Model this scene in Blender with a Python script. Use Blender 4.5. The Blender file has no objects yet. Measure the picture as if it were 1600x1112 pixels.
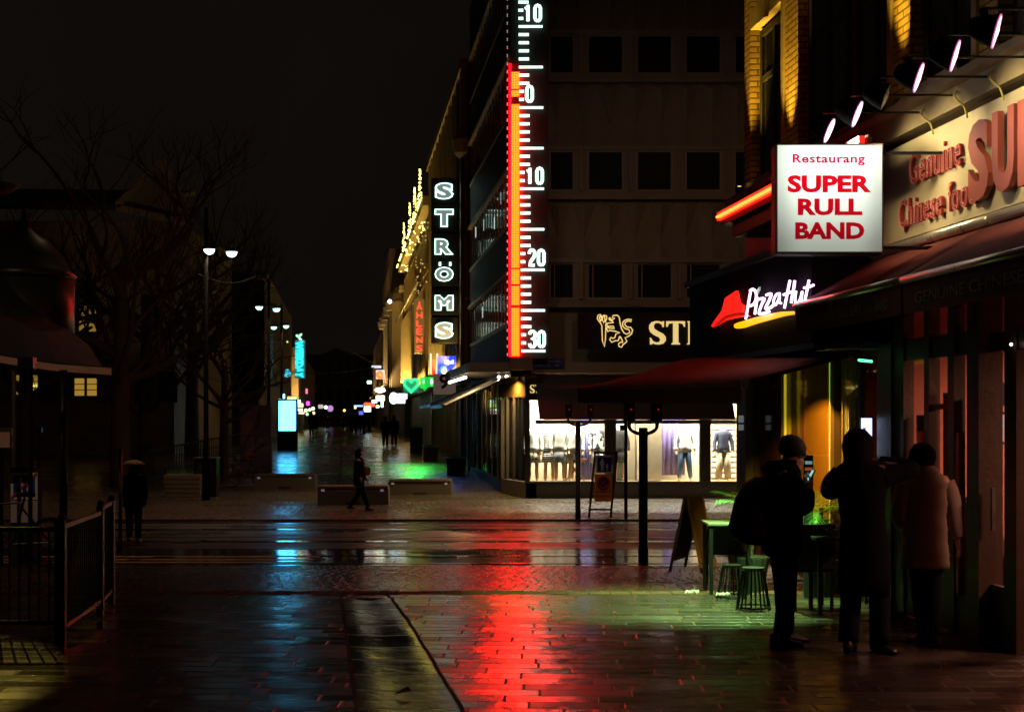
import bpy, bmesh, math, random
from mathutils import Vector, Matrix
random.seed(7)
C = bpy.context.scene.collection
F = 2222.0; H = 1.9; SL = 0.117
def R(a): return math.radians(a)

# ---------------------------------------------------------------- camera, world, exposure
cam_d = bpy.data.cameras.new('camera'); cam = bpy.data.objects.new('camera', cam_d); C.objects.link(cam)
cam.location = (0, 0, H); cam.rotation_euler = (R(90), 0, 0)
cam_d.sensor_width = 36.0; cam_d.lens = 36.0 * F / 1600.0; cam_d.shift_y = 92.0 / 1600.0
cam_d.clip_start = 0.1; cam_d.clip_end = 2000
cam_d.dof.use_dof = True; cam_d.dof.focus_distance = 23.0; cam_d.dof.aperture_fstop = 4.0
S = bpy.context.scene; S.camera = cam
w = bpy.data.worlds.new('World'); S.world = w; w.use_nodes = True
nt = w.node_tree; bg = nt.nodes['Background']
# night sky: orange-brown city glow, a little brighter towards the horizon
tc = nt.nodes.new('ShaderNodeTexCoord'); sp = nt.nodes.new('ShaderNodeSeparateXYZ'); cr = nt.nodes.new('ShaderNodeValToRGB')
nt.links.new(tc.outputs['Generated'], sp.inputs[0]); nt.links.new(sp.outputs['Z'], cr.inputs[0]); nt.links.new(cr.outputs[0], bg.inputs[0])
cr.color_ramp.elements[0].position = 0.0; cr.color_ramp.elements[0].color = (.0052, .0037, .0029, 1)
cr.color_ramp.elements[1].position = 0.5; cr.color_ramp.elements[1].color = (.0034, .0026, .0020, 1)
nzs = nt.nodes.new('ShaderNodeTexNoise'); nzs.inputs['Scale'].default_value = 2.2; nzs.inputs['Detail'].default_value = 5; nt.links.new(tc.outputs['Generated'], nzs.inputs[0])
mrs = nt.nodes.new('ShaderNodeMapRange'); nt.links.new(nzs.outputs[0], mrs.inputs[0]); mrs.inputs[1].default_value = .3; mrs.inputs[2].default_value = .7; mrs.inputs[3].default_value = .75; mrs.inputs[4].default_value = 1.3; nt.links.new(mrs.outputs[0], bg.inputs[1])
S.view_settings.view_transform = 'Standard'; S.view_settings.look = 'None'; S.view_settings.exposure = 0; S.view_settings.gamma = 1
S.cycles.use_denoising = True
S.cycles.max_bounces = 6; S.cycles.diffuse_bounces = 2; S.cycles.glossy_bounces = 3; S.cycles.transmission_bounces = 4; S.cycles.transparent_max_bounces = 8
S.cycles.sample_clamp_indirect = 4.0; S.cycles.caustics_reflective = False; S.cycles.caustics_refractive = False

# ---------------------------------------------------------------- geometry helpers
def G(y):
    pts = [(-50, 0), (13, 0), (32, -.5), (42, -.5), (77, .2), (2000, .2)]
    for (a, za), (b, zb) in zip(pts, pts[1:]):
        if y <= b:
            return za + (zb - za) * (y - a) / (b - a)
    return .2
def P(px, py, y): return Vector(((px - 800) * y / F, y, H + (648 - py) * y / F))
def gp(px, py):
    y = 3.0
    while y < 400:
        if H - (py - 648) * y / F <= G(y): break
        y += .02
    return Vector(((px - 800) * y / F, y, G(y)))
def ky(px, K): return K / ((px - 800) / F + SL)       # distance at which a street-parallel plane is crossed
def KP(px, py, K): return P(px, py, ky(px, K))
KR, KS, KF, KL = 5.343, 4.742, 4.62, -5.6

class MB:
    def __init__(s): s.v = []; s.f = []; s.m = []; s.cur = 0
    def quad(s, *p):
        n = len(s.v); s.v += [tuple(q) for q in p]; s.f.append(tuple(range(n, n + len(p)))); s.m.append(s.cur); return s
    def hexa(s, p):
        n = len(s.v); s.v += [tuple(q) for q in p]
        for f in ((0,3,2,1),(4,5,6,7),(0,1,5,4),(1,2,6,5),(2,3,7,6),(3,0,4,7)):
            s.f.append(tuple(n + i for i in f)); s.m.append(s.cur)
        return s
    def box(s, x0, x1, y0, y1, z0, z1):
        return s.hexa([(x0,y0,z0),(x1,y0,z0),(x1,y1,z0),(x0,y1,z0),(x0,y0,z1),(x1,y0,z1),(x1,y1,z1),(x0,y1,z1)])
    def sbox(s, K, y0, y1, d0, d1, z0, z1):            # box whose long side follows the street; d measured towards -X
        q = lambda y, d: (K - SL * y - d, y)
        a, b, c, e = q(y0, d1), q(y0, d0), q(y1, d0), q(y1, d1)
        return s.hexa([(*a,z0),(*b,z0),(*c,z0),(*e,z0),(*a,z1),(*b,z1),(*c,z1),(*e,z1)])
    def bar(s, a, b, wd, ht):
        a = Vector(a); b = Vector(b); d = (b - a).normalized(); u = Vector((0,0,1)) if abs(d.z) < .9 else Vector((0,1,0))
        r = d.cross(u).normalized() * wd / 2; t = r.cross(d).normalized() * ht / 2
        return s.hexa([a-r-t, a+r-t, b+r-t, b-r-t, a-r+t, a+r+t, b+r+t, b-r+t])
    def tube(s, pts, r, n=8, closed=False, cap=True):
        pts = [Vector(p) for p in pts]; m = len(pts); rr = r if isinstance(r, (list, tuple)) else [r] * m; base = len(s.v)
        prev = None
        for i, p in enumerate(pts):
            if closed: d = pts[(i+1) % m] - pts[i-1]
            else: d = pts[min(i+1, m-1)] - pts[max(i-1, 0)]
            if d.length < 1e-9: d = Vector((0,0,1))
            d.normalize()
            if prev is None:
                u = Vector((0,0,1)) if abs(d.z) < .9 else Vector((0,1,0)); a = d.cross(u).normalized()
            else:
                a = prev - d * prev.dot(d)
                if a.length < 1e-6: a = d.orthogonal()
                a.normalize()
            prev = a; b = d.cross(a)
            for k in range(n):
                t = 2 * math.pi * k / n; s.v.append(tuple(p + a * math.cos(t) * rr[i] + b * math.sin(t) * rr[i]))
        for i in range(m if closed else m - 1):
            j = (i + 1) % m
            for k in range(n):
                l = (k + 1) % n; s.f.append((base+i*n+k, base+i*n+l, base+j*n+l, base+j*n+k)); s.m.append(s.cur)
        if cap and not closed:
            s.f.append(tuple(base + k for k in reversed(range(n)))); s.f.append(tuple(base + (m-1)*n + k for k in range(n))); s.m += [s.cur] * 2
        return s
    def loft(s, rings, n=20, cap=True, pw=1.0):        # rings: (cx, cy, cz, rx, ry)
        base = len(s.v)
        for (cx, cy, cz, rx, ry) in rings:
            for k in range(n):
                t = 2 * math.pi * k / n; c, q = math.cos(t), math.sin(t)
                s.v.append((cx + rx * math.copysign(abs(c) ** pw, c), cy + ry * math.copysign(abs(q) ** pw, q), cz))
        for i in range(len(rings) - 1):
            for k in range(n):
                l = (k + 1) % n; s.f.append((base+i*n+k, base+i*n+l, base+(i+1)*n+l, base+(i+1)*n+k)); s.m.append(s.cur)
        if cap:
            s.f.append(tuple(base + k for k in reversed(range(n)))); s.f.append(tuple(base + (len(rings)-1)*n + k for k in range(n))); s.m += [s.cur] * 2
        return s
    def prism(s, poly, off):                            # planar polygon (3-D points) swept by vector off
        off = Vector(off); n = len(s.v); m = len(poly)
        s.v += [tuple(p) for p in poly] + [tuple(Vector(p) + off) for p in poly]
        s.f.append(tuple(range(n, n+m))); s.f.append(tuple(reversed(range(n+m, n+2*m)))); s.m += [s.cur] * 2
        for i in range(m):
            j = (i + 1) % m; s.f.append((n+i, n+m+i, n+m+j, n+j)); s.m.append(s.cur)
        return s
    def ball(s, c, r, n=6, mr=4):
        rg = []
        for i in range(mr + 1):
            t = math.pi * i / mr; q = max(math.sin(t), .02) * r
            rg.append((c[0], c[1], c[2] - math.cos(t) * r, q, q))
        return s.loft(rg, n)
    def build(s, name, m, parent=None, smooth=False, bevel=0.0, loc=None):
        me = bpy.data.meshes.new(name); me.from_pydata(s.v, [], s.f)
        for mm in (m if isinstance(m, (list, tuple)) else [m]): me.materials.append(mm)
        me.polygons.foreach_set('material_index', s.m)
        bm = bmesh.new(); bm.from_mesh(me); bmesh.ops.recalc_face_normals(bm, faces=bm.faces); bm.to_mesh(me); bm.free()
        if smooth: me.polygons.foreach_set('use_smooth', [True] * len(me.polygons))
        me.update()
        o = bpy.data.objects.new(name, me); C.objects.link(o)
        if parent: o.parent = parent; o.matrix_parent_inverse = Matrix.Translation(-parent.location)
        if bevel:
            b = o.modifiers.new('b', 'BEVEL'); b.width = bevel; b.segments = 2; b.limit_method = 'ANGLE'; b.harden_normals = False
        return o
def tag(o, label=None, cat=None, group=None, kind=None):
    if label: o['label'] = label
    if cat: o['category'] = cat
    if group: o['group'] = group
    if kind: o['kind'] = kind
    return o
def thing(name, loc, label, cat, group=None):
    o = bpy.data.objects.new(name, None); C.objects.link(o); o.location = loc; o.empty_display_size = .2
    return tag(o, label, cat, group)
def smooth_path(pts, k=4):
    pts = [Vector(p) for p in pts]; out = []
    for i in range(len(pts) - 1):
        p0, p1, p2, p3 = pts[max(i-1,0)], pts[i], pts[i+1], pts[min(i+2, len(pts)-1)]
        for j in range(k):
            t = j / k
            out.append(.5 * ((2*p1) + (p2-p0)*t + (2*p0-5*p1+4*p2-p3)*t*t + (3*p1-p0-3*p2+p3)*t*t*t))
    out.append(pts[-1]); return out

# ---------------------------------------------------------------- materials
def new_mat(name):
    m = bpy.data.materials.new(name); m.use_nodes = True
    return m, m.node_tree, m.node_tree.nodes['Principled BSDF']
def N(nt, t, **kw):
    n = nt.nodes.new(t)
    for k, v in kw.items(): setattr(n, k, v)
    return n
def surf(name, col, rough=.6, metal=0, var=.25, scale=6.0, bump=.0, bscale=None, spec=.5, coat=0, streak=False):
    m, nt, b = new_mat(name)
    tc = N(nt, 'ShaderNodeTexCoord'); mp = N(nt, 'ShaderNodeMapping'); nt.links.new(tc.outputs['Object'], mp.inputs[0])
    if streak: mp.inputs['Scale'].default_value = (1, 1, .12)
    nz = N(nt, 'ShaderNodeTexNoise'); nz.inputs['Scale'].default_value = scale; nz.inputs['Detail'].default_value = 6
    nt.links.new(mp.outputs[0], nz.inputs[0])
    mx = N(nt, 'ShaderNodeMix', data_type='RGBA'); nt.links.new(nz.outputs[0], mx.inputs[0])
    mx.inputs[6].default_value = tuple(c * (1 - var) for c in col) + (1,); mx.inputs[7].default_value = tuple(min(1, c * (1 + var)) for c in col) + (1,)
    nt.links.new(mx.outputs[2], b.inputs['Base Color'])
    mr = N(nt, 'ShaderNodeMapRange'); nt.links.new(nz.outputs[0], mr.inputs[0]); mr.inputs[3].default_value = max(.02, rough - .1); mr.inputs[4].default_value = min(1, rough + .12)
    nt.links.new(mr.outputs[0], b.inputs['Roughness'])
    b.inputs['Metallic'].default_value = metal; b.inputs['Specular IOR Level'].default_value = spec; b.inputs['Coat Weight'].default_value = coat
    if bump:
        n2 = N(nt, 'ShaderNodeTexNoise'); n2.inputs['Scale'].default_value = bscale or scale * 4; n2.inputs['Detail'].default_value = 4; nt.links.new(tc.outputs['Object'], n2.inputs[0])
        bp = N(nt, 'ShaderNodeBump'); bp.inputs['Strength'].default_value = bump; bp.inputs['Distance'].default_value = .02
        nt.links.new(n2.outputs[0], bp.inputs['Height']); nt.links.new(bp.outputs[0], b.inputs['Normal'])
    return m
def glow(name, col, s, base=(.6, .6, .6), rough=.4):
    m, nt, b = new_mat(name)
    b.inputs['Base Color'].default_value = (*base, 1); b.inputs['Roughness'].default_value = rough
    b.inputs['Emission Color'].default_value = (*col, 1); b.inputs['Emission Strength'].default_value = s
    return m
def glass(name, tint=(.9,.95,.95), rough=.02, mixf=.12):
    m, nt, b = new_mat(name); nt.nodes.remove(b)
    g = N(nt, 'ShaderNodeBsdfGlossy'); g.inputs[0].default_value = (.9,.9,.9,1); g.inputs['Roughness'].default_value = rough
    t = N(nt, 'ShaderNodeBsdfTransparent'); t.inputs[0].default_value = (*tint, 1)
    lw = N(nt, 'ShaderNodeLayerWeight'); lw.inputs[0].default_value = .5; fr = N(nt, 'ShaderNodeMath', operation='POWER'); fr.inputs[1].default_value = 4.5; nt.links.new(lw.outputs['Facing'], fr.inputs[0])
    ad = N(nt, 'ShaderNodeMath', operation='MULTIPLY_ADD'); ad.inputs[1].default_value = .5; ad.inputs[2].default_value = mixf * .2
    nt.links.new(fr.outputs[0], ad.inputs[0])
    mx = N(nt, 'ShaderNodeMixShader'); nt.links.new(ad.outputs[0], mx.inputs[0]); nt.links.new(t.outputs[0], mx.inputs[1]); nt.links.new(g.outputs[0], mx.inputs[2])
    nt.links.new(mx.outputs[0], nt.nodes['Material Output'].inputs[0]); return m
def brick(name, c1, c2, mortar, bw=.25, rh=.075, ms=.012, rough=.75, bump=.6):
    m, nt, b = new_mat(name)
    gm = N(nt, 'ShaderNodeNewGeometry'); sx = N(nt, 'ShaderNodeSeparateXYZ'); nt.links.new(gm.outputs['Position'], sx.inputs[0])
    a = N(nt, 'ShaderNodeMath', operation='ADD'); nt.links.new(sx.outputs[0], a.inputs[0]); nt.links.new(sx.outputs[1], a.inputs[1])
    cb = N(nt, 'ShaderNodeCombineXYZ'); nt.links.new(a.outputs[0], cb.inputs[0]); nt.links.new(sx.outputs[2], cb.inputs[1])
    br = N(nt, 'ShaderNodeTexBrick'); br.inputs['Scale'].default_value = 1; br.inputs['Brick Width'].default_value = bw; br.inputs['Row Height'].default_value = rh
    br.inputs['Mortar Size'].default_value = ms; br.inputs['Mortar Smooth'].default_value = .3
    br.inputs['Color1'].default_value = (*c1,1); br.inputs['Color2'].default_value = (*c2,1); br.inputs['Mortar'].default_value = (*mortar,1)
    nt.links.new(cb.outputs[0], br.inputs[0]); nt.links.new(br.outputs[0], b.inputs['Base Color']); b.inputs['Roughness'].default_value = rough
    bp = N(nt, 'ShaderNodeBump', invert=True); bp.inputs['Strength'].default_value = bump; bp.inputs['Distance'].default_value = .015
    nt.links.new(br.outputs['Fac'], bp.inputs['Height']); nt.links.new(bp.outputs[0], b.inputs['Normal']); return m
def paving(name, tw, th, col, rough, joint=.012, tilt=.03, rvar=.1, shear=0.0, var=.35, fine=.15, wet=.5, stag=.5, grain=60, ioru=1.45):
    """wet stone slabs: rows of length tw, depth th; each slab has its own slight tilt, shade and polish; puddles smooth it out"""
    m, nt, b = new_mat(name); L = nt.links
    def M(op, a, c=None, d=None):
        n = N(nt, 'ShaderNodeMath', operation=op)
        for i, x in enumerate((a, c, d)):
            if x is None: continue
            if isinstance(x, (int, float)): n.inputs[i].default_value = x
            else: L.new(x, n.inputs[i])
        return n.outputs[0]
    gm = N(nt, 'ShaderNodeNewGeometry'); sx = N(nt, 'ShaderNodeSeparateXYZ'); L.new(gm.outputs['Position'], sx.inputs[0])
    wob = N(nt, 'ShaderNodeTexNoise'); wob.inputs['Scale'].default_value = .9; L.new(gm.outputs['Position'], wob.inputs[0])
    X = M('ADD', sx.outputs[0], M('MULTIPLY', sx.outputs[1], shear)); Yw = M('ADD', M('ADD', sx.outputs[1], M('MULTIPLY', sx.outputs[0], -shear)), M('MULTIPLY', wob.outputs[0], th * .25))
    yr = M('DIVIDE', Yw, th); row = M('FLOOR', yr); fy = M('FRACT', yr)
    wn1 = N(nt, 'ShaderNodeTexWhiteNoise', noise_dimensions='1D'); L.new(row, wn1.inputs['W'])
    xr = M('ADD', M('DIVIDE', X, tw), M('MULTIPLY', wn1.outputs['Value'], stag * 2)); col_ = M('FLOOR', xr); fx = M('FRACT', xr)
    idv = N(nt, 'ShaderNodeCombineXYZ'); L.new(row, idv.inputs[0]); L.new(col_, idv.inputs[1])
    wn = N(nt, 'ShaderNodeTexWhiteNoise', noise_dimensions='3D'); L.new(idv.outputs[0], wn.inputs['Vector'])
    ex = M('MULTIPLY', M('SUBTRACT', .5, M('ABSOLUTE', M('SUBTRACT', fx, .5))), tw)
    ey = M('MULTIPLY', M('SUBTRACT', .5, M('ABSOLUTE', M('SUBTRACT', fy, .5))), th)
    ed = M('MINIMUM', ex, ey)
    jn = N(nt, 'ShaderNodeMapRange', interpolation_type='SMOOTHSTEP'); L.new(ed, jn.inputs[0]); jn.inputs[1].default_value = joint * .3; jn.inputs[2].default_value = joint * 1.3   # 0 joint .. 1 slab
    # large wet patches
    pn = N(nt, 'ShaderNodeTexNoise'); pn.inputs['Scale'].default_value = .55; pn.inputs['Detail'].default_value = 5; L.new(gm.outputs['Position'], pn.inputs[0])
    pr = N(nt, 'ShaderNodeMapRange', interpolation_type='SMOOTHSTEP'); L.new(pn.outputs[0], pr.inputs[0]); pr.inputs[1].default_value = .42; pr.inputs[2].default_value = .68
    gn = N(nt, 'ShaderNodeTexNoise'); gn.inputs['Scale'].default_value = grain; gn.inputs['Detail'].default_value = 3; L.new(gm.outputs['Position'], gn.inputs[0])
    # colour
    cv = M('ADD', 1 - var * .6, M('MULTIPLY', wn.outputs['Value'], var)); cv = M('MULTIPLY', cv, M('ADD', .8, M('MULTIPLY', gn.outputs[0], .4)))
    cv = M('MULTIPLY', cv, M('ADD', .35, M('MULTIPLY', jn.outputs[0], .65)))
    vm = N(nt, 'ShaderNodeVectorMath', operation='SCALE'); vm.inputs[0].default_value = col; L.new(cv, vm.inputs['Scale']); L.new(vm.outputs[0], b.inputs['Base Color'])
    # roughness: slab value, lower where water stands
    sxw = N(nt, 'ShaderNodeSeparateXYZ'); L.new(wn.outputs['Color'], sxw.inputs[0])
    rg = M('ADD', rough - rvar * .5, M('MULTIPLY', sxw.outputs[2], rvar))
    rg = M('MULTIPLY', rg, M('SUBTRACT', 1.0, M('MULTIPLY', pr.outputs[0], wet)))
    rg = M('ADD', rg, M('MULTIPLY', M('SUBTRACT', 1.0, jn.outputs[0]), .25)); L.new(rg, b.inputs['Roughness'])
    b.inputs['IOR'].default_value = ioru
    # normal
    hg = M('ADD', M('MULTIPLY', jn.outputs[0], .006), M('MULTIPLY', gn.outputs[0], fine * .01)); hg = M('ADD', hg, M('MULTIPLY', wn.outputs['Value'], .004))
    un = N(nt, 'ShaderNodeTexNoise'); un.inputs['Scale'].default_value = 5; un.inputs['Detail'].default_value = 3; L.new(gm.outputs['Position'], un.inputs[0])
    hg = M('ADD', hg, M('MULTIPLY', un.outputs[0], .012 * fine / .15))
    bp = N(nt, 'ShaderNodeBump'); bp.inputs['Strength'].default_value = .55; bp.inputs['Distance'].default_value = 1.0; L.new(hg, bp.inputs['Height'])
    tl = N(nt, 'ShaderNodeVectorMath', operation='SUBTRACT'); L.new(wn.outputs['Color'], tl.inputs[0]); tl.inputs[1].default_value = (.5,.5,.5)
    ts = N(nt, 'ShaderNodeVectorMath', operation='MULTIPLY'); L.new(tl.outputs[0], ts.inputs[0]); ts.inputs[1].default_value = (tilt * 1.1, tilt, 0)
    ta = N(nt, 'ShaderNodeVectorMath', operation='ADD'); L.new(bp.outputs[0], ta.inputs[0]); L.new(ts.outputs[0], ta.inputs[1])
    tn = N(nt, 'ShaderNodeVectorMath', operation='NORMALIZE'); L.new(ta.outputs[0], tn.inputs[0]); L.new(tn.outputs[0], b.inputs['Normal'])
    return m

M_ = {}
M_['dark_metal'] = surf('dark_metal', (.02,.02,.022), .35, .6, bump=.05)
M_['grey_metal'] = surf('grey_metal', (.25,.25,.26), .35, .8, bump=.05)
M_['rail_steel'] = surf('rail_steel', (.35,.33,.3), .18, 1)
M_['pole_black'] = surf('pole_black', (.005,.005,.005), .95, spec=0)
M_['black'] = surf('black_panel', (.012,.012,.013), .3)
M_['matt_black'] = surf('matt_black', (.015,.014,.014), .8)
M_['concrete'] = surf('concrete', (.1,.08,.06), .75, bump=.3, scale=3)
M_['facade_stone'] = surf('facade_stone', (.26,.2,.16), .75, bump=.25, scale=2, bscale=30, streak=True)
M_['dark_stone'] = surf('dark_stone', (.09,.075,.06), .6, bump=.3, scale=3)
M_['stucco'] = surf('stucco', (.3,.24,.16), .8, bump=.3, scale=2, streak=True)
M_['bronze'] = surf('bronze_panel', (.32,.2,.08), .35, .7, scale=2)
M_['wood_old'] = surf('wood_old', (.14,.08,.045), .6, bump=.4, scale=8, streak=True)
M_['tile_roof'] = surf('tile_roof', (.05,.035,.035), .6, bump=.4, scale=20)
M_['window_dark'] = surf('window_dark', (.012,.012,.012), .08, var=.1, spec=.8)
M_['dull_pane'] = surf('dull_pane', (.012,.011,.01), .55, var=.3, scale=1.5, spec=.12)
M_['side_pane'] = surf('side_pane', (.01,.01,.01), .1, var=.1, scale=.5, spec=.6, bump=.04, bscale=3)
M_['frame_dark'] = surf('frame_dark', (.05,.04,.03), .5)
M_['frame_beige'] = surf('frame_beige', (.3,.24,.17), .55, streak=True)
M_['glass'] = glass('shop_glass')
M_['glass_side'] = glass('side_glass', (.5,.55,.55), .03, .5)
M_['red_fabric'] = surf('red_awning_fabric', (.17,.028,.022), .85, scale=3, bump=.15, streak=True)
M_['dark_red_fabric'] = surf('dark_red_fabric', (.16,.025,.025), .8, scale=3, bump=.15)
M_['black_fabric'] = surf('black_fabric', (.02,.017,.016), .85, bump=.2, scale=5)
M_['yellow_brick'] = brick('yellow_brick', (.5,.33,.1), (.36,.22,.06), (.1,.07,.03))
M_['stone_trim'] = surf('stone_trim', (.34,.27,.15), .7, bump=.3, scale=4, streak=True)
M_['green_leaf'] = surf('green_leaf', (.1,.28,.06), .45, var=.4)
M_['bark'] = surf('bark', (.05,.032,.022), .85, bump=.6, scale=14)
M_['skin'] = surf('skin', (.45,.25,.18), .55, var=.08)
M_['hair'] = surf('hair', (.008,.006,.005), .7, spec=.1, bump=.4, scale=30)
M_['coat_black'] = surf('coat_black', (.006,.006,.007), .95, bump=.3, scale=14, spec=.05)
M_['jeans'] = surf('dark_jeans', (.01,.013,.02), .9, bump=.3, scale=20, spec=.08)
M_['coat_beige'] = surf('quilted_coat', (.26,.19,.155), .8, bump=.5, scale=3, bscale=7, spec=.2)
M_['shoe'] = surf('shoe', (.012,.011,.01), .4)
M_['white_paint'] = surf('white_paint', (.75,.74,.7), .45, var=.08)
M_['planter_wood'] = surf('planter_wood', (.17,.13,.085), .7, bump=.4, scale=10)

def G_text(body, origin, right, up, wd, ht, mat, name='lettering', parent=None, depth=.01, bold=0.0, outline=0.0, lsp=1.0, align=0):
    """writing as real geometry: fitted to wd x ht, lower left corner at origin, in the plane right/up"""
    cu = bpy.data.curves.new('t', 'FONT'); cu.body = body; cu.size = 1; cu.space_character = lsp; cu.offset = bold; cu.resolution_u = 3
    if align: cu.align_x = 'CENTER'
    if outline:
        cu.fill_mode = 'NONE'; cu.bevel_depth = outline; cu.bevel_resolution = 1
    ob = bpy.data.objects.new('t', cu); C.objects.link(ob)
    dg = bpy.context.evaluated_depsgraph_get(); me = bpy.data.meshes.new_from_object(ob.evaluated_get(dg), depsgraph=dg)
    C.objects.unlink(ob); bpy.data.objects.remove(ob); bpy.data.curves.remove(cu)
    xs = [v.co.x for v in me.vertices]; ys = [v.co.y for v in me.vertices]
    x0, x1, y0, y1 = min(xs), max(xs), min(ys), max(ys); sx = wd / (x1 - x0); sy = ht / (y1 - y0)
    right = Vector(right).normalized(); up = Vector(up).normalized(); nrm = right.cross(up).normalized(); origin = Vector(origin)
    if not outline:
        bm = bmesh.new(); bm.from_mesh(me)
        r = bmesh.ops.extrude_face_region(bm, geom=bm.faces[:]); 
        for v in [g for g in r['geom'] if isinstance(g, bmesh.types.BMVert)]: v.co.z += 1.0
        bmesh.ops.recalc_face_normals(bm, faces=bm.faces); bm.to_mesh(me); bm.free(); zs = depth
    else: zs = (sx + sy) / 2
    for v in me.vertices:
        c = v.co.copy(); v.co = origin + right * (c.x - x0) * sx + up * (c.y - y0) * sy + nrm * c.z * zs
    me.materials.clear(); me.materials.append(mat); me.name = name; me.polygons.foreach_set('use_smooth', [False] * len(me.polygons))
    o = bpy.data.objects.new(name, me); C.objects.link(o)
    if parent: o.parent = parent; o.matrix_parent_inverse = Matrix.Translation(-parent.location)
    return o
SV = Vector((-SL, 1, 0)).normalized()                  # street direction, away from us
def area_light(name, loc, target, size, energy, col, size_y=None, parent=None, spread=180):
    d = bpy.data.lights.new(name, 'AREA'); d.energy = energy; d.color = col; d.size = size; d.spread = R(spread)
    if size_y: d.shape = 'RECTANGLE'; d.size_y = size_y
    o = bpy.data.objects.new(name, d); C.objects.link(o); o.location = loc
    o.rotation_euler = (Vector(target) - Vector(loc)).to_track_quat('-Z', 'Y').to_euler()
    if parent: o.parent = parent; o.matrix_parent_inverse = Matrix.Translation(-parent.location)
    return o
def spot_light(name, loc, target, energy, col, ang=60, blend=.6, r=0, parent=None):
    d = bpy.data.lights.new(name, 'SPOT'); d.energy = energy; d.color = col; d.spot_size = R(ang); d.spot_blend = blend; d.shadow_soft_size = r
    o = bpy.data.objects.new(name, d); C.objects.link(o); o.location = loc
    o.rotation_euler = (Vector(target) - Vector(loc)).to_track_quat('-Z', 'Y').to_euler()
    if parent: o.parent = parent; o.matrix_parent_inverse = Matrix.Translation(-parent.location)
    return o

# ================================================================ GROUND
def sheet(name, x0f, x1f, ys, dz, m, kind='structure', nx=6):
    b = MB(); rows = []
    for y in ys:
        xa, xb = x0f(y), x1f(y); rows.append([(xa + (xb - xa) * i / nx, y, G(y) + dz) for i in range(nx + 1)])
    n = nx + 1
    for r in rows: b.v += r
    for i in range(len(rows) - 1):
        for k in range(nx): b.f.append((i*n+k, i*n+k+1, (i+1)*n+k+1, (i+1)*n+k)); b.m.append(0)
    o = b.build(name, m); tag(o, kind=kind); return o
def rng(a, b, n): return [a + (b - a) * i / n for i in range(n + 1)]
cst = lambda c: (lambda y: c)
M_['slabs'] = paving('wet_slabs', .62, .21, (.045,.032,.026), .25, joint=.009, tilt=.05, rvar=.16, fine=.19, wet=.25, shear=-.03)
M_['setts'] = paving('wet_setts', .16, .11, (.06,.038,.024), .25, joint=.012, tilt=.06, fine=.22, wet=.3)
M_['cobble'] = paving('wet_cobbles', .17, .14, (.12,.095,.065), .3, joint=.02, tilt=.12, fine=.3, wet=.4)
M_['side_slabs'] = paving('side_street_slabs', .5, .35, (.1,.075,.06), .24, joint=.008, tilt=.03, fine=.12, wet=.3)
M_['tram_bed'] = paving('tram_bed_concrete', 3.0, .48, (.06,.052,.045), .1, joint=.01, tilt=.012, rvar=.12, fine=.06, wet=.6, var=.2)
M_['track_setts'] = paving('track_setts', .22, .13, (.055,.042,.03), .17, joint=.01, tilt=.05, fine=.14, wet=.5)
M_['ground'] = surf('ground_earth', (.05,.04,.03), .7, bump=.3, scale=2)
ys_all = [-20, 0, 6, 13, 16, 19, 22, 25, 28, 32, 36, 42, 50, 60, 70, 77, 100, 150, 250, 400, 700]
sheet('ground', cst(-350), cst(350), ys_all, -.12, M_['ground'])
gl = lambda y: -1.8 - .137 * (y - 15.2); gr = lambda y: -1.32 - .161 * (y - 15.2)
EDGE = 15.62
sheet('pavement', cst(-16), lambda y: gl(y) - .03, rng(2, EDGE, 8), 0, M_['slabs'])
sheet('pavement', lambda y: gr(y) + .03, cst(9), rng(2, EDGE, 8), 0, M_['slabs'])
tail = sheet('pavement', gl, gr, rng(15.25, EDGE, 2), -.002, M_['slabs'])
# dished gutter
M_['gutter'] = paving('gutter_stone', 3.0, .62, (.022,.017,.02), .17, joint=.012, tilt=.02, fine=.08, wet=.4, stag=0, ioru=1.3)
b = MB(); ny, nx = 26, 10
for i in range(ny + 1):
    y = 2 + (15.25 - 2) * i / ny
    for k in range(nx + 1):
        t = k / nx; x = gl(y) - .03 + (gr(y) - gl(y) + .06) * t
        b.v.append((x, y, G(y) - .012 * math.sin(math.pi * t) ** 2 - .001))
for i in range(ny):
    for k in range(nx):
        a = i * (nx + 1) + k; b.f.append((a, a+1, a+nx+2, a+nx+1)); b.m.append(0)
g = b.build('gutter', M_['gutter'], smooth=True); tag(g, kind='structure')
M_['edge_stone'] = surf('edge_stone', (.1,.05,.035), .75, bump=.4, scale=9, spec=.1)
for fn, s in ((gl, -1), (gr, 1)):
    b = MB(); y = 2.0
    while y < 15.2:
        y2 = min(y + .24, 15.25); j = random.uniform(-.004, .004)
        x0, x1 = fn(y) + s*.03 + j, fn(y2 - .012) + s*.03 + j
        z = G(y) + .003 + random.uniform(0, .004)
        b.hexa([(x0-.013,y,z-.05),(x0+.013,y,z-.05),(x1+.013,y2-.012,z-.05),(x1-.013,y2-.012,z-.05),(x0-.013,y,z),(x0+.013,y,z),(x1+.013,y2-.012,z),(x1-.013,y2-.012,z)]); y = y2
    tag(b.build('gutter_edging', M_['edge_stone']), kind='structure')
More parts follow.
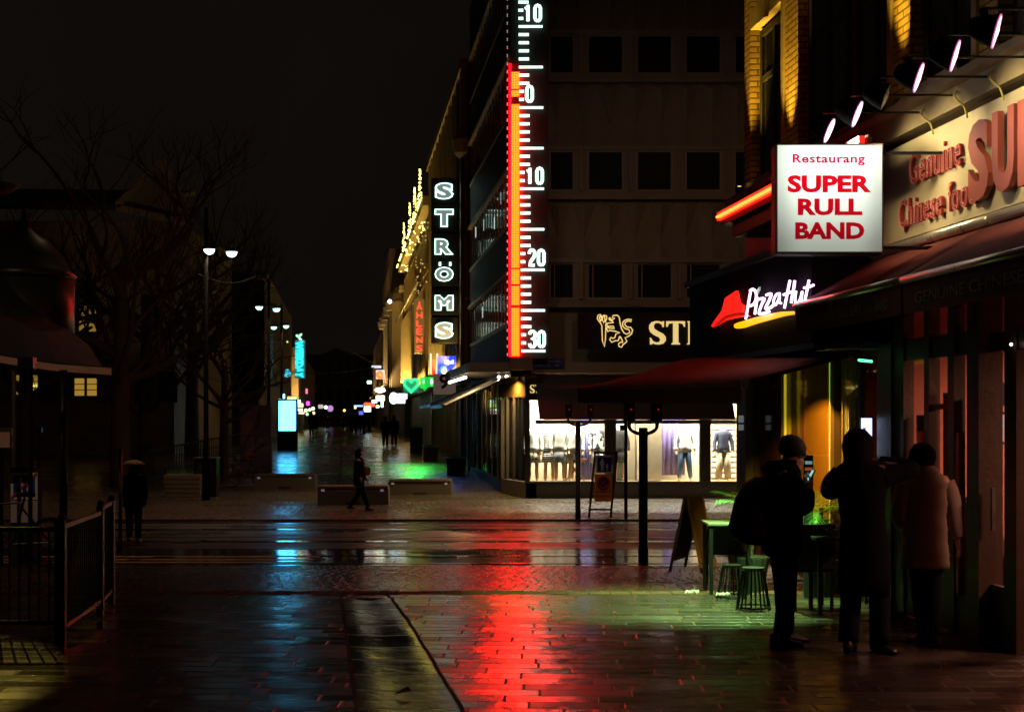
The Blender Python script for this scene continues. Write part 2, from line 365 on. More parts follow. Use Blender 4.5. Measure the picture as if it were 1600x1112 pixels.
# kerb row
b = MB(); x = -16.0
while x < 9:
    wd = .24 + random.uniform(-.02, .02); z = G(EDGE) + random.uniform(.0, .008)
    b.box(x, x + wd - .012, EDGE + .01, EDGE + .27, z - .12, z); x += wd
tag(b.build('kerb', M_['edge_stone']), kind='structure')
M_['asphalt'] = paving('worn_asphalt', 4.0, 1.6, (.035,.027,.02), .42, joint=.006, tilt=.01, fine=.3, wet=.45, grain=90)
for y0_, y1_, kind_ in ((EDGE + .29, 19.75, 'setts'), (19.75, 23.1, 'tram_bed'), (23.1, 24.7, 'asphalt'), (24.7, 25.3, 'tram_bed'), (25.3, 28.5, 'asphalt'), (28.5, 29.3, 'tram_bed'), (29.3, 31.2, 'asphalt'), (31.2, 32.4, 'track_setts')):
    sheet('road' if kind_ != 'tram_bed' else 'tram_track_bed', cst(-60), cst(60), rng(y0_, y1_, 2), -.01, M_[kind_])
M_['line_paint'] = surf('worn_line_paint', (.5,.36,.12), .5, var=.6, scale=4)  # pale strips painted in for warm light caught on the rails
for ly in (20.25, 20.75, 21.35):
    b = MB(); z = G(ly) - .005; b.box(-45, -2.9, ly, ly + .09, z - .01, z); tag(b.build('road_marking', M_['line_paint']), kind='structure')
sheet('pavement', cst(-60), cst(60), rng(32.4, 44, 5), .0, M_['cobble'])
sheet('pedestrian_street', cst(-60), cst(60), [44, 50, 60, 70, 77, 90, 130, 200, 330], .002, M_['side_slabs'])
for ry in (20.0, 21.45, 23.0, 24.75, 26.2, 28.6, 30.05):
    for dy, wd in ((0, .06), (.1, .025)):
        b = MB(); z = G(ry + dy) - .004
        b.box(-60, 60, ry + dy, ry + dy + wd, z - .05, z)
        tag(b.build('tram_rail', M_['rail_steel']), kind='structure')
    b = MB(); z = G(ry) - .006; b.box(-60, 60, ry + .061, ry + .099, z - .02, z); tag(b.build('rail_groove', M_['matt_black']), kind='structure')
b = MB(); x = -60
z = G(32.3); b.box(-60, 60, 32.28, 32.4, z - .1, z + .03); tag(b.build('kerb', M_['edge_stone']), kind='structure')
M_['pale_band'] = surf('pale_paving_band', (.3,.17,.12), .3, bump=.2, scale=8)
for y in (46.5, 52.5, 60, 70, 84, 102, 130):
    b = MB(); z = G(y) + .008; b.box(-.117*y - 5.6, -.117*y + .2, y, y + .3, z - .03, z); tag(b.build('paving_band', M_['pale_band']), kind='structure')
for dx in (-2.4, -1.3):
    b = MB()
    yy = [44, 60, 77, 200]
    for a, c in zip(yy, yy[1:]):
        b.hexa([(dx-SL*a+2.2-.05, a, G(a)-.02),(dx-SL*a+2.2+.05, a, G(a)-.02),(dx-SL*c+2.2+.05, c, G(c)-.02),(dx-SL*c+2.2-.05, c, G(c)-.02),
                (dx-SL*a+2.2-.05, a, G(a)+.012),(dx-SL*a+2.2+.05, a, G(a)+.012),(dx-SL*c+2.2+.05, c, G(c)+.012),(dx-SL*c+2.2-.05, c, G(c)+.012)])
    tag(b.build('drain_line', M_['rail_steel']), kind='structure')

# ================================================================ THERMOMETER BUILDING
YF = 41.0
def sx_(px, y=YF): return (px - 800) * y / F
def sz_(py, y=YF): return H + (648 - py) * y / F
bld = thing('department_store', (0, YF, G(YF)), 'grey stone department store behind the big lit thermometer, with bright fashion windows', 'building')
xl = sx_(853); xr = 22.0; ztop = 17.5; zc = sz_(585)   # zc: underside of upper floors
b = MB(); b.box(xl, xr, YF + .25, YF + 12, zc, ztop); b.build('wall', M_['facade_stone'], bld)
rows_w = [(467, 410), (298, 234), (115, 53), (-60, -122)]
# spandrels, piers
pit = 76.6; pxs = [858] + [918 + pit * k for k in range(9)]
for i, (y0, y1) in enumerate(rows_w):
    za, zb = sz_(y0), sz_(y1)
    b = MB(); b.box(xl, xr, YF + .05, YF + .26, za - .14, za); b.box(xl, xr, YF - .02, YF + .26, za - .24, za - .14); b.build('sill', M_['facade_stone'], bld)
    b = MB(); b.box(xl, xr, YF + .02, YF + .26, zb, zb + .12); b.build('lintel', M_['facade_stone'], bld)
    # folded relief above each window band
    b = MB(); top = (sz_(rows_w[i+1][0]) - .24) if i + 1 < 4 else ztop; z0 = zb + .12; fold = .74; x = xl
    while x < xr:
        xm, xe = x + fold / 2, x + fold; zt = z0 + .55; dp = .2; yb = YF + .25
        b.quad((x, yb, top), (x, yb, z0), (xm, yb - .02, zt), (xm, yb - dp, top - .2)); b.quad((xe, yb, top), (xm, yb - dp, top - .2), (xm, yb - .02, zt), (xe, yb, z0))
        b.quad((x, yb, z0 + .02), (xe, yb, z0 + .02), (xm, yb - .14, z0 + .02)); b.quad((x, yb, z0 + .02), (xm, yb - .14, z0 + .02), (xm, yb - .02, zt)); b.quad((xe, yb, z0+.02), (xm, yb-.02, zt), (xm, yb-.14, z0+.02))
        b.quad((x, yb, top), (xm, yb - dp, top - .2), (xe, yb, top)); x = xe
    b.build('relief_panel', M_['facade_stone'], bld)
    for k, px in enumerate(pxs):
        x0, x1 = sx_(px), sx_(px + 57)
        if k == 0: x0 = sx_(858); x1 = sx_(898)
        b = MB(); b.box(x1, sx_(px + pit) if k else sx_(918), YF + .06, YF + .26, za, zb); xm = (x1 + (sx_(px + pit) if k else sx_(918))) / 2
        b.box(xm - .05, xm + .05, YF - .02, YF + .06, za, zb); b.build('pier', M_['facade_stone'], bld)
        fw = .05; f = MB(); f.box(x0, x1, YF+.1, YF+.2, za, za+fw); f.box(x0, x1, YF+.1, YF+.2, zb-fw, zb); f.box(x0, x0+fw, YF+.1, YF+.2, za+fw, zb-fw); f.box(x1-fw, x1, YF+.1, YF+.2, za+fw, zb-fw)
        if i == 0: f.box(x0+fw+.1, x0+fw+.13, YF+.12, YF+.18, za+fw, zb-fw)
        wd = f.build('window', M_['frame_beige'], bld)
        q = MB(); q.box(x0+fw, x1-fw, YF+.14, YF+.17, za+fw, zb-fw); q.build('pane', M_['dull_pane'], wd)
# fascia band over the shop, base plinth
b = MB(); b.box(sx_(830), xr, YF - .1, YF + .3, sz_(583), sz_(566)); b.build('fascia', M_['facade_stone'], bld)
zb0 = G(YF); zs = sz_(752)                             # window bottom
b = MB(); b.box(sx_(822), xr, YF + .0, YF + .35, zb0 - .3, zs - .06); b.build('plinth', M_['dark_stone'], bld)
b = MB(); b.box(sx_(820), xr, YF - .06, YF + .3, zs - .06, zs); b.build('sill', M_['frame_dark'], bld)
# side facade
M_['parapet_brown'] = surf('parapet_brown', (.08,.045,.03), .6, spec=.15, streak=True)
M_['frame_gold'] = surf('frame_gold', (.45,.3,.17), .5, .3)
y0, y1 = YF, 54.6
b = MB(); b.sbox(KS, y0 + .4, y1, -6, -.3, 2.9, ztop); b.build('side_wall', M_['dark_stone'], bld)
for (za, zb) in ((4.6, 5.95), (7.48, 8.98), (10.7, 12.2), (13.9, 15.4)):
    b = MB(); b.sbox(KS, y0, y1, -.12, 0, za - .12, za); b.sbox(KS, y0, y1, -.12, .06, zb, zb + .1)
    b.build('window_ledge', M_['frame_gold'], bld)
    b = MB(); y = y0 + .05
    while y < y1: b.sbox(KS, y, y + .07, -.075, -.045, za, zb); y += .9
    wd = b.build('window', M_['frame_gold'], bld)
    q = MB(); q.sbox(KS, y0, y1, -.1, -.08, za, zb); q.build('pane', M_['side_pane'], wd)
for (za, zb) in ((3.0, 4.48), (6.05, 7.36), (9.08, 10.58), (12.3, 13.78), (15.5, 17.5)):
    b = MB(); b.sbox(KS, y0, y1, -.3, -.02, za, zb); b.build('parapet', M_['parapet_brown'], bld)
b = MB(); b.sbox(KS, y0, y0 + .05, -.3, 0, 3.0, ztop); b.build('corner_trim', M_['dark_metal'], bld)
M_['tube_cool'] = glow('cool_tube', (.75,1,.9), .8)  # glowing bits set on the side panes in place of cool reflections
for (yy, d, z) in ((44, -.25, 8.7), (46, -.25, 8.2), (47.5, -.25, 7.9), (49.5, -.22, 8.6), (51, -.25, 8.0), (52.6, -.2, 8.75), (50, -.2, 5.6), (53, -.2, 5.7)):
    b = MB(); b.sbox(KS, yy, yy + .12, -.079, -.07, z - .28, z + .1); b.build('office_light', M_['tube_cool'], bld)
# --- thermometer
th = thing('thermometer_sign', (0, 40.6, sz_(556, 40.6)), 'giant wall thermometer with glowing orange column and white scale marks', 'thermometer')
YT = 40.6
def tx(px): return (px - 800) * YT / F
def tz(py): return H + (648 - py) * YT / F
b = MB(); b.box(tx(797), tx(857), YT, YT + .35, tz(560), tz(-120)); b.build('backing_panel', surf('thermo_panel', (.022,.016,.016), .6, spec=.2), th)
M_['led'] = None
def led_mat(name, on, off, s_on):
    m, nt, bs = new_mat(name); L = nt.links
    gm = N(nt, 'ShaderNodeNewGeometry'); vm = N(nt, 'ShaderNodeVectorMath', operation='SCALE'); vm.inputs['Scale'].default_value = 1 / .048; L.new(gm.outputs['Position'], vm.inputs[0])
    fr = N(nt, 'ShaderNodeVectorMath', operation='FRACTION'); L.new(vm.outputs[0], fr.inputs[0])
    sb = N(nt, 'ShaderNodeVectorMath', operation='SUBTRACT'); sb.inputs[1].default_value = (.5,.5,.5); L.new(fr.outputs[0], sb.inputs[0])
    mu = N(nt, 'ShaderNodeVectorMath', operation='MULTIPLY'); mu.inputs[1].default_value = (1,0,1); L.new(sb.outputs[0], mu.inputs[0])
    le = N(nt, 'ShaderNodeVectorMath', operation='LENGTH'); L.new(mu.outputs[0], le.inputs[0])
    lt = N(nt, 'ShaderNodeMath', operation='LESS_THAN'); lt.inputs[1].default_value = .4; L.new(le.outputs['Value'], lt.inputs[0])
    ml = N(nt, 'ShaderNodeMath', operation='MULTIPLY_ADD'); ml.inputs[1].default_value = s_on * .75; ml.inputs[2].default_value = s_on * .25; L.new(lt.outputs[0], ml.inputs[0])
    bs.inputs['Emission Color'].default_value = (*on, 1); L.new(ml.outputs[0], bs.inputs['Emission Strength']); bs.inputs['Base Color'].default_value = (*off, 1); return m
led_on = led_mat('led_orange', (1, .0058, .0003), (.1,.01,.01), 118)
led_dim = glow('led_dim', (1,.0,.0), .09, (.2,.01,.01))
def seg(y0, y1, m, nm):
    b = MB(); b.box(tx(799), tx(811.5), YT - .08, YT, tz(y0), tz(y1)); return b.build(nm, m, th)
seg(556, 481, led_on, 'light_column'); seg(477, 447, led_on, 'light_column'); seg(444, 421, led_on, 'light_column'); seg(419, 164.5, led_on, 'light_column'); seg(152, 142.5, led_on, 'light_column'); seg(140.5, 114, led_on, 'light_column')
seg(164.5, 152, led_dim, 'unlit_column'); seg(114, 101, led_dim, 'unlit_column')
for a, c in ((481, 477), (447, 444), (421, 419), (142.5, 140.5)): seg(a, c, led_dim, 'unlit_column')
b = MB(); b.box(tx(795.5), tx(798.6), YT - .1, YT + .1, tz(557), tz(101)); b.build('red_edge_strip', glow('red_edge', (1,.0,.004), 14), th)
b = MB()
for k in range(80):
    b.box(tx(792), tx(793.4), YT - .05, YT, tz(556 - k*12.6) , tz(551.5 - k*12.6))
b.build('dot_strip', glow('dot_strip', (1,.75,.85), .28), th)
M_['neon_white'] = glow('neon_white', (.62,1,.84), 1.9)
step = 12.63
b = MB(); k = 0; yy = 549.0
def tick(y, x0, x1, r=.042):
    b = MB(); b.tube([(tx(x0)+.03, YT-.1, tz(y)), (tx(x1), YT-.1, tz(y))], r, 8); b.build('scale_mark', M_['neon_white'], th, smooth=True)
for i in range(46):
    y = 548.5 - i * step
    if y < -20: break
    dxo = -i * .11
    if i % 5 == 0: tick(y, 813 + dxo, 852 + dxo, .036)
    elif i % 10 in (1, 2): tick(y, 813 + dxo, 822 + dxo)
    else: tick(y, 813 + dxo, 830.5 + dxo)
def digit(d, x0, y0, y1, wd):
    """x0 left px, y0 bottom, y1 top px"""
    h = y0 - y1; s = {'0': [(.5,0),(.15,.06),(0,.2),(0,.8),(.15,.94),(.5,1),(.85,.94),(1,.8),(1,.2),(.85,.06),(.5,0)],
      '1': [(.1,.78),(.38,.83),(.62,1),(.62,0)],
      '2': [(0,.76),(.04,.9),(.25,1),(.7,1),(.95,.9),(.98,.72),(.85,.55),(.2,.2),(.02,.0),(1,0)],
      '3': [(0,.8),(.05,.93),(.28,1),(.7,1),(.95,.92),(.98,.75),(.9,.58),(.6,.52),(.4,.52),(.6,.52),(.92,.46),(1,.3),(.96,.1),(.72,0),(.25,0),(.04,.07),(0,.22)]}[d]
    b = MB(); b.tube([(tx(x0 + p[0]*wd), YT - .12, tz(y0 - p[1]*h)) for p in s], .047, 8)
    b.build('numeral', M_['neon_white'], th, smooth=True)
for (t, yb, yt, xo) in (('30', 542, 518, 827.5), ('20', 415, 391.5, 827), ('10', 288, 264, 824.5), ('0', 160.5, 136.5, 823), ('10', 35, 10.5, 821.5)):
    for i, ch in enumerate(t): digit(ch, xo + i * 14.2 - (2 if ch == '1' else 0), yb, yt, 8.6)
# --- shop display
disp = thing('display_window', (4, YF + .5, zs), 'brightly lit shop display behind glass, full of headless mannequins', 'shop window')
ztw = sz_(618); yb_ = YF + 1.75
back = MB(); back.box(sx_(824), xr, yb_, yb_ + .1, zs - .1, ztw + .3); back.build('back_wall', surf('display_beige', (.62,.5,.34), .7, var=.05), disp)
b = MB(); b.box(sx_(824), xr, YF + .31, yb_, zs - .1, zs - .02); b.build('floor', surf('display_floor', (.6,.42,.22), .4), disp)
b = MB(); b.box(sx_(824), xr, YF + .31, yb_ + .1, ztw + .3, ztw + .4); b.build('ceiling', M_['white_paint'], disp)
bd = M_['frame_dark']
for a, c in ((822, 828), (945, 963), (1094, 1111), (1153, 1160), (1250, 1262), (1400, 1412)):
    b = MB(); b.box(sx_(a), sx_(c), YF + .05, YF + .3, zs, ztw + .3); b.build('mullion', bd, bld)
b = MB(); b.box(sx_(1000), sx_(1037), YF + .5, yb_, zs, ztw); b.build('cream_screen', surf('cream', (.75,.6,.42), .7), disp)
b = MB(); b.box(sx_(963), sx_(976), YF + .9, yb_, zs, ztw); b.build('blue_screen', surf('pale_blue', (.3,.4,.55), .6), disp)
def cloth(name, x0, x1, z0, z1, col):
    b = MB(); n = 24
    for i in range(n + 1):
        x = x0 + (x1 - x0) * i / n; y = YF + 1.3 + .03 * math.sin(i * 1.3) + .015 * math.sin(i * 3.1); b.v += [(x, y, z0), (x + .01, y + .01, z1)]
    for i in range(n): b.f.append((2*i, 2*i+2, 2*i+3, 2*i+1)); b.m.append(0)
    o = b.build(name, surf(name, col, .6, var=.15, scale=3), disp, smooth=True); so = o.modifiers.new('s', 'SOLIDIFY'); so.thickness = .01
cloth('purple_backdrop', sx_(1031, 42.3), sx_(1070, 42.3), sz_(742, 42.3), ztw, (.1,.075,.22))
cloth('lilac_backdrop', sx_(905, 42.3), sx_(926, 42.3), zs, ztw, (.16,.15,.42))
b = MB()
for k in range(14): z = zs + .05 + k * .16; b.box(sx_(1112, 42.6), sx_(1150, 42.6), yb_ - .06, yb_ - .01, z, z + .1)
b.build('slatted_screen', surf('pale_slats', (.65,.6,.5), .6), disp)
b = MB()
for s in (-1, 1): b.bar((1.85 + s*.27, 41.75, zs), (1.85 - s*.27, 41.75, zs + .62), .05, .05)
b.box(1.5, 2.2, 41.7, 41.8, zs + .6, zs + .64); b.build('trestle', surf('orange_wood', (.7,.3,.07), .5), disp)
q = MB(); q.box(sx_(828), sx_(1153), YF + .12, YF + .14, zs, ztw); q.box(sx_(1160), xr, YF+.12, YF+.14, zs, ztw); q.build('glass_front', M_['glass'], disp)
# display lamps
M_['lamp_warm'] = glow('lamp_warm', (1,.85,.6), 8)
for px in (845, 880, 915, 985, 1045, 1075, 1132, 1200, 1330):
    x = sx_(px); b = MB(); b.tube([(x, YF + .55, ztw + .3), (x, YF + .6, ztw + .12)], .05, 10); b.build('track_lamp', M_['lamp_warm'], disp)
for px, e in ((860, 55), (920, 40), (1000, 45), (1060, 60), (1132, 55), (1260, 40)):
    x = sx_(px); area_light('display_light', (x, YF + .5, ztw + .1), (x, YF + 1.2, zs), .6, e * 5, (1,.86,.66), parent=disp)
# mannequins
def mannequin(px, y, hgt, label, top, bottom, legs='bare', pose=0, skirt=False, long_=False):
    zf = zs; x = (px - 800) * y / F
    t = thing('mannequin', (x, y, zf), label, 'mannequin', 'mannequins in the shop window')
    s = hgt / 1.5
    def Z(v): return zf + v * s
    bodym = M_.setdefault('mann_skin', surf('mannequin_skin', (.72,.5,.3), .45, var=.05))
    b = MB(); hx = .09 * s
    for sd in (-1, 1):
        kx = x + sd * (hx + .01 + pose * .05 * (sd > 0)); ax = x + sd * (hx + .02) + pose * .09 * sd
        b.tube(smooth_path([(x + sd*hx, y, Z(.84)), (kx, y - .03, Z(.46)), (ax, y, Z(.07)), (ax + .0, y - .1, Z(.03))]), [ .085*s]*2+[.075*s,.065*s,.055*s,.05*s,.052*s,.05*s,.045*s,.035*s,.032*s,.03*s,.025*s], 10)
    for sd in (-1, 1):
        b.tube(smooth_path([(x + sd*.17*s, y, Z(1.33)), (x + sd*(.23+.03*pose)*s, y - .02, Z(1.06)), (x + sd*(.24+.03*pose)*s, y - .1, Z(.82)), (x + sd*.235*s, y - .13, Z(.72))]), [.045*s]*4+[.038*s]*4+[.03*s]*4+[.02*s], 8)
    b.loft([(x,y,Z(.78),.14*s,.1*s),(x,y,Z(.9),.165*s,.115*s),(x,y,Z(1.05),.125*s,.09*s),(x,y,Z(1.25),.165*s,.11*s),(x,y,Z(1.37),.17*s,.09*s),(x,y,Z(1.43),.08*s,.06*s),(x,y,Z(1.5),.05*s,.05*s)], 16)
    b.build('body', bodym, t, smooth=True)
    c = MB()
    lo = .62 if long_ else .8
    c.loft([(x,y,Z(lo),.2*s,.14*s),(x,y,Z(.95),.18*s,.125*s),(x,y,Z(1.1),.15*s,.11*s),(x,y,Z(1.28),.185*s,.13*s),(x,y,Z(1.38),.19*s,.1*s),(x,y,Z(1.44),.08*s,.07*s)], 18)
    for sd in (-1, 1):
        c.tube(smooth_path([(x + sd*.16*s, y, Z(1.37)), (x + sd*(.235+.03*pose)*s, y - .02, Z(1.07)), (x + sd*(.245+.03*pose)*s, y - .09, Z(.85))]), [.062*s]*5+[.052*s]*4, 10)
    c.build('top', top, t, smooth=True)
    if skirt:
        c = MB(); c.loft([(x,y,Z(.5),.23*s,.17*s),(x,y,Z(.7),.2*s,.15*s),(x,y,Z(.95),.15*s,.115*s)], 18); c.build('skirt', bottom, t, smooth=True)
    elif bottom:
        c = MB()
        for sd in (-1, 1):
            ax = x + sd * (hx + .02) + pose * .09 * sd
            rr = .1 if legs == 'wide' else .062
            c.tube([(x + sd*hx*.8, y, Z(.9)), (x + sd*(hx+.01+pose*.02), y - .03, Z(.48)), (ax, y, Z(.1))], [.098*s, .085*s if legs != 'wide' else .11*s, rr*s], 12)
        c.build('trousers', bottom, t, smooth=True)
    return t
W = M_['mann_white'] = surf('white_cloth', (.85,.82,.76), .8, var=.05)
NV = surf('navy_cloth', (.03,.035,.07), .7); BK = M_['matt_black']; GY = surf('grey_cloth', (.35,.37,.42), .8)
def stripes(name, c1, c2, sc):
    m, nt, bs = new_mat(name); gm = N(nt, 'ShaderNodeNewGeometry'); wv = N(nt, 'ShaderNodeTexWave', bands_direction='Z'); wv.inputs['Scale'].default_value = sc
    nt.links.new(gm.outputs['Position'], wv.inputs[0]); r = N(nt, 'ShaderNodeValToRGB'); r.color_ramp.interpolation = 'CONSTANT'
    r.color_ramp.elements[0].color = (*c1,1); r.color_ramp.elements[1].color = (*c2,1); r.color_ramp.elements[1].position = .5
    nt.links.new(wv.outputs[0], r.inputs[0]); nt.links.new(r.outputs[0], bs.inputs['Base Color']); bs.inputs['Roughness'].default_value = .8; return m
def blotch(name, c1, c2, sc):
    m, nt, bs = new_mat(name); gm = N(nt, 'ShaderNodeNewGeometry'); wv = N(nt, 'ShaderNodeTexNoise'); wv.inputs['Scale'].default_value = sc
    nt.links.new(gm.outputs['Position'], wv.inputs[0]); r = N(nt, 'ShaderNodeValToRGB'); r.color_ramp.interpolation = 'CONSTANT'
    r.color_ramp.elements[0].color = (*c1,1); r.color_ramp.elements[1].color = (*c2,1); r.color_ramp.elements[1].position = .47
    nt.links.new(wv.outputs[0], r.inputs[0]); nt.links.new(r.outputs[0], bs.inputs['Base Color']); bs.inputs['Roughness'].default_value = .8; return m
mannequin(833, 41.7, 1.55, 'mannequin in white blouse and black skirt at the left end of the window', W, blotch('black_print', (.01,.01,.01), (.6,.5,.35), 8), skirt=True)
mannequin(858, 41.9, 1.55, 'mannequin in a black and white striped dress in the shop window', stripes('striped_dress', (.02,.02,.04), (.8,.78,.7), 5.2), stripes('striped_skirt', (.02,.02,.04), (.8,.78,.7), 5.2), skirt=True)
mannequin(875, 41.6, 1.6, 'mannequin in pale grey top and white mini skirt beside the striped dress', W, GY, skirt=True)
mannequin(889, 42.0, 1.5, 'mannequin with bare legs and dark patterned skirt behind the left awning post', W, NV, skirt=True)
mannequin(897, 41.6, 1.55, 'mannequin in white shirt just right of the left awning post', W, None, pose=.2)
mannequin(935, 41.7, 1.55, 'mannequin in white dress with black blotches above the roadworks sign', blotch('flower_print', (.02,.02,.03), (.85,.82,.78), 7), blotch('flower_skirt', (.02,.02,.03), (.85,.82,.78), 7), skirt=True)
mannequin(968, 41.9, 1.55, 'mannequin in a long black dress behind the thin pole', BK, BK, skirt=True)
mannequin(1070, 41.65, 1.58, 'mannequin in white jacket and blue jeans before the purple cloth', W, surf('blue_jeans', (.05,.1,.2), .8), pose=.6)
mannequin(1130, 41.7, 1.55, 'mannequin in navy blazer and wide cream trousers in the right hand window', NV, surf('cream_trousers', (.75,.62,.42), .8), legs='wide', pose=.3)
# front awning
aw = thing('shop_awning', (3, 39.5, sz_(655, 39.5)), 'wide black drop awning with a pale bottom bar over the fashion windows', 'awning')
xa, xb = sx_(843, 39.6), sx_(1149, 39.6)
b = MB(); za_, zb_ = sz_(590, YF), sz_(655, 39.6)
b.hexa([(xa, 39.6, zb_), (xb, 39.6, zb_), (xb, YF - .12, za_ - .03), (xa - .1, YF - .12, za_ - .03), (xa, 39.58, zb_ + .03), (xb, 39.58, zb_ + .03), (xb, YF - .12, za_), (xa - .1, YF - .12, za_)]); b.build('cloth', M_['black_fabric'], aw)
b = MB(); b.box(xa - .12, xb + .05, 39.5, 39.6, zb_ - .12, zb_ - .02); b.build('front_bar', M_['frame_dark'], aw)
b = MB(); b.box(xa + .1, xb + .03, 39.5, 39.58, zb_ - .015, zb_ + .02); b.build('rail', M_['frame_beige'], aw)
# black shop sign with lion and letters
SGY = 40.6
sg = thing('shop_sign', (sx_(990, SGY), SGY, sz_(543, SGY)), 'long black sign with golden outlined lion holding scissors and serif letters', 'sign')
b = MB(); b.box(sx_(903, SGY), sx_(1300, SGY), SGY, SGY + .3, sz_(544, SGY), sz_(488, SGY)); b.build('panel', M_['black'], sg)
gold = glow('gold_neon', (1,.68,.22), .95); goldf = glow('gold_face', (1,.72,.25), .8)
def zt(u, v): return ((910 + u / 8.42 - 800) * SGY / F, SGY - .03, H + (648 - (480 + v / 8.42)) * SGY / F)
lion = [[(248,520),(0,0)],]
paths = [
 [(215,180),(195,150),(205,105),(235,95),(255,120),(255,160),(238,185),(215,180)],
 [(268,110),(290,105),(318,115),(318,160),(300,190),(320,215),(300,232),(308,245),(302,420),(288,520),(262,440),(255,240),(235,205),(215,180)],
 [(268,120),(262,160),(280,210),(298,170),(290,120),(268,110)],
 [(228,120),(222,150),(238,175),(250,150),(240,118),(228,120)],
 [(350,140),(352,165),(385,178),(410,200),(330,210),(320,225),(330,255),(318,285),(335,322),(355,305),(430,315),(492,338),(440,350),(425,400),(398,410),(375,395),(358,425),(385,460),(430,440),(470,440),(490,380),(500,390),(525,440),(530,465),(500,460),(475,480),(480,515),(515,525),(530,495),(585,450),(560,400),(600,385),(645,350),(660,300),(635,265),(590,262),(560,235),(560,200),(600,180),(640,190),(645,165),(600,158),(550,175),(528,205),(530,250),(560,280),(610,295),(625,330),(580,355),(545,335),(515,285),(495,210),(485,135),(460,105),(400,110),(390,135),(425,145),(400,165),(370,160),(365,140),(350,140)],
 [(340,250),(345,275),(420,278),(410,250),(340,250)]]
b = MB()
for p in paths: b.tube([zt(*q) for q in p], .016, 6)
b.build('lion_emblem', gold, sg)
Sp = [(1072,185),(1068,262),(1052,262),(1040,225),(1000,205),(955,210),(935,245),(945,285),(1000,320),(1060,350),(1095,395),(1095,440),(1060,480),(1000,492),(950,485),(930,475),(905,490),(888,490),(885,402),(900,402),(925,445),(970,465),(1010,455),(1025,425),(1005,395),(940,365),(890,325),(875,280),(878,235),(905,200),(960,182),(1010,185),(1040,195),(1055,185)]
Tp = [(1100,185),(1347,185),(1347,258),(1333,258),(1318,218),(1260,208),(1260,460),(1282,478),(1282,490),(1168,490),(1168,478),(1190,460),(1190,208),(1135,218),(1118,258),(1100,258)]
Rp = [(1375,185),(1600,185),(1660,220),(1660,290),(1600,330),(1680,470),(1700,490),(1600,490),(1530,340),(1470,340),(1470,470),(1490,490),(1370,490),(1370,478),(1390,460),(1390,208),(1375,200)]
b = MB()
for pl in (Sp, Tp): b = MB(); b.prism([zt(*q) for q in pl], (0, -.04, 0)); b.build('letter', goldf, sg)
b = MB()
# R with its counter
b.prism([zt(*q) for q in [(1375,185),(1470,185),(1470,470),(1492,490),(1368,490),(1390,465),(1390,208)]], (0,-.04,0)); b.prism([zt(*q) for q in [(1472,185),(1580,185),(1640,215),(1640,300),(1580,335),(1472,340),(1472,320),(1550,310),(1572,260),(1550,212),(1472,208)]], (0,-.04,0)); b.prism([zt(*q) for q in [(1490,342),(1570,336),(1650,475),(1680,490),(1585,490)]], (0,-.04,0))
b.build('letter', goldf, sg)
# second small corner sign "S"
s2 = thing('corner_sign', (sx_(833, 40.7), 40.7, sz_(615, 40.7)), 'small black corner fascia with one golden serif S above the window', 'sign')
b = MB(); b.box(sx_(822, 40.7), sx_(848, 40.7), 40.7, 40.95, sz_(625, 40.7), sz_(590, 40.7)); b.build('panel', M_['black'], s2)
b = MB(); b.prism([(sx_(828 + (q[0]-875)/220*7.5, 40.7), 40.69, sz_(601 + (q[1]-182)/310*13, 40.7)) for q in Sp], (0, -.03, 0)); b.box(sx_(837.6,40.7), sx_(838.8,40.7), 40.66, 40.69, sz_(613.8,40.7), sz_(611.5,40.7)); b.box(sx_(836.3,40.7), sx_(839.3,40.7), 40.66, 40.69, sz_(603.2,40.7), sz_(600.8,40.7)); b.build('lettering', goldf, s2)
# street name plate
s3 = thing('street_name_plate', (sx_(855, 40.5), 40.5, sz_(574, 40.5)), 'small blue street name plate under the thermometer', 'street sign')
b = MB(); b.box(sx_(831, 40.85), sx_(881, 40.85), 40.85, 40.88, sz_(575, 40.85), sz_(560, 40.85)); b.build('plate', surf('blue_plate', (.02,.03,.22), .4), s3)
G_text('Västra Hamn-', (sx_(833, 40.84), 40.84, sz_(566, 40.84)), (1,0,0), (0,0,1), .82, .085, surf('plate_letters', (.35,.35,.5), .5), parent=s3, depth=-.004)
G_text('gatan 12 - 16', (sx_(833, 40.84), 40.84, sz_(573.3, 40.84)), (1,0,0), (0,0,1), .74, .085, surf('plate_letters', (.35,.35,.5), .5), parent=s3, depth=-.004)
# side canopy, tubes, gold soffit
cp = thing('shop_canopy', (-1, 45, 3.2), 'flat grey canopy with four white tube lamps under the thermometer corner', 'canopy')
zq = sz_(572, 42)
b = MB(); b.sbox(KS, 40.5, 50.5, .02, 1.2, 3.13, 3.4); b.build('slab', surf('canopy_metal', (.2,.17,.14), .5, .3), cp)
b = MB(); b.box(sx_(797, 40.5), sx_(832, 40.5), 40.4, 40.95, sz_(578, 40.5), sz_(559, 40.5)); b.build('corner_block', surf('canopy_metal', (.2,.14,.11), .5, .3), cp)
for k, y in enumerate((41.8, 43.6, 45.4, 47.2)):
    b = MB(); b.tube([(KS - SL*y - 1.22, y, 3.0), (KS - SL*(y+1) - 1.22, y + .9, 3.0)], .045, 8); b.build('tube_lamp', glow('canopy_tube', (1,1,.85), 7), cp)
area_light('canopy_light', (KS - SL*44 - .75, 44, 3.05), (KS - SL*44 - .75, 44, 0), 6, 60, (1,.72,.32), 1.0, parent=cp, spread=150).rotation_euler[2] = R(90)
aw2 = thing('side_awning', (-1, 46, 2.6), 'dark folding awning slanting down along the side shop windows', 'awning')
b = MB(); 
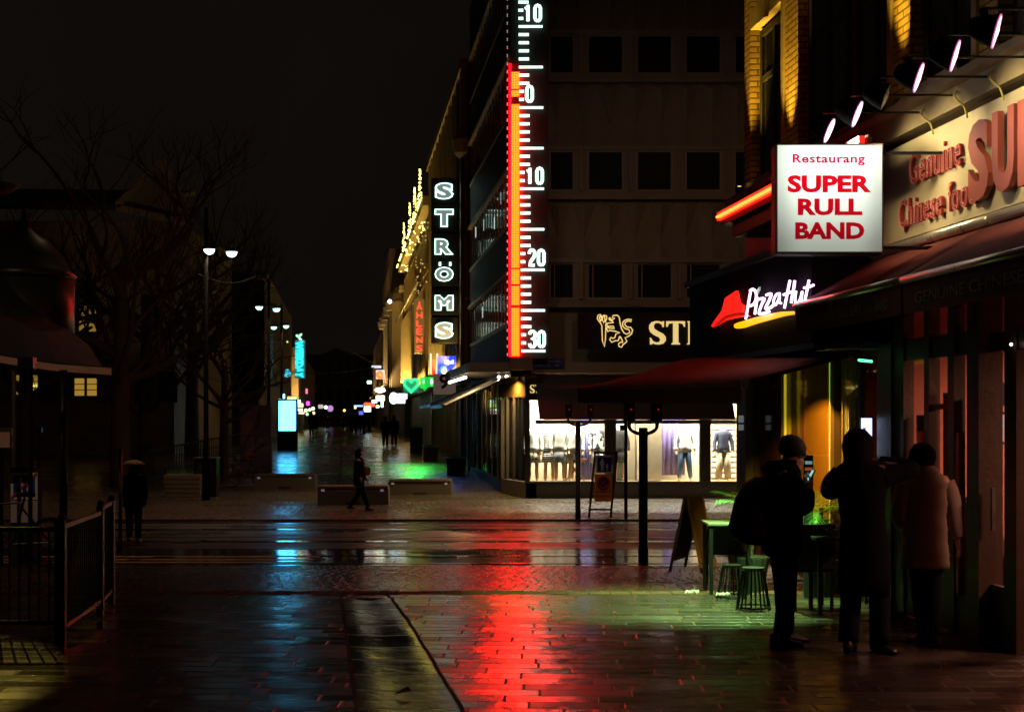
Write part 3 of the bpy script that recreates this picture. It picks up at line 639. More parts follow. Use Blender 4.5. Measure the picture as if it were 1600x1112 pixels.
def slope_cloth(b, K, y0, y1, d0, z0, d1, z1, th=.03):
    q = lambda y, d, z: (K - SL*y - d, y, z)
    b.hexa([q(y0,d0,z0-th), q(y0,d1,z1-th), q(y1,d1,z1-th), q(y1,d0,z0-th), q(y0,d0,z0), q(y0,d1,z1), q(y1,d1,z1), q(y1,d0,z0)])
slope_cloth(b, KS, 41.0, 46.5, .05, 3.0, 1.9, 2.15); b.build('cloth', M_['black_fabric'], aw2)
b = MB(); slope_cloth(b, KS, 47.0, 53.5, .05, 3.0, 1.9, 2.2); b.build('cloth', M_['black_fabric'], aw2)
b = MB(); b.sbox(KS, 41, 46.5, 1.88, 1.96, 2.1, 2.2); b.sbox(KS, 47, 53.5, 1.88, 1.96, 2.15, 2.25); b.build('front_rail', M_['bronze'], aw2)
# side shop windows
z0s, z1s = -.1, 2.9
sw = thing('side_shopfront', (KS - SL*45, 45, G(45)), 'row of tall dark glass shop windows with bronze posts along the side street', 'shopfront')
b = MB(); b.sbox(KS, 43.2, 54.5, -.35, -.05, -.8, z0s); b.build('plinth', M_['dark_stone'], sw)
b = MB(); y = 43.2
for y in (43.2, 44.9, 46.6, 48.3, 50.0, 51.7, 53.4, 54.4): b = MB(); b.sbox(KS, y, y + .09, -.09, -.04, z0s, z1s); b.build('post', M_['bronze'], sw)
b = MB(); b.sbox(KS, 43.2, 54.5, -.12, -.1, z0s, z1s); b.build('glass', M_['glass_side'], sw)
b = MB(); b.sbox(KS, 43.2, 54.5, -1.6, -1.5, -.3, z1s); b.build('back_wall', surf('side_back', (.3,.24,.18), .8), sw)
# chamfered corner glass
A = Vector((sx_(822), YF, 0)); Bc = Vector((KS - SL*43.2, 43.2, 0))
def lerp(t): return A + (Bc - A) * t
ch = thing('corner_shopfront', (A.x, A.y, G(41)), 'slanted corner windows between the side street and the bright display, under golden panels', 'shopfront')
b = MB()
for t in (0, .24, .48, .74, .97): 
    p = lerp(t); b = MB(); b.box(p.x - .04, p.x + .04, p.y - .04, p.y + .04, zs, 2.45); b.build('post', M_['frame_dark'], ch)
b = MB(); b.hexa([(A.x+.02, A.y+.1, zs), (A.x+.04, A.y+.1, zs), (Bc.x+.04, Bc.y+.1, zs), (Bc.x+.02, Bc.y+.1, zs), (A.x+.02, A.y+.1, 2.4), (A.x+.04, A.y+.1, 2.4), (Bc.x+.04, Bc.y+.1, 2.4), (Bc.x+.02, Bc.y+.1, 2.4)]); b.build('glass', M_['glass_side'], ch)
b = MB(); b.hexa([(A.x-.03, A.y, G(41)-.3), (A.x+.3, A.y, G(41)-.3), (Bc.x+.3, Bc.y, G(41)-.3), (Bc.x-.03, Bc.y, G(41)-.3), (A.x-.03, A.y, zs-.02), (A.x+.3, A.y, zs-.02), (Bc.x+.3, Bc.y, zs-.02), (Bc.x-.03, Bc.y, zs-.02)]); b.build('plinth', M_['dark_stone'], ch)
b = MB(); b.hexa([(A.x-.03, A.y, 2.42), (A.x+.3, A.y, 2.42), (Bc.x+.3, Bc.y, 2.42), (Bc.x-.03, Bc.y, 2.42), (A.x-.03, A.y, 3.1), (A.x+.3, A.y, 3.1), (Bc.x+.3, Bc.y, 3.1), (Bc.x-.03, Bc.y, 3.1)]); b.build('golden_fascia', M_['bronze'], ch)
for t in (.3, .62):
    p = lerp(t); b = MB(); b.ball((p.x - .35, p.y - .15, 3.02), .05); b.build('downlight', M_['lamp_warm'], ch)
    spot_light('down_light', (p.x - .35, p.y - .15, 2.95), (p.x - .1, p.y, 0), 420, (1,.6,.16), 150, .8, parent=ch)
spot_light('fascia_light', (-1.4, 43.6, 3.0), (-1.7, 42.6, -1), 650, (1,.6,.22), 140, .8, parent=ch)

# unseen fill lamps added just above the frame to lift facade and road
for k, (x, y, z, tg, e) in enumerate(((5.0, 27.5, 11.8, (4.5, 36.5, -1.0), 340), (-7.0, 30.0, 12.0, (-7, 34, 0), 420))):
    t = thing('catenary_lamp', (x, y, z), ['warm lamp hung over the crossing in front of the department store', 'warm lamp hung over the crossing on the left'][k], 'lamp', 'lamps hung over the tram street')
    b = MB(); b.loft([(x,y,z+.2,.08,.08),(x,y,z+.12,.24,.24),(x,y,z,.28,.28)], 16); b.build('shade', M_['dark_metal'], t); b = MB(); b.loft([(x,y,z-.06,.1,.1),(x,y,z-.001,.22,.22)], 16); b.build('lens', M_['lamp_warm'], t)
    b = MB(); b.tube([(x-14, y, z+.9), (x, y, z+.22), (x+14, y, z+.9)], .012, 5); b.build('wire', M_['dark_metal'], t)
    spot_light('lamp_light', (x, y, z - .1), tg, e, (1,.6,.36), 140, .7, parent=t)

# ================================================================ SIDE STREET, RIGHT ROW
def facade_windows(parent, K, y0, y1, floors, pitch, wdt, m=None, off=.4):
    for (za, zb) in floors:
        y = y0 + off
        while y + wdt < y1:
            f = MB(); f.sbox(K, y, y + wdt, .0, .05, za - .08, za); f.sbox(K, y, y + wdt, .0, .05, zb, zb + .08); f.sbox(K, y - .06, y, .0, .05, za - .08, zb + .08); f.sbox(K, y + wdt, y + wdt + .06, .0, .05, za - .08, zb + .08)
            wd = f.build('window', M_['stone_trim'], parent)
            q = MB(); q.sbox(K, y, y + wdt, .005, .02, za, zb); q.build('pane', m or M_['window_dark'], wd); y += pitch
def wallwash(parent, K, y0, y1, z, e, col, d=.45):
    f = MB(); f.sbox(K, y0, y1, d - .06, d + .06, z - .12, z - .04); f.build('light_trough', M_['dark_metal'], parent)
    ym = (y0 + y1) / 2; x = K - SL * ym - d
    d_ = bpy.data.lights.new('wall_wash', 'AREA'); d_.energy = e; d_.color = col; d_.shape = 'RECTANGLE'; d_.size = .08; d_.size_y = y1 - y0; d_.spread = R(150)
    o = bpy.data.objects.new('wall_wash', d_); C.objects.link(o); o.location = (x, ym, z)
    # local -Z up and towards the wall, local Y along the street
    zax = -(Vector((.28, 0, 1)).normalized()); yax = SV; xax = yax.cross(zax).normalized(); yax2 = zax.cross(xax)
    o.rotation_euler = Matrix((xax, yax2, zax)).transposed().to_euler(); o.parent = parent; o.matrix_parent_inverse = Matrix.Translation(-parent.location)
GOLD = (1, .62, .12)
# building beyond the glass store
b2 = thing('ribbed_building', (KS - SL*60, 60, G(60)), 'dark building with golden lit vertical ribs behind the tall vertical letter sign', 'building')
b = MB(); b.sbox(KS, 54.7, 78, -9, 0, 3.2, 15.5); b.build('wall', M_['tile_roof'], b2)
b = MB(); b.sbox(KS, 54.7, 78, -2, -.4, -.8, 3.2); b.build('ground_floor_wall', surf('shop_interior', (.12,.1,.08), .7), b2)
y = 55.0
while y < 77:
    b = MB(); b.sbox(KS, y, y + .28, 0, .3, 3.3, 15.2); b.build('rib', M_['stucco'], b2); y += 2.1
facade_windows(b2, KS, 55, 77.5, ((4.2, 6), (7.4, 9.2), (10.6, 12.4)), 2.1, 1.5, off=.42)
b = MB(); b.sbox(KS, 54.7, 78, -.2, .35, 15.2, 15.6); b.build('cornice', M_['stucco'], b2); b = MB(); b.sbox(KS, 54.7, 78, -.2, .25, 3.1, 3.4); b.build('cornice', M_['stucco'], b2)
b = MB(); y = 55
while y < 78: b.sbox(KS, y, y + .12, -.1, .05, -.6, 3.1); y += 1.9
b.build('shop_posts', M_['bronze'], b2); b = MB(); b.sbox(KS, 54.8, 78, -.08, -.06, -.4, 3.1); b.build('shop_glass', M_['glass_side'], b2)
b = MB(); b.tube([(KS-SL*54.9-.25, 54.9, -.5), (KS-SL*54.9-.25, 54.9, 12.2)], .07, 8); b.build('downpipe', M_['bronze'], b2)
lp = MB(); lp.loft([(KS-SL*55-.2,55,11.75,.1,.1),(KS-SL*55-.2,55,12,.35,.35),(KS-SL*55-.2,55,12.5,.45,.45),(KS-SL*55-.2,55,12.7,.3,.3)],12); lp.build('corner_dome', M_['stucco'], b2)
wallwash(b2, KS, 55.5, 77, 3.7, 800, GOLD, .6)
for y in (57, 62, 66.5, 70.5): 
    b = MB(); b.tube([(KS-SL*y+.25, y, .9), (KS-SL*y+.25, y, 2.3)], .05, 6); b.build('shop_tube', glow('shop_tube', (.5,1,.85), 2.5), b2)
spot_light('rib_light', (KS - SL*55.5 - .9, 55.2, 3.6), (KS - SL*56 - .1, 56, 9), 260, (1,.6,.12), 70, .7, parent=b2)
# taller dark block behind (silhouette)
b3 = thing('tall_dark_house', (KS - SL*66 + 3, 66, 0), 'tall dark house with chimneys rising behind the vertical letter sign', 'building')
b = MB(); b.sbox(KS, 56, 76, -14, -3.2, 8, 20.5); b.build('wall', M_['dark_stone'], b3)
b = MB(); b.sbox(KS, 60, 62, -6, -4.4, 20.5, 23.5); b.sbox(KS, 69, 71, -6, -4.2, 20.5, 23); b.build('chimney', M_['dark_stone'], b3)
# vertical letter sign
YL = 56.0
vs = thing('vertical_letter_sign', (sx_(695, YL), YL, sz_(535, YL)), 'tall vertical black sign with white neon outlined letters stacked one per box', 'sign')
letters = [('S', 313, 286), ('T', 356, 327), ('R', 399, 373), ('O', 441, 417), ('M', 486, 461), ('S', 530, 503)]
b = MB(); b.box(sx_(674, YL), sx_(716, YL), YL + .1, YL + .3, sz_(537, YL), sz_(278, YL)); b.build('column', M_['matt_black'], vs)
faceg = glow('neon_face', (.45,.62,.58), .30)
for ch_, yb, yt in letters:
    t_ = -1 if ch_ != 'O' else 0
    b = MB(); b.box(sx_(674, YL), sx_(716, YL), YL - .12, YL + .1, sz_(yb + 6, YL), sz_(yt - (13 if ch_ == 'O' else 7), YL)); bx = b.build('letter_box', M_['matt_black'], vs, bevel=.02)
    o = (sx_(679.5, YL), YL - .16, sz_(yb - .5, YL)); wd = 29.5 * YL / F; ht = (yb - yt - 1) * YL / F
    G_text(ch_, o, (1,0,0), (0,0,1), wd, ht, faceg, 'letter_face', vs, depth=-.01, bold=.075)
    G_text(ch_, o, (1,0,0), (0,0,1), wd, ht, glow('sign_neon', (.6,1,.85), 2.6), 'neon_outline', vs, bold=.075, outline=.024)
    if ch_ == 'O':
        for px in (686, 702):
            b = MB(); b.tube([(sx_(px, YL), YL - .16, sz_(413, YL)), (sx_(px + 3.5, YL), YL - .16, sz_(413, YL))], .075, 8); b.build('letter_dot', M_['neon_white'], vs)
b = MB()
for z in (4.8, 7.2, 9.6): b.box(sx_(716, YL), KS - SL*YL, YL + .15, YL + .2, z, z + .06)
b.build('bracket', M_['dark_metal'], vs)
# blue box sign
YB = 57.5
bs_ = thing('blue_box_sign', (sx_(706, YB), YB, sz_(580, YB)), 'glowing blue box sign with white lettering above the grey numeral sign', 'sign')
b = MB(); b.box(sx_(683, YB), sx_(730, YB), YB, YB + .2, sz_(592, YB), sz_(556, YB)); b.build('panel', glow('blue_sign', (.01,.07,1), 1.0), bs_)
b = MB(); b.box(sx_(730, YB), sx_(747, YB), YB + .05, YB + .2, sz_(572, YB), sz_(557, YB)); b.build('side_panel', glow('blue_sign_dim', (.02,.05,.8), .3), bs_)
G_text('Kjell &', (sx_(695, YB), YB - .01, sz_(570.5, YB)), (1,0,0), (0,0,1), 22 * YB / F, 8.5 * YB / F, glow('sign_text', (.8,.9,1), 2.2), parent=bs_, depth=-.02, bold=.02)
b = MB(); b.ball((sx_(693, YB), YB - .05, sz_(577, YB)), .16, 8, 6); b.build('round_lamp', glow('cyan_lamp', (.1,.6,.7), .8), bs_)
# grey numeral sign
YN = 52.5
ns = thing('numeral_sign', (sx_(694, YN), YN, sz_(616, YN)), 'grey square hanging sign with a rounded black numeral nine', 'sign')
b = MB(); b.box(sx_(677, YN), sx_(712, YN), YN, YN + .15, sz_(616, YN), sz_(584, YN)); b.build('panel', glow('grey_sign', (.5,.36,.28), .13), ns)
G_text('9', (sx_(686, YN), YN - .02, sz_(608, YN)), (1,0,0), (0,0,1), 16 * YN / F, 24 * YN / F, M_['black'], parent=ns, depth=-.03, bold=.03)
# red blade
rb = thing('red_blade_sign', (sx_(677, 61), 61, sz_(600, 61)), 'narrow red blade sign edged white beside the blue box sign', 'sign')
b = MB(); b.box(sx_(675, 61), sx_(681, 61), 61, 61.15, sz_(586, 61), sz_(562, 61)); b.build('panel', glow('red_sign', (1,.01,.01), 1.3), rb)
b = MB(); b.box(sx_(682, 61), sx_(684.5, 61), 61, 61.1, sz_(584, 61), sz_(552, 61)); b.box(sx_(672, 61), sx_(674, 61), 61, 61.1, sz_(584, 61), sz_(552, 61)); b.build('edge_tube', glow('warm_tube', (1,.85,.6), 1.2), rb)
# pharmacy heart
YH = 70.0
ph = thing('heart_sign', (sx_(643, YH), YH, sz_(612, YH)), 'green glowing neon heart on a dark teal box over the street', 'sign')
b = MB(); b.box(sx_(630, YH), sx_(654, YH), YH + .05, YH + .25, sz_(613, YH), sz_(592, YH)); b.build('panel', glow('teal_panel', (.0,.12,.12), .35), ph)
hp = []
for k in range(28):
    t = 2 * math.pi * k / 28; hx = 19 * math.sin(t)**3; hy = 13*math.cos(t)-5*math.cos(2*t)-2*math.cos(3*t)-math.cos(4*t)
    hp.append((sx_(642.5 + hx * .6, YH), YH - .04, sz_(601 - hy * .72, YH)))
b = MB(); b.tube(hp, .055, 8, closed=True); b.build('heart_tube', glow('heart_green', (.03,1,.3), 1.6), ph)
pg = thing('green_pharmacy_sign', (sx_(666, 66), 66, sz_(600, 66)), 'bright green sign with white lettering right of the heart', 'sign')
b = MB(); b.sbox(KS, 64.5, 68.5, .9, 1.1, sz_(605, 66), sz_(590, 66)); b.box(sx_(656, 66), sx_(677, 66), 66, 66.2, sz_(604, 66), sz_(589, 66)); b.build('panel', glow('green_sign', (.005,.8,.08), .8), pg)
b = MB(); b.prism([(sx_(p, 66), 65.98, sz_(q, 66)) for p, q in ((656,604),(668,604),(666,608),(663,611),(661,607),(657,607))], (0,.1,0)); b.build('tail', glow('green_sign', (.005,.8,.08), .8), pg)
G_text('Apotek', (sx_(661, 65.9), 65.95, sz_(600, 65.9)), (1,0,0), (0,0,1), 15.5 * 66 / F, 7.5 * 66 / F, glow('green_text', (.8,1,.85), 3), parent=pg, depth=-.03, bold=.02)
spot_light('green_spill', (KS - SL*66 - 1.3, 62.5, 3.0), (KS - SL*58 - 2.2, 58.5, 0), 1500, (.03,1,.12), 50, .8, .1, parent=pg)
spot_light('blue_spill', (KS - SL*56 - 1.2, 57.3, 3.6), (KS - SL*53 - 1.5, 53, 0), 260, (.1,.25,1), 60, .9, .2, parent=bs_)
# Ahlens building
b4 = thing('store_with_spires', (KS - SL*95, 95, .2), 'store with gold lit ribs and light strung spires along its roof', 'building')
b = MB(); b.sbox(KS, 78, 115, -12, 0, 3.4, 13.4); b.build('wall', M_['dark_stone'], b4)
b = MB(); b.sbox(KS, 78, 115, -3, -.5, -.2, 3.4); b.build('ground_floor_wall', surf('far_shop', (.3,.22,.12), .6), b4)
b = MB(); b.sbox(KS, 78, 115, -.2, .5, 13.4, 13.9); b.build('cornice', M_['stucco'], b4); b = MB(); b.sbox(KS, 78, 115, -.1, .3, 3.2, 3.6); b.build('cornice', M_['stucco'], b4)
y = 78.5
while y < 114:
    b = MB(); b.sbox(KS, y, y + .35, 0, .35, 3.7, 9.2); b.build('rib', M_['stucco'], b4); y += 1.9
facade_windows(b4, KS, 78.3, 114.5, ((4.2, 6.1), (6.9, 8.8), (10.2, 12.6)), 1.9, 1.15, off=.6)
wallwash(b4, KS, 79, 114, 3.9, 3600, GOLD, .7)
wallwash(b4, KS, 79, 114, 9.4, 140, (1,.55,.12), .7)
bulb = glow('fairy_lights', (1,.88,.2), 5)
b = MB(); y = 78.6
while y < 114.5:
    if y % 7 < 4.6: b.ball((KS - SL*y - .62, y, 13.75), .06, 5, 3)
    y += .42
b.build('cornice_lights', bulb, b4)
for i, y in enumerate((85, 91.6, 98.5, 108.6)):
    x = KS - SL*y - .3; t = thing('roof_spire', (x, y, 13.9), ['tallest light strung spire on the roof, nearest the vertical letter sign', 'second roof spire of lights from the vertical letter sign', 'third roof spire of lights from the vertical letter sign', 'farthest roof spire of lights, leftmost on the roof'][i], 'roof spire', 'spires of lights on the store roof')
    b = MB(); b.loft([(x,y,13.6,.09,.09),(x,y,14.6,.07,.07),(x,y,15.6,.04,.04),(x,y,16.45,.02,.02)], 8); b.build('cone', M_['stucco'], t)
    b = MB()
    for k in range(90):
        h = random.random() ** .8; a = random.uniform(0, 6.28); r = .17 * (1 - h) + .02 + (.25 * random.random() if h < .25 else 0)
        b.ball((x + r*math.cos(a), y + r*math.sin(a), 12.7 + h * 3.85), .045, 5, 3)
    b.build('fairy_lights', bulb, t)
b = MB()
for k in range(34):
    y = 79 + random.random() * 20; b.ball((KS - SL*y - .06, y, 9.6 + random.random() * 3.6), .045, 5, 3)
b.build('scattered_lights', glow('fairy_dim', (1,.6,.15), .8), b4)
YA = 80.0
as_ = thing('red_vertical_sign', (sx_(655, YA), YA, sz_(552, YA)), 'vertical red glowing letters on a dark blade left of the white neon letters', 'sign')
b = MB(); b.box(sx_(647.5, YA), sx_(663, YA), YA, YA + .3, sz_(552, YA), sz_(467, YA)); b.build('panel', glow('dark_red_panel', (.12,.0,.0), .12), as_)
redn = glow('red_letters', (1,.02,.02), 1.6)
for k, ch_ in enumerate('ÅHLÉNS'):
    yb = 484 + k * 12.9; hh = 13.2 if ch_ == 'Å' else (12 if ch_ == 'É' else 9.5)
    G_text(ch_, (sx_(650.5, YA), YA - .02, sz_(yb, YA)), (1,0,0), (0,0,1), 9.5 * YA / F, hh * YA / F, redn, 'letter', as_, depth=-.05, bold=.015)
# far lit houses on the right side
b5 = thing('ornate_house', (KS - SL*130, 130, .2), 'pale ornate stone house lit gold, with carved bays beyond the spire store', 'building')
b = MB(); b.sbox(KS, 115.2, 150, -12, -.05, -.5, 12); b.build('wall', M_['stucco'], b5)
for y in (118, 124, 130, 137, 144):
    b = MB(); b.sbox(KS, y, y + 1.6, 0, .9, 4.2, 10.6); b.loft([(KS-SL*(y+.8)-.5, y+.8, 10.6, .9, .9), (KS-SL*(y+.8)-.5, y+.8, 11.3, 1.0, 1.0), (KS-SL*(y+.8)-.5, y+.8, 12.0, .6, .6), (KS-SL*(y+.8)-.5, y+.8, 12.6, .12, .12)], 10); b.build('bay', M_['stucco'], b5)
b = MB(); b.sbox(KS, 115.2, 150, -.2, .4, 12, 12.4); b.build('cornice', M_['stucco'], b5); b = MB(); b.sbox(KS, 115.2, 150, -.1, .35, 3.8, 4.1); b.build('cornice', M_['stucco'], b5)
facade_windows(b5, KS, 115.5, 149.5, ((4.8, 6.6), (7.6, 9.4)), 2.9, 1.2, off=4.6)
wallwash(b5, KS, 116, 149, 4.5, 1500, (1,.66,.25), 1.5)
b6 = thing('tall_plain_house', (KS - SL*165, 165, .2), 'tall dark plain house rising behind the ornate gold lit house', 'building')
b = MB(); b.sbox(KS, 150.5, 180, -12, .1, -.5, 19.5); b.build('wall', M_['facade_stone'], b6); facade_windows(b6, KS - .1, 151, 179, ((5, 7), (8.5, 10.5), (12, 14), (15.5, 17.5)), 3, 1.3)
b = MB(); b.sbox(KS, 180.5, 235, -12, .2, -.5, 12.5); b7 = thing('far_row_house', (KS - SL*205, 205, .2), 'low far house near the street end, above the small shop lights', 'building'); b.build('wall', M_['stucco'], b7); facade_windows(b7, KS - .2, 181, 234, ((4.5, 6.5), (8.5, 10.5)), 3.4, 1.4)
wallwash(b7, KS, 182, 234, 4.4, 800, (1,.6,.25), 1.2)
# closing facade
b8 = thing('end_building', (-29, 262, .2), 'dim classical palace with central gable closing the far end of the street', 'building')
def ex(px): return (px - 800) * 262 / F
def ez(py): return H + (648 - py) * 262 / F
b = MB(); b.box(ex(440), ex(620), 262, 280, 0, ez(556)); b.build('wall', M_['facade_stone'], b8)
b = MB(); b.prism([(ex(496), 261.9, ez(556)), (ex(556), 261.9, ez(556)), (ex(526), 261.9, ez(543))], (0, 2, 0)); b.build('gable', M_['facade_stone'], b8)
b = MB(); b.box(ex(440), ex(620), 261.5, 262, ez(557), ez(554)); b.box(ex(440), ex(620), 261.7, 262, ez(598), ez(596)); b.build('cornice', M_['stucco'], b8)
for px in range(452, 612, 15):
    for (ya, yb) in ((592, 566), (636, 606)):
        f = MB(); f.box(ex(px) - .12, ex(px + 6) + .12, 261.85, 262, ez(ya) - .12, ez(yb) + .12); wd = f.build('window', M_['stone_trim'], b8)
        q = MB(); q.box(ex(px), ex(px + 6), 261.8, 261.86, ez(ya), ez(yb)); q.build('pane', M_['window_dark'], wd)
# small far signs: (px, py, w, h, distance, colour, strength, label)
far = [(588, 573, 15, 4, 108, (.8,.9,1), .5, 'small pale sign strip at the top of the orange spiral sign'),
 (594, 585, 13, 14, 100, None, 0, 'round orange spiral sign on white, over the right hand shops'),
 (577, 597, 7, 5, 150, (.4,1,.5), 2.0, 'small green white light left of the spiral sign'),
 (594, 608, 13, 7, 98, (.75,1,.9), 2.6, 'white glowing bowl sign just under the orange spiral'),
 (615, 622, 5, 14, 86, (.5,1,.85), 3.2, 'white green crescent sign left of small lettering'),
 (628, 619, 20, 4, 85, (.75,.9,1), 1.6, 'small white lettering strip right of the crescent, upper line'),
 (626, 626, 17, 3, 85, (.75,1,.9), 1.8, 'small white lettering strip right of the crescent, lower line'),
 (594, 622, 14, 9, 112, (1,.85,.55), 2.0, 'cream glowing box sign above the crossing couple'),
 (585, 627, 8, 5, 125, (.4,1,.8), 2.6, 'little mint green light beside the cream box sign'),
 (577, 632, 17, 6, 140, (1,.05,.02), 2.4, 'red far shop sign above the pale blue box'),
 (574, 639, 11, 9, 138, (.5,1,.95), 2.4, 'pale cyan glowing box under the red far sign'),
 (590, 635, 5, 4, 140, (1,.9,.3), 2.4, 'small yellow light at the right end of the red sign'),
 (597, 630, 3.5, 12, 104, (.5,1,.7), 2.8, 'upright green white tube light below the cream box'),
 (560, 634, 14, 2.5, 170, (.35,.6,1), .9, 'thin blue white light strip at the street end'),
 (555, 637, 3, 3, 172, (1,.7,.2), 1.5, 'tiny orange light under the blue strip'),
 (564, 645, 7, 6, 172, (.15,.15,1), .5, 'small violet blue light panel at the street end'),
 (538, 641, 4, 4, 200, (1,.7,.05), 1.6, 'single yellow lamp before the end building'),
 (509, 636, 5, 5, 190, (.7,1,.9), 4.0, 'bright white lamp at the foot of the end building'),
 (501, 635, 8, 6, 210, (.7,.55,.5), .5, 'row of pale lit doors in the end building'),
 (516, 638, 10, 3, 205, (.6,.3,.7), .5, 'faint lilac light strip right of the white lamp'),
 (479, 611, 3, 8, 175, (1,.15,.3), .9, 'small pink upright sign on the left side of the street'),
 (481, 630, 5, 6, 172, (1,.05,.8), 1.6, 'magenta light under the pink upright sign'),
 (467, 628, 5, 7, 135, (.4,1,.8), 2.6, 'mint light just right of the display panel top'),
 (469, 633, 9, 6, 133, (.7,1,.2), 1.8, 'yellow green light right of the display panel'),
 (468, 640, 10, 3.5, 131, (.9,.95,.7), 1.6, 'cream light bar beside the display panel'),
 (471, 645, 9, 3, 129, (1,.6,.45), 1.2, 'pinkish light bar beside the display panel'),
 (478, 641, 5, 5, 165, (.6,1,.3), 3.0, 'green bulb, first of three by the street end'),
 (484, 640, 4.5, 4.5, 167, (.6,1,.3), 3.0, 'green bulb, second of three by the street end'),
 (489, 638, 5, 6, 169, (.5,1,.4), 3.0, 'green bulb, third and highest of three'),
 (480, 647, 4, 4, 165, (.3,1,.4), 2.0, 'small green lamp below the three green bulbs'),
 (490, 645, 4.5, 4, 169, (1,.8,.3), 1.5, 'small amber lamp below the third green bulb'),
 (456, 622, 14, 3.5, 128, (.3,1,.25), 2.0, 'green light bar above the display panel'),
 (452, 620, 7, 2.5, 128, (1,.05,.02), 1.4, 'short red light bar above the display panel'),
 (443, 619, 4, 7, 126, (.3,.9,1), 1.6, 'small cyan light above the left of the display panel'),
 (429, 619.5, 5, 3.5, 140, (.05,.08,1), .8, 'small deep blue light left of the display panel'),
 (421, 619, 3, 3, 140, (.05,.05,1), .4, 'faint blue dot far left of the display panel'),
 (449, 534, 3, 3, 120, (.6,.9,.3), .8, 'tiny green lamp left of the cyan vertical sign')]
for px, py, wd, ht, y, col, st, lab in far:
    x = sx_(px, y); z = sz_(py, y); W2 = wd * y / F / 2; H2 = ht * y / F / 2
    lampy = 'lamp' in lab or 'bulb' in lab or 'dot' in lab
    t = thing('street_lamp' if 'lamp' in lab else 'shop_sign' if 'sign' in lab else 'shop_light', (x, y, z), lab, 'lamp' if lampy else ('sign' if 'sign' in lab else 'light'))
    b = MB()
    if col is None:
        b.box(x - W2, x + W2, y, y + .15, z - H2, z + H2); b.build('panel', glow('white_box', (.9,.9,1), 1.0), t)
        q = MB(); sp_ = [(x + math.cos(a*.5) * W2 * (.12 + a * .035), y - .06, z + math.sin(a*.5) * H2 * (.12 + a * .035)) for a in range(0, 25)]; q.tube(sp_, .07, 6); q.build('spiral', glow('orange_spiral', (1,.2,.03), 1.4), t)
    elif lampy: b.ball((x, y, z), W2, 10, 6); b.build('globe', glow('far_glow', col, st * 1.8), t, smooth=True)
    elif 'crescent' in lab or 'bowl' in lab:
        a0, a1 = (60, 300) if 'crescent' in lab else (180, 360)
        b.tube([(x + math.cos(R(a)) * W2 * (1.6 if 'crescent' in lab else 1), y, z + math.sin(R(a)) * H2 * .9) for a in range(a0, a1 + 1, 15)], .1, 8); b.build('tube', glow('far_glow', col, st * 1.8), t, smooth=True)
        if 'bowl' in lab: q = MB(); q.box(x - W2, x + W2, y, y + .1, z, z + .1); q.build('rim', glow('far_glow', col, st * 1.8), t)
    elif 'strip right of the crescent' in lab:
        G_text('Coiffeur' if 'upper' in lab else 'frisör', (x - W2, y, z - H2), (1,0,0), (0,0,1), W2*2, H2*2, glow('far_glow', col, st * 1.8), 'lettering', t, depth=-.05, bold=.02)
    else:
        b.box(x - W2, x + W2, y, y + .2, z - H2, z + H2); b.build('panel', glow('far_glow', col, st * 1.8), t, bevel=min(W2, H2) * .35)
        if y < 160: q = MB(); q.box(x - W2*1.08, x + W2*1.08, y + .05, y + .25, z - H2*1.1, z + H2*1.1); q.build('housing', M_['dark_metal'], t, bevel=min(W2, H2) * .3)
# wall lamp + wires
t = thing('wall_lamp', (sx_(609, 118), 118, sz_(471, 118)), 'bright blue white lamp high on the ornate gold house', 'lamp')
b = MB(); b.ball((sx_(609, 114), 114, sz_(471, 114)), .17, 10, 6); b.build('globe', glow('bluewhite', (.6,.8,1), 6), t); b = MB(); b.bar((sx_(609,114), 114, sz_(471,114)), (sx_(613,114)+.6, 114.5, sz_(471,114)+.3), .06, .06); b.build('bracket', M_['dark_metal'], t)
for (a, c, r, lab) in (
                  ((sx_(440,90),90,sz_(579,90)), (sx_(585,90),90,sz_(574,90)), .03, 'overhead wire spanning the far street low above the shop lights'),
                  ((sx_(538,95),95,sz_(543,95)), (sx_(582,95),95,sz_(568,95)), .04, 'pale flag pole slanting over the far street'),
                  ((sx_(310,40),40,sz_(428,40)), (sx_(400,52),52,sz_(431,52)), .014, 'short overhead wire glinting right of the lamp pole'),
                  ((sx_(600,43),43,sz_(455,43)), (sx_(1120,40),40,sz_(462,40)), .008, 'thin tram wire crossing in front of the grey department store')):
    p = [Vector(a).lerp(Vector(c), k / 8) + Vector((0, 0, -.25 * math.sin(math.pi * k / 8) * (r < .035))) for k in range(9)]
    b = MB(); b.tube(p, r, 5); tag(b.build('overhead_wire' if 'wire' in lab else 'flag_pole', surf('wire', (.35,.22,.14), .4, .5)), lab, 'wire' if 'wire' in lab else 'pole')
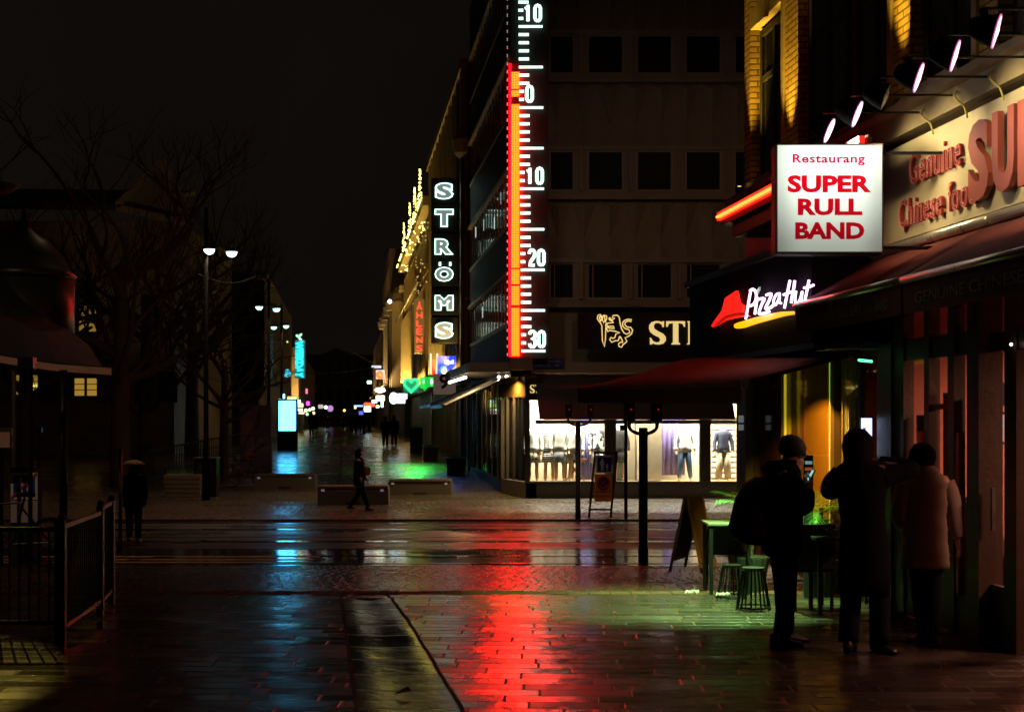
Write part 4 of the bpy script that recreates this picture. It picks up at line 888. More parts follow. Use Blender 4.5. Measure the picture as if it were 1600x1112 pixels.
# ================================================================ LEFT ROW
b9 = thing('left_row_building', (KL - SL*120, 120, .2), 'dark building on the left of the street carrying the cyan vertical sign', 'building')
b = MB(); b.hexa([(KL-SL*100-16,100,-.5),(KL-SL*100,100,-.5),(KL-SL*148,148,-.5),(KL-SL*148-16,148,-.5),(KL-SL*100-16,100,12),(KL-SL*100,100,12),(KL-SL*148,148,12),(KL-SL*148-16,148,12)]); b.build('wall', M_['dark_stone'], b9)
for (za, zb) in ((5, 7), (8.2, 10.2)):
    for k in range(6):
        x = KL - SL*100 - 2 - k * 2.4; f = MB(); f.box(x - .6, x + .6, 99.9, 100, za, zb); f.build('window', M_['window_dark'], b9)
b10 = thing('far_left_house', (KL - SL*190, 190, .2), 'far left house lit yellow at the foot below the cyan vertical sign', 'building')
b = MB(); b.hexa([(KL-SL*150-14,150,-.5),(KL-SL*150+.6,150,-.5),(KL-SL*240+.6,240,-.5),(KL-SL*240-14,240,-.5),(KL-SL*150-14,150,9),(KL-SL*150+.6,150,9),(KL-SL*240+.6,240,9),(KL-SL*240-14,240,9)]); b.build('wall', M_['stucco'], b10)
area_light('left_wash', (sx_(478,148), 148, 3.5), (sx_(468,150), 150.2, 7), 2, 400, (1,.6,.15), parent=b10)
YW = 112.0
wk = thing('cyan_vertical_sign', (sx_(468, YW), YW, sz_(590, YW)), 'vertical cyan glowing letter sign on the left side of the street', 'sign')
b = MB(); b.box(sx_(461, YW), sx_(476, YW), YW, YW + .3, sz_(591, YW), sz_(531, YW)); b.build('panel', glow('cyan_back', (.0,.25,.3), .35), wk)
G_text('WEEKDAY', (sx_(474.5, YW), YW - .05, sz_(532.5, YW)), (0,0,-1), (1,0,0), 57.5 * YW / F, 12.5 * YW / F, glow('cyan_letters', (.02,.85,1), 1.7), parent=wk, depth=-.06, bold=.05, lsp=1.0).location.x = -13*YW/F
b = MB(); b.tube(smooth_path([(sx_(463,YW),YW,sz_(523,YW)),(sx_(466,YW),YW,sz_(526,YW)),(sx_(471,YW),YW,sz_(522,YW)),(sx_(467,YW),YW,sz_(527,YW)),(sx_(471,YW),YW,sz_(531,YW))]), .09, 6); b.build('squiggle', glow('mint_neon', (.4,1,.55), 1.8), wk)
t = thing('cyan_clover_sign', (sx_(449,104), 104, sz_(583,104)), 'small cyan leaf shaped sign left of the cyan vertical letters', 'sign')
b = MB()
for dx, dz in ((-2,-3),(2,-1),(-1,3)): b.ball((sx_(450+dx,104),104,sz_(583-dz,104)), .17, 8, 6)
b.build('leaf', glow('cyan_leaf', (.05,.6,.8), 1.1), t)
# display panel
YD = 72.0
dp = thing('advertising_display', (sx_(448, YD), YD, G(YD)), 'tall glowing white cyan advertising display standing on the left of the side street', 'display')
b = MB(); b.box(sx_(433, YD), sx_(464.5, YD), YD, YD + .25, G(YD), sz_(623.5, YD)); b.build('housing', M_['black'], dp, bevel=.03)
b = MB(); b.box(sx_(435.5, YD), sx_(462, YD), YD - .02, YD - .001, sz_(672.5, YD), sz_(626, YD)); b.build('screen', glow('screen_cyan', (.06,.5,1), 9), dp)
b = MB()
for k in range(7): b.box(sx_(446, YD), sx_(446 + random.uniform(4, 9), YD), YD - .03, YD - .021, sz_(638 + k*3.1, YD), sz_(637 + k*3.1, YD))
b.build('print', glow('screen_print', (.25,.6,.75), 1.2), dp)
# street lamps (pairs)
def lamp_pair(px1, px2, py1, py2, y, lab, polepx, e):
    x1, x2 = sx_(px1, y), sx_(px2, y); z1, z2 = sz_(py1, y), sz_(py2, y); xp = sx_(polepx, y)
    t = thing('street_lamp', (xp, y, G(y)), lab, 'street lamp', 'twin headed street lamps along the side street')
    b = MB(); b.tube([(xp, y, G(y) - .1), (xp, y, G(y) + 1.1), (xp, y, G(y) + 1.15), (xp, y, z1 + 1.2)], [.11, .11, .075, .05], 10); b.build('pole', M_['pole_black'], t, smooth=True)
    b = MB(); b.bar((min(x1, xp), y, z1 + .12), (max(x2, xp), y, z1 + .12), .05, .05); b.build('arm', M_['dark_metal'], t)
    for x, z in ((x1, z1), (x2, z2)):
        b = MB(); b.loft([(x,y,z+.13,.05,.05),(x,y,z+.1,.2,.14),(x,y,z+.03,.22,.16)], 14); hd = b.build('lamp_head', M_['dark_metal'], t, smooth=True)
        b = MB(); b.loft([(x,y,z-.12,.05,.05),(x,y,z-.08,.12,.1),(x,y,z-.02,.15,.12),(x,y,z+.028,.16,.12)], 14); b.build('lens', glow('lamp_lens', (.62,.86,1) if y < 50 else (.4,1,.85), 3.5), hd, smooth=True)
        spot_light('lamp_light', (x, y, z - .14), (x, y - 1.5, 0), e, (1,.66,.42), 112, .5, .1, parent=t)
lamp_pair(327, 362, 391, 395, 40, 'tallest twin headed street lamp, standing by the dark cabinet', 322, 130)
lamp_pair(405, 432, 480, 483, 62, 'middle twin headed street lamp on the left of the street', 420, 120)
lamp_pair(428, 447, 511.5, 509.5, 76, 'smallest and farthest twin headed street lamp', 440, 120)
# pediment hall on the left
YC = 68.0
hl = thing('gabled_hall', (sx_(150, YC), YC, G(YC)), 'dark brick hall with a pointed gable behind the bare trees on the left', 'building')
def hx(px): return sx_(px, YC)
def hz(py): return sz_(py, YC)
M_['hall_wall'] = surf('hall_wall', (.22,.16,.09), .8, bump=.3, scale=2)
b = MB(); b.box(hx(-120), hx(272), YC, YC + 14, G(YC) - .5, hz(345)); b.build('wall', M_['hall_wall'], hl)
b = MB(); b.prism([(hx(190), YC - .4, hz(325)), (hx(297), YC - .4, hz(350)), (hx(297), YC - .4, hz(344)), (hx(256), YC - .4, hz(258))], (0, .5, 0)); b.build('gable', M_['hall_wall'], hl)
b = MB(); b.bar((hx(188), YC - .5, hz(325)), (hx(257), YC - .5, hz(257)), .4, .3); b.bar((hx(257), YC - .5, hz(257)), (hx(300), YC - .5, hz(348)), .4, .3); b.bar((hx(188), YC - .5, hz(327)), (hx(300), YC - .5, hz(352)), .4, .3); b.build('cornice', M_['stucco'], hl)
b = MB(); b.prism([(hx(-120), YC - .3, hz(318)), (hx(192), YC - .3, hz(323)), (hx(254), YC + 7, hz(262)), (hx(-120), YC + 7, hz(258))], (0, .3, -.2)); b.build('roof', M_['tile_roof'], hl)
amber = glow('amber_window', (1,.55,.08), .34)
def litwin(px0, px1, py0, py1, mm, part='window', cols=2, rws=1):
    f = MB(); x0, x1, z0, z1 = hx(px0), hx(px1), hz(py1), hz(py0)
    f.box(x0-.12, x0, YC-.1, YC, z0-.12, z1+.12); f.box(x1, x1+.12, YC-.1, YC, z0-.12, z1+.12); f.box(x0, x1, YC-.1, YC, z0-.12, z0); f.box(x0, x1, YC-.1, YC, z1, z1+.12)
    for k in range(1, cols): x = x0 + (x1-x0)*k/cols; f.box(x-.06, x+.06, YC-.08, YC, z0, z1)
    for k in range(1, 3): z = z0 + (z1-z0)*k/3; f.box(x0, x1, YC-.06, YC-.03, z-.02, z+.02)
    wd = f.build('window', M_['frame_dark'], hl); q = MB(); q.box(x0, x1, YC-.03, YC-.01, z0, z1); q.build('pane', mm, wd)
amber_d = glow('amber_window_dim', (1,.55,.06), .2)
litwin(24, 60, 586, 616, amber_d); litwin(117, 152, 591, 618, amber); litwin(124, 151, 478, 518, amber_d)
for a in (64, 175, 214, 250): litwin(a, a + 24, 585, 625, M_['window_dark'])
for a in (20, 70, 175, 225): litwin(a, a + 24, 470, 515, M_['window_dark'])
b = MB()
for px, r in ((34.5,.13),(37,.16),(33,.1),(46,.11),(49,.12),(55,.08),(58,.07)): b.ball((hx(px), YC - .15, hz(603)), r * .8, 6, 4)
b.build('interior_lamps', glow('yellow_lamps', (1,.8,.15), 1.3), hl)
# far dark houses behind the trees
for px0, px1, y, top, lab in ((355, 404, 95, 430, 'dark house behind the trees, left of the far lamps'), (268, 350, 110, 400, 'tall dark house behind the bare trees right of the hall')):
    t = thing('background_house', (sx_(px0, y), y, 0), lab, 'building'); b = MB(); b.box(sx_(px0, y), sx_(px1, y), y, y + 4, -.5, sz_(top, y)); b.build('wall', M_['tile_roof'], t)
    for r_ in range(5):
        for c_ in range(4):
            x = sx_(px0 + 10 + c_ * (px1 - px0) / 4.3, y); z = sz_(top + 22 + r_ * 34, y); f = MB(); f.box(x - .6, x + .6, y - .06, y, z - 1, z + .6)
            f.build('window', M_['window_dark'], t)
# bare trees
def bare_tree(x, y, h, lab, seed, lean=0, low=.3):
    rnd = random.Random(seed); t = thing('bare_tree', (x, y, G(y)), lab, 'tree', 'bare winter trees on the left')
    tr = MB(); br = MB()
    top = Vector((x + lean, y, G(y) + h * .55)); tr.tube(smooth_path([(x, y, G(y) - .2), (x + lean*.2, y, G(y) + h*.2), (x + lean*.7, y + .1, G(y) + h*.4), top]), [.028*h*(1 - .045*k) for k in range(13)], 8)
    def grow(p, d, L, r, dep):
        pts = [p]; q = p.copy(); dd = d.copy()
        for k in range(4):
            dd = (dd + Vector((rnd.uniform(-.28,.28), rnd.uniform(-.28,.28), rnd.uniform(-.12,.22)))).normalized(); q = q + dd * L / 4; pts.append(q.copy())
        br.tube(pts, [r, r*.85, r*.7, r*.55, r*.4], 5 if dep < 2 else 3, cap=False)
        if dep < 4:
            for k in range(3 if dep < 3 else 2):
                i = rnd.choice((2, 3, 4)); nd = (dd + Vector((rnd.uniform(-1,1), rnd.uniform(-1,1), rnd.uniform(-.3,.7)))).normalized()
                grow(pts[i], nd, L * rnd.uniform(.55,.75), r * .5, dep + 1)
    for k in range(9):
        f = rnd.uniform(low, 1); p = Vector((x + lean * f, y, G(y) + h * .55 * f)); a = k * 2.4 + rnd.random()
        grow(p, Vector((math.cos(a), math.sin(a), .55)).normalized(), h * rnd.uniform(.22,.34), .011 * h, 0)
    tr.build('trunk', M_['bark'], t, smooth=True); br.build('crown', M_['bark'], t)
bare_tree(sx_(188, 46), 46, 13, 'spreading bare tree in front of the gabled hall', 3)
bare_tree(sx_(228, 52), 52, 12, 'bare tree between the hall gable and the lamp pole', 5)
bare_tree(sx_(350, 50), 50, 7, 'smaller bare tree with twigs lit orange beside the lamp pole', 8, low=.5)
bare_tree(sx_(300, 66), 66, 13, 'tall dark bare tree behind the street lamp', 12)
bare_tree(sx_(40, 50), 50, 12, 'bare tree rising behind the kiosk roof', 21)
spot_light('twig_light', (sx_(362, 46), 44.5, 1.2), (sx_(345, 50), 50, 3.8), 60, (1,.42,.12), 40, .8, parent=bpy.data.objects.get('street_lamp') or None) if False else None

# ================================================================ MIDDLE: BENCHES, PLANTERS, CABINET
def bench(px0, px1, py, y, lab, ht=.46):
    x0, x1 = sx_(px0, y), sx_(px1, y); z = G(y)
    t = thing('stone_bench', ((x0+x1)/2, y, z), lab, 'bench', 'low stone benches with wooden seats on the square')
    b = MB(); b.box(x0, x1 - .0, y, y + .5, z - .02, z + ht - .07); b.build('base', M_['concrete'], t, bevel=.02)
    b = MB(); b.box(x0 + .02, x1 - .02, y - .03, y + .53, z + ht - .068, z + ht - .0); b.build('seat', M_['wood_old'], t, bevel=.012)
    for x in (x0 + .1, x1 - .22):
        b = MB(); b.box(x, x + .09, y - .012, y - .002, z + ht - .15, z + ht - .09); b.build('reflector', glow('bench_tag', (.6,.6,.9), .12), t)
    b = MB(); b.box(x0 + (x1-x0)*.4, x0 + (x1-x0)*.6, y - .004, y - .001, z, z + .07); b.build('slot', M_['matt_black'], t)
bench(397, 493, 0, gp(440, 763).y, 'stone bench left of the walking person, farthest left of three')
bench(496, 607, 0, gp(540, 788).y, 'nearest stone bench, directly behind the walking person', .5)
bench(606, 706, 0, gp(650, 773).y, 'stone bench on the right, catching green and gold light')
def planter(px0, px1, y, h, lab, mm):
    x0, x1 = sx_(px0, y), sx_(px1, y); z = G(y)
    t = thing('planter', ((x0+x1)/2, y, z), lab, 'planter')
    b = MB(); b.hexa([(x0+.04,y+.04,z),(x1-.04,y+.04,z),(x1-.04,y+.6,z),(x0+.04,y+.6,z),(x0,y,z+h),(x1,y,z+h),(x1,y+.7,z+h),(x0,y+.7,z+h)]); b.build('box', mm, t, bevel=.01)
    b = MB()
    for k in range(int(5)): zz = z + h * k / 5; b.box(x0 + .02 , x1 - .02, y - .012 + .04*(1-k/5), y + .03, zz + .01, zz + h/5 - .012)
    b.build('slats', mm, t)
    b = MB()
    for k in range(70):
        a = random.uniform(x0 + .05, x1 - .05); c = random.uniform(y + .1, y + .6); hh = random.uniform(.05, .2); dx = random.uniform(-.08, .08)
        b.quad((a-.012, c, z+h-.02), (a+.012, c, z+h-.02), (a+dx, c+random.uniform(-.06,.06), z+h+hh))
    b.build('plants', M_['green_leaf'], t)
yp = gp(280, 777).y
planter(255, 313, yp, .66, 'pale slatted planter box left of the dark cabinet', M_['planter_wood'])
planter(661 - 0, 684, 62, .6, 'stone planter by the green lit paving', M_['concrete']); planter(697, 727, 52, .62, 'black square planter by the side shop windows', M_['matt_black'])
planter(640, 660, 70, 1.2, 'tall dark planter under the heart sign', M_['matt_black'])
yc = gp(320, 776).y
t = thing('utility_cabinet', (sx_(321, yc), yc, G(yc)), 'dark metal litter cabinet with a lit top edge beside the lamp pole', 'cabinet')
x0, x1 = sx_(303, yc), sx_(338, yc); z = G(yc)
b = MB(); b.box(x0, x1, yc, yc + .5, z, z + 1.12); b.build('body', M_['dark_metal'], t, bevel=.02)
b = MB(); b.box(x0 - .02, x1 + .02, yc - .02, yc + .52, z + 1.121, z + 1.16); b.build('lid', M_['grey_metal'], t, bevel=.01)
b = MB(); b.box(x0 + .12, x1 - .12, yc - .012, yc - .002, z + .75, z + .95); b.build('opening', M_['matt_black'], t)
b = MB(); b.box(x0 + .08, x0 + .2, yc - .015, yc - .002, z + .5, z + .65); b.build('sticker', surf('sticker', (.4,.2,.15), .6), t)
# poster board
yq = gp(398, 735).y
t = thing('poster_board', (sx_(398, yq), yq, G(yq)), 'tall free standing board pasted with dim lilac posters and an orange notice', 'poster board')
x0, x1 = sx_(374, yq), sx_(423, yq); zt_ = sz_(633, yq)
b = MB(); b.box(x0, x1, yq, yq + .3, G(yq), zt_); b.build('board', surf('board_lilac', (.12,.1,.17), .6), t)
cols = [(.2,.17,.26), (.16,.15,.22), (.22,.12,.14), (.12,.12,.2)]
for k in range(4):
    xx = x0 + .06 + (k % 2) * (x1 - x0) * .5; zz = G(yq) + .75 + (k // 2) * .62
    b = MB(); b.box(xx, xx + (x1-x0)*.42, yq - .01, yq - .002, zz, zz + .55); b.build('poster', surf('poster%d' % k, cols[k], .6, var=.5, scale=9), t)
b = MB(); b.box(x0 + .25, x0 + .52, yq - .012, yq - .002, G(yq) + .42, G(yq) + .72); b.build('notice', surf('orange_notice', (.5,.17,.04), .6), t)
# bicycle
def wheel(parent, x, y, z, r):
    b = MB(); b.tube([(x + r*math.cos(a*.3142), y, z + r*math.sin(a*.3142)) for a in range(20)], .018, 6, closed=True)
    for a in range(10): b.bar((x, y, z), (x + r*math.cos(a*.628), y, z + r*math.sin(a*.628)), .004, .004)
    b.build('wheel', M_['dark_metal'], parent)
def bicycle(x, y, lab, s=1):
    z = G(y); t = thing('bicycle', (x, y, z), lab, 'bicycle'); wheel(t, x - .52*s, y, z + .34, .33); wheel(t, x + .52*s, y, z + .34, .33)
    b = MB(); q = lambda a, c: (x + a*s, y, z + c)
    for u, v in (((-.52,.34),(-.35,.95)),((-.38,.85),(.12,.88)),((-.4,.75),(0,.32)),((0,.32),(.16,.95)),((.0,.32),(.52,.34)),((.52,.34),(.13,.8)),((-.35,.95),(-.3,1.05))): b.tube([q(*u), q(*v)], .016, 6)
    b.bar((x-.3*s, y-.25, z+1.05), (x-.3*s, y+.25, z+1.05), .025, .025); b.build('frame', M_['dark_metal'], t)
    b = MB(); b.loft([(x+.18*s,y,z+.96,.12,.06),(x+.18*s,y,z+1.0,.13,.07),(x+.18*s,y,z+1.02,.1,.05)], 10); b.build('saddle', M_['black'], t)
bicycle(sx_(385, 45.5), 45.5, 'dark bicycle leaning by the poster board')
# park railing on the left
t = thing('park_railing', (sx_(300, 48), 48, G(48)), 'low dark park railing running back beside the bare trees', 'fence')
b = MB(); b.bar((sx_(230,47),47,G(47)+1.1),(sx_(372,58),58,G(58)+1.3),.06,.06); b.bar((sx_(230,47),47,G(47)+.2),(sx_(372,58),58,G(58)+.2),.05,.05)
for k in range(40): u = k/39; p = Vector((sx_(230,47),47,0)).lerp(Vector((sx_(372,58),58,0)), u); b.box(p.x-.015,p.x+.015,p.y-.015,p.y+.015,G(p.y),G(p.y)+1.15+.2*u)
b.build('rails', M_['dark_metal'], t)

# ================================================================ FAR LEFT: KIOSK, SIGNS, FENCE
YK = 21.0
kk = thing('kiosk_canopy', (sx_(20, YK), YK, G(YK)), 'dark flared kiosk roof with a pale eave board on thin posts', 'kiosk')
def kx(px, y=YK): return (px - 800) * y / F
prof = [(-300, 530), (0, 553.5), (40, 560), (90, 567), (130, 570), (175, 573)]
b = MB(); rows = []
ridge = [(-300, 250), (0, 385), (30, 430), (60, 470), (95, 505), (140, 540)]
for (px, py), (rx, ry) in zip(prof, ridge):
    e = Vector((kx(px), YK, sz_(py, YK))); r0 = Vector((kx(rx, YK + 2.4), YK + 2.4, sz_(ry, YK + 2.4)))
    m1 = e.lerp(r0, .35) + Vector((0, 0, -.12)); m2 = e.lerp(r0, .7) + Vector((0, 0, -.08)); rows.append([e, m1, m2, r0, Vector((r0.x, r0.y + 2.0, r0.z - .5))])
for i in range(len(rows) - 1):
    for k in range(4): b.quad(rows[i][k], rows[i+1][k], rows[i+1][k+1], rows[i][k+1])
o = b.build('roof', M_['matt_black'], kk); so = o.modifiers.new('s', 'SOLIDIFY'); so.thickness = .04; so.offset = 1
b = MB(); pts = [Vector((kx(px), YK - .03, sz_(py, YK) - .07)) for px, py in prof]
for a, c in zip(pts, pts[1:]): b.bar(a, c + (c-a)*.001, .05, .1)
b.build('eave_board', surf('eave_board', (.6,.36,.25), .6), kk)
for px in (96, 18):
    b = MB(); b.tube([(kx(px), YK + .1, G(YK)), (kx(px), YK + .1, sz_(566, YK))], .035, 8); b.build('post', M_['grey_metal'], kk)
b = MB(); b.box(kx(-300), kx(-90), YK + .5, YK + 2.2, G(YK), sz_(600, YK)); b.build('booth', M_['matt_black'], kk)
# notice and menu board inside
t = thing('notice_board', (kx(5, 19.5), 19.5, G(19.5)), 'small pale framed notice board at the far left edge', 'notice board')
b = MB(); b.box(kx(-22, 19.5), kx(18, 19.5), 19.5, 19.54, sz_(701, 19.5), sz_(668, 19.5)); b.build('frame', M_['frame_dark'], t)
b = MB(); b.box(kx(-20, 19.5), kx(16, 19.5), 19.48, 19.499, sz_(699, 19.5), sz_(675, 19.5)); b.build('paper', surf('paper', (.55,.38,.27), .8, var=.3, scale=40), t)
b = MB(); b.tube([(kx(0,19.52), 19.56, G(19.5)), (kx(0,19.52), 19.56, sz_(690,19.5))], .03, 6); b.build('post', M_['dark_metal'], t)
# domed turret behind the kiosk
YU = 23.6
tu = thing('domed_turret', (sx_(55, YU), YU, G(YU)), 'round copper roofed turret behind the kiosk, edged by red and blue reflections', 'pavilion')
cx = sx_(38, YU)
M_['copper'] = surf('copper', (.03,.034,.018), .35, .3, streak=True)
b = MB(); b.loft([(cx,YU,sz_(545,YU),.8,.8),(cx,YU,sz_(438,YU),.8,.8)], 24); b.build('wall', M_['copper'], tu, smooth=True)
b = MB(); b.loft([(cx,YU,sz_(438,YU),.78,.78),(cx,YU,sz_(431,YU),.85,.85),(cx,YU,sz_(424,YU),.76,.76),(cx,YU,sz_(400,YU),.62,.62),(cx,YU,sz_(378,YU),.42,.42),(cx,YU,sz_(360,YU),.15,.15),(cx,YU,sz_(340,YU),-.0+.05,.05),(cx,YU,sz_(325,YU),.04,.04)], 24); b.build('dome', M_['copper'], tu, smooth=True)
b = MB(); b.loft([(cx-.55,YU,sz_(300,YU),.3,.3),(cx-.55,YU,sz_(290,YU),.5,.3),(cx-.55,YU,sz_(280,YU),.1,.1)], 16); b.build('lantern', M_['wood_old'], tu, smooth=True)
# end of pedestrian zone sign on the left
def zone_sign(cx, y, z0, z1, wd, parent, slash):
    blue = surf('sign_blue', (.01,.06,.4), .35, var=.05)
    b = MB(); b.box(cx - wd/2, cx + wd/2, y - .02, y - .004, z0, z1); b.build('white_border', M_['white_paint'], parent)
    m_ = wd * .1; b = MB(); b.box(cx - wd/2 + m_, cx + wd/2 - m_, y - .024, y - .0205, z0 + m_, z1 - m_); b.build('blue_field', blue, parent)
    b = MB(); h = (z1 - z0)
    for (fx, s) in ((-.12, 1.0), (.16, .58)):
        x = cx + fx * wd; zb = z0 + m_ * 1.5; hh = h * .68 * s
        pr = [(0,1),(.09,.98),(.1,.88),(.05,.82),(.16,.78),(.2,.5),(.17,.42),(.13,.5),(.12,.68),(.1,.45),(.11,.0),(.03,.0),(.0,.4)]
        pts = [(x + a*hh*.9, y - .0255, zb + c*hh) for a, c in pr] + [(x - a*hh*.9, y - .0255, zb + c*hh) for a, c in reversed(pr[1:-1])]
        b.prism(pts, (0, .0015, 0))
    b.build('walking_figures', M_['white_paint'], parent)
    if slash: b = MB(); b.bar((cx - wd/2 + .01, y - .03, z0 + .02), (cx + wd/2 - .01, y - .03, z1 - .01), .005, .025); b.build('red_slash', surf('slash_red', (.5,.03,.03), .5), parent)
y = 20.0
t = thing('zone_sign_board', (kx(38, y), y, G(y)), 'blue pedestrian zone sign with a red slash in a black stand at the far left', 'sign')
b = MB(); b.box(kx(16, y), kx(64, y), y, y + .05, G(y), sz_(730, y)); b.build('stand', M_['matt_black'], t)
zone_sign(kx(38.5, y), y, sz_(780, y), sz_(738, y), 42 * y / F, t, True)
b = MB(); b.box(kx(17.5, y), kx(59.5, y), y - .02, y - .004, sz_(816, y), sz_(781.5, y)); b.build('lower_panel', surf('pale_panel', (.5,.47,.5), .6), t)
bicycle(kx(20, 19.2), 19.2, 'dark parked bicycle in front of the slashed zone sign')
# blue white striped post
t = thing('striped_post', (kx(169, 21), 21, G(21)), 'slim post banded blue and white behind the railing', 'post')
for k in range(8):
    b = MB(); b.tube([(kx(169, 21), 21, G(21) + k*.1), (kx(169, 21), 21, G(21) + k*.1 + .1)], .022, 8); b.build('band', [surf('band_blue', (.02,.04,.3), .5), M_['white_paint']][k % 2], t)
# traffic poles left
for px, ytop, lab in ((99, 450, 'thick dark pole at the left in front of the kiosk eave'), (188, 655, 'thin dark post beside the person at the left')):
    y = 19.3 if px < 150 else 23; b = MB(); r = .055 if px < 150 else .03
    b.tube([(kx(px, y), y, G(y) - .05), (kx(px, y), y, sz_(700 if px > 150 else 578, y))], r, 10); b.loft([(kx(px,y),y,G(y)-.01,r*1.8,r*1.8),(kx(px,y),y,G(y)+.2,r*1.3,r*1.3)], 10)
    tag(b.build('sign_pole', M_['dark_metal'], smooth=True), lab, 'pole')
# front railing
ga = [gp(95, 1005), gp(173, 960)]
t = thing('iron_railing', (ga[0].x, ga[0].y, 0), 'black iron railing with reddish rails at the lower left', 'fence')
def rail_run(a, c, n, ht, zb, parent, mm):
    b = MB(); b.bar(a + Vector((0,0,ht)), c + Vector((0,0,ht)), .03, .04); b.bar(a + Vector((0,0,zb)), c + Vector((0,0,zb)), .03, .035); b.build('rail', mm, parent)
    b = MB()
    for k in range(n + 1):
        p = a.lerp(c, k / n); b.tube([p + Vector((0,0,zb)), p + Vector((0,0,ht))], .0085, 6)
    b.build('bars', M_['dark_metal'], parent)
M_['red_paint_metal'] = surf('painted_rail', (.16,.06,.05), .35, .3, bump=.1)
A0 = Vector((kx(97, 11.7), 11.7, 0)); A1 = Vector((kx(157, 13.4), 13.4, 0)); A2 = Vector((kx(174, 14.3), 14.3, 0))
rail_run(A0, A1, 18, .98, .15, t, M_['red_paint_metal']); rail_run(A1, A2, 6, 1.02, .14, t, M_['red_paint_metal'])
for p in (A0, A1, A2):
    b = MB(); b.box(p.x - .03, p.x + .03, p.y - .03, p.y + .03, 0, 1.04); b.ball((p.x, p.y, 1.06), .035, 8, 6); b.build('post', M_['dark_metal'], t)
t = thing('side_railing', (kx(0, 12.2), 12.2, 0), 'dark crossing railing at the left frame edge, casting bar shadows', 'fence')
B0 = Vector((kx(-140, 12.2), 12.2, 0)); B1 = Vector((kx(92, 12.2), 12.2, 0)); rail_run(B0, B1, 15, .92, .12, t, M_['dark_metal'])
for p in (B0, B1): b = MB(); b.box(p.x - .03, p.x + .03, p.y - .03, p.y + .03, 0, 1.0); b.build('post', M_['dark_metal'], t)
# lamp behind the railing that throws the bar shadows
t = thing('kiosk_floodlight', (-6.3, 18.5, 2.6), 'small floodlight on the kiosk post shining yellow on the paving', 'lamp')
b = MB(); b.box(-6.4, -6.2, 18.4, 18.55, 2.5, 2.65); b.build('housing', M_['dark_metal'], t); b = MB(); b.tube([(-6.3, 18.6, 2.6), (-6.3, 18.6, G(18.6))], .03, 6); b.build('pole', M_['dark_metal'], t)
spot_light('floodlight', (-6.2, 17.0, 4.2), (-4.5, 10.8, 0), 210, (1,.72,.12), 17, .4, .02, parent=t)

# ================================================================ CROSSING: SIGNALS AND ROAD SIGN
def signal(px, y, ytop_px, r, lab, heads):
    x = sx_(px, y); t = thing('traffic_signal', (x, y, G(y)), lab, 'traffic signal')
    b = MB(); b.tube([(x, y, G(y) - .02), (x, y, G(y) + .15), (x, y, G(y) + .16), (x, y, sz_(ytop_px, y))], [r*1.15, r*1.15, r, r], 12); b.build('pole', M_['dark_metal'], t, smooth=True)
    for s, d in heads:
        hx_ = x + s * d; zh = sz_(ytop_px, y)
        b = MB(); b.tube(smooth_path([(x, y, zh - .1), (x + s*d*.6, y, zh - .07), (hx_, y, zh), (hx_, y, zh + .12)]), .026, 8); b.build('bracket', M_['dark_metal'], t, smooth=True)
        b = MB(); b.box(hx_ - .08, hx_ + .08, y - .02, y + .2, zh + .1, zh + .4); hd = b.build('signal_head', M_['matt_black'], t, bevel=.02)
        b = MB(); b.ball((hx_ + .02, y - .02, zh + .27), .012, 8, 6); b.build('red_light', glow('red_signal', (1,.0,.03), .5), hd)
signal(1005, 21.0, 668, .068, 'thick signal post with two U shaped arms left of the sandwich board', ((-1, .2), (1, .2)))
signal(903, 32.8, 658, .06, 'signal post left of the orange roadworks sign', ((-1, .22), (1, .28)))
b = MB(); x = sx_(978, 32.8); b.tube([(x, 32.8, G(32.8)), (x, 32.8, sz_(655, 32.8))], .04, 8); b.box(x - .14, x + .02, 32.75, 32.85, sz_(672, 32.8), sz_(664, 32.8)); tag(b.build('thin_pole', M_['dark_metal']), 'thin dark pole between the roadworks sign and thick signal post', 'pole')
y = 33.2
rs = thing('roadworks_sign', (sx_(940, y), y, G(y)), 'leaning black stand with blue pedestrian sign over orange no stopping panel', 'sign')
x0, x1 = sx_(926, y), sx_(960, y)
b = MB()
for s, xx in ((-1, x0), (1, x1)): b.bar((xx - .08, y + .12, G(y)), (xx + .06, y, sz_(705, y)), .05, .05)
b.bar((x0 + .05, y + .03, sz_(707, y)), (x1 + .07, y + .03, sz_(707, y)), .05, .05); b.bar((x0-.05, y + .1, sz_(796,y)), (x1-.05, y+.1, sz_(796, y)), .04, .04); b.build('stand', M_['matt_black'], rs)
zone_sign(sx_(944, y), y - .02, sz_(739, y), sz_(711, y), 27 * y / F, rs, False)
b = MB(); b.box(sx_(929, y), sx_(956, y), y - .04, y - .01, sz_(783, y), sz_(740, y)); b.build('orange_panel', surf('orange_panel', (.9,.33,.04), .5, var=.1), rs)
b = MB(); cz, cxx = sz_(753.5, y), sx_(942.5, y); b.tube([(cxx + .135*math.cos(a*.2618), y - .045, cz + .135*math.sin(a*.2618)) for a in range(24)], .02, 6, closed=True)
b.bar((cxx-.1, y-.045, cz-.1), (cxx+.1, y-.045, cz+.1), .004, .03); b.bar((cxx-.1, y-.048, cz+.1), (cxx+.1, y-.048, cz-.1), .004, .03); b.box(sx_(929.5,y), sx_(955.5,y), y-.045, y-.041, sz_(768,y), sz_(767,y)); b.build('red_ring', surf('ring_red', (.55,.02,.02), .5), rs)
b = MB(); b.prism([(cxx + .12*math.cos(a*.2618), y - .043, cz + .12*math.sin(a*.2618)) for a in range(24)], (0, .002, 0)); b.build('blue_disc', surf('disc_blue', (.02,.03,.3), .5), rs)
G_text('20-22.30 6h', (sx_(930.5, y), y - .042, sz_(776, y)), (1,0,0), (0,0,1), 22 * y / F, 3.2 * y / F, M_['black'], parent=rs, depth=-.003)

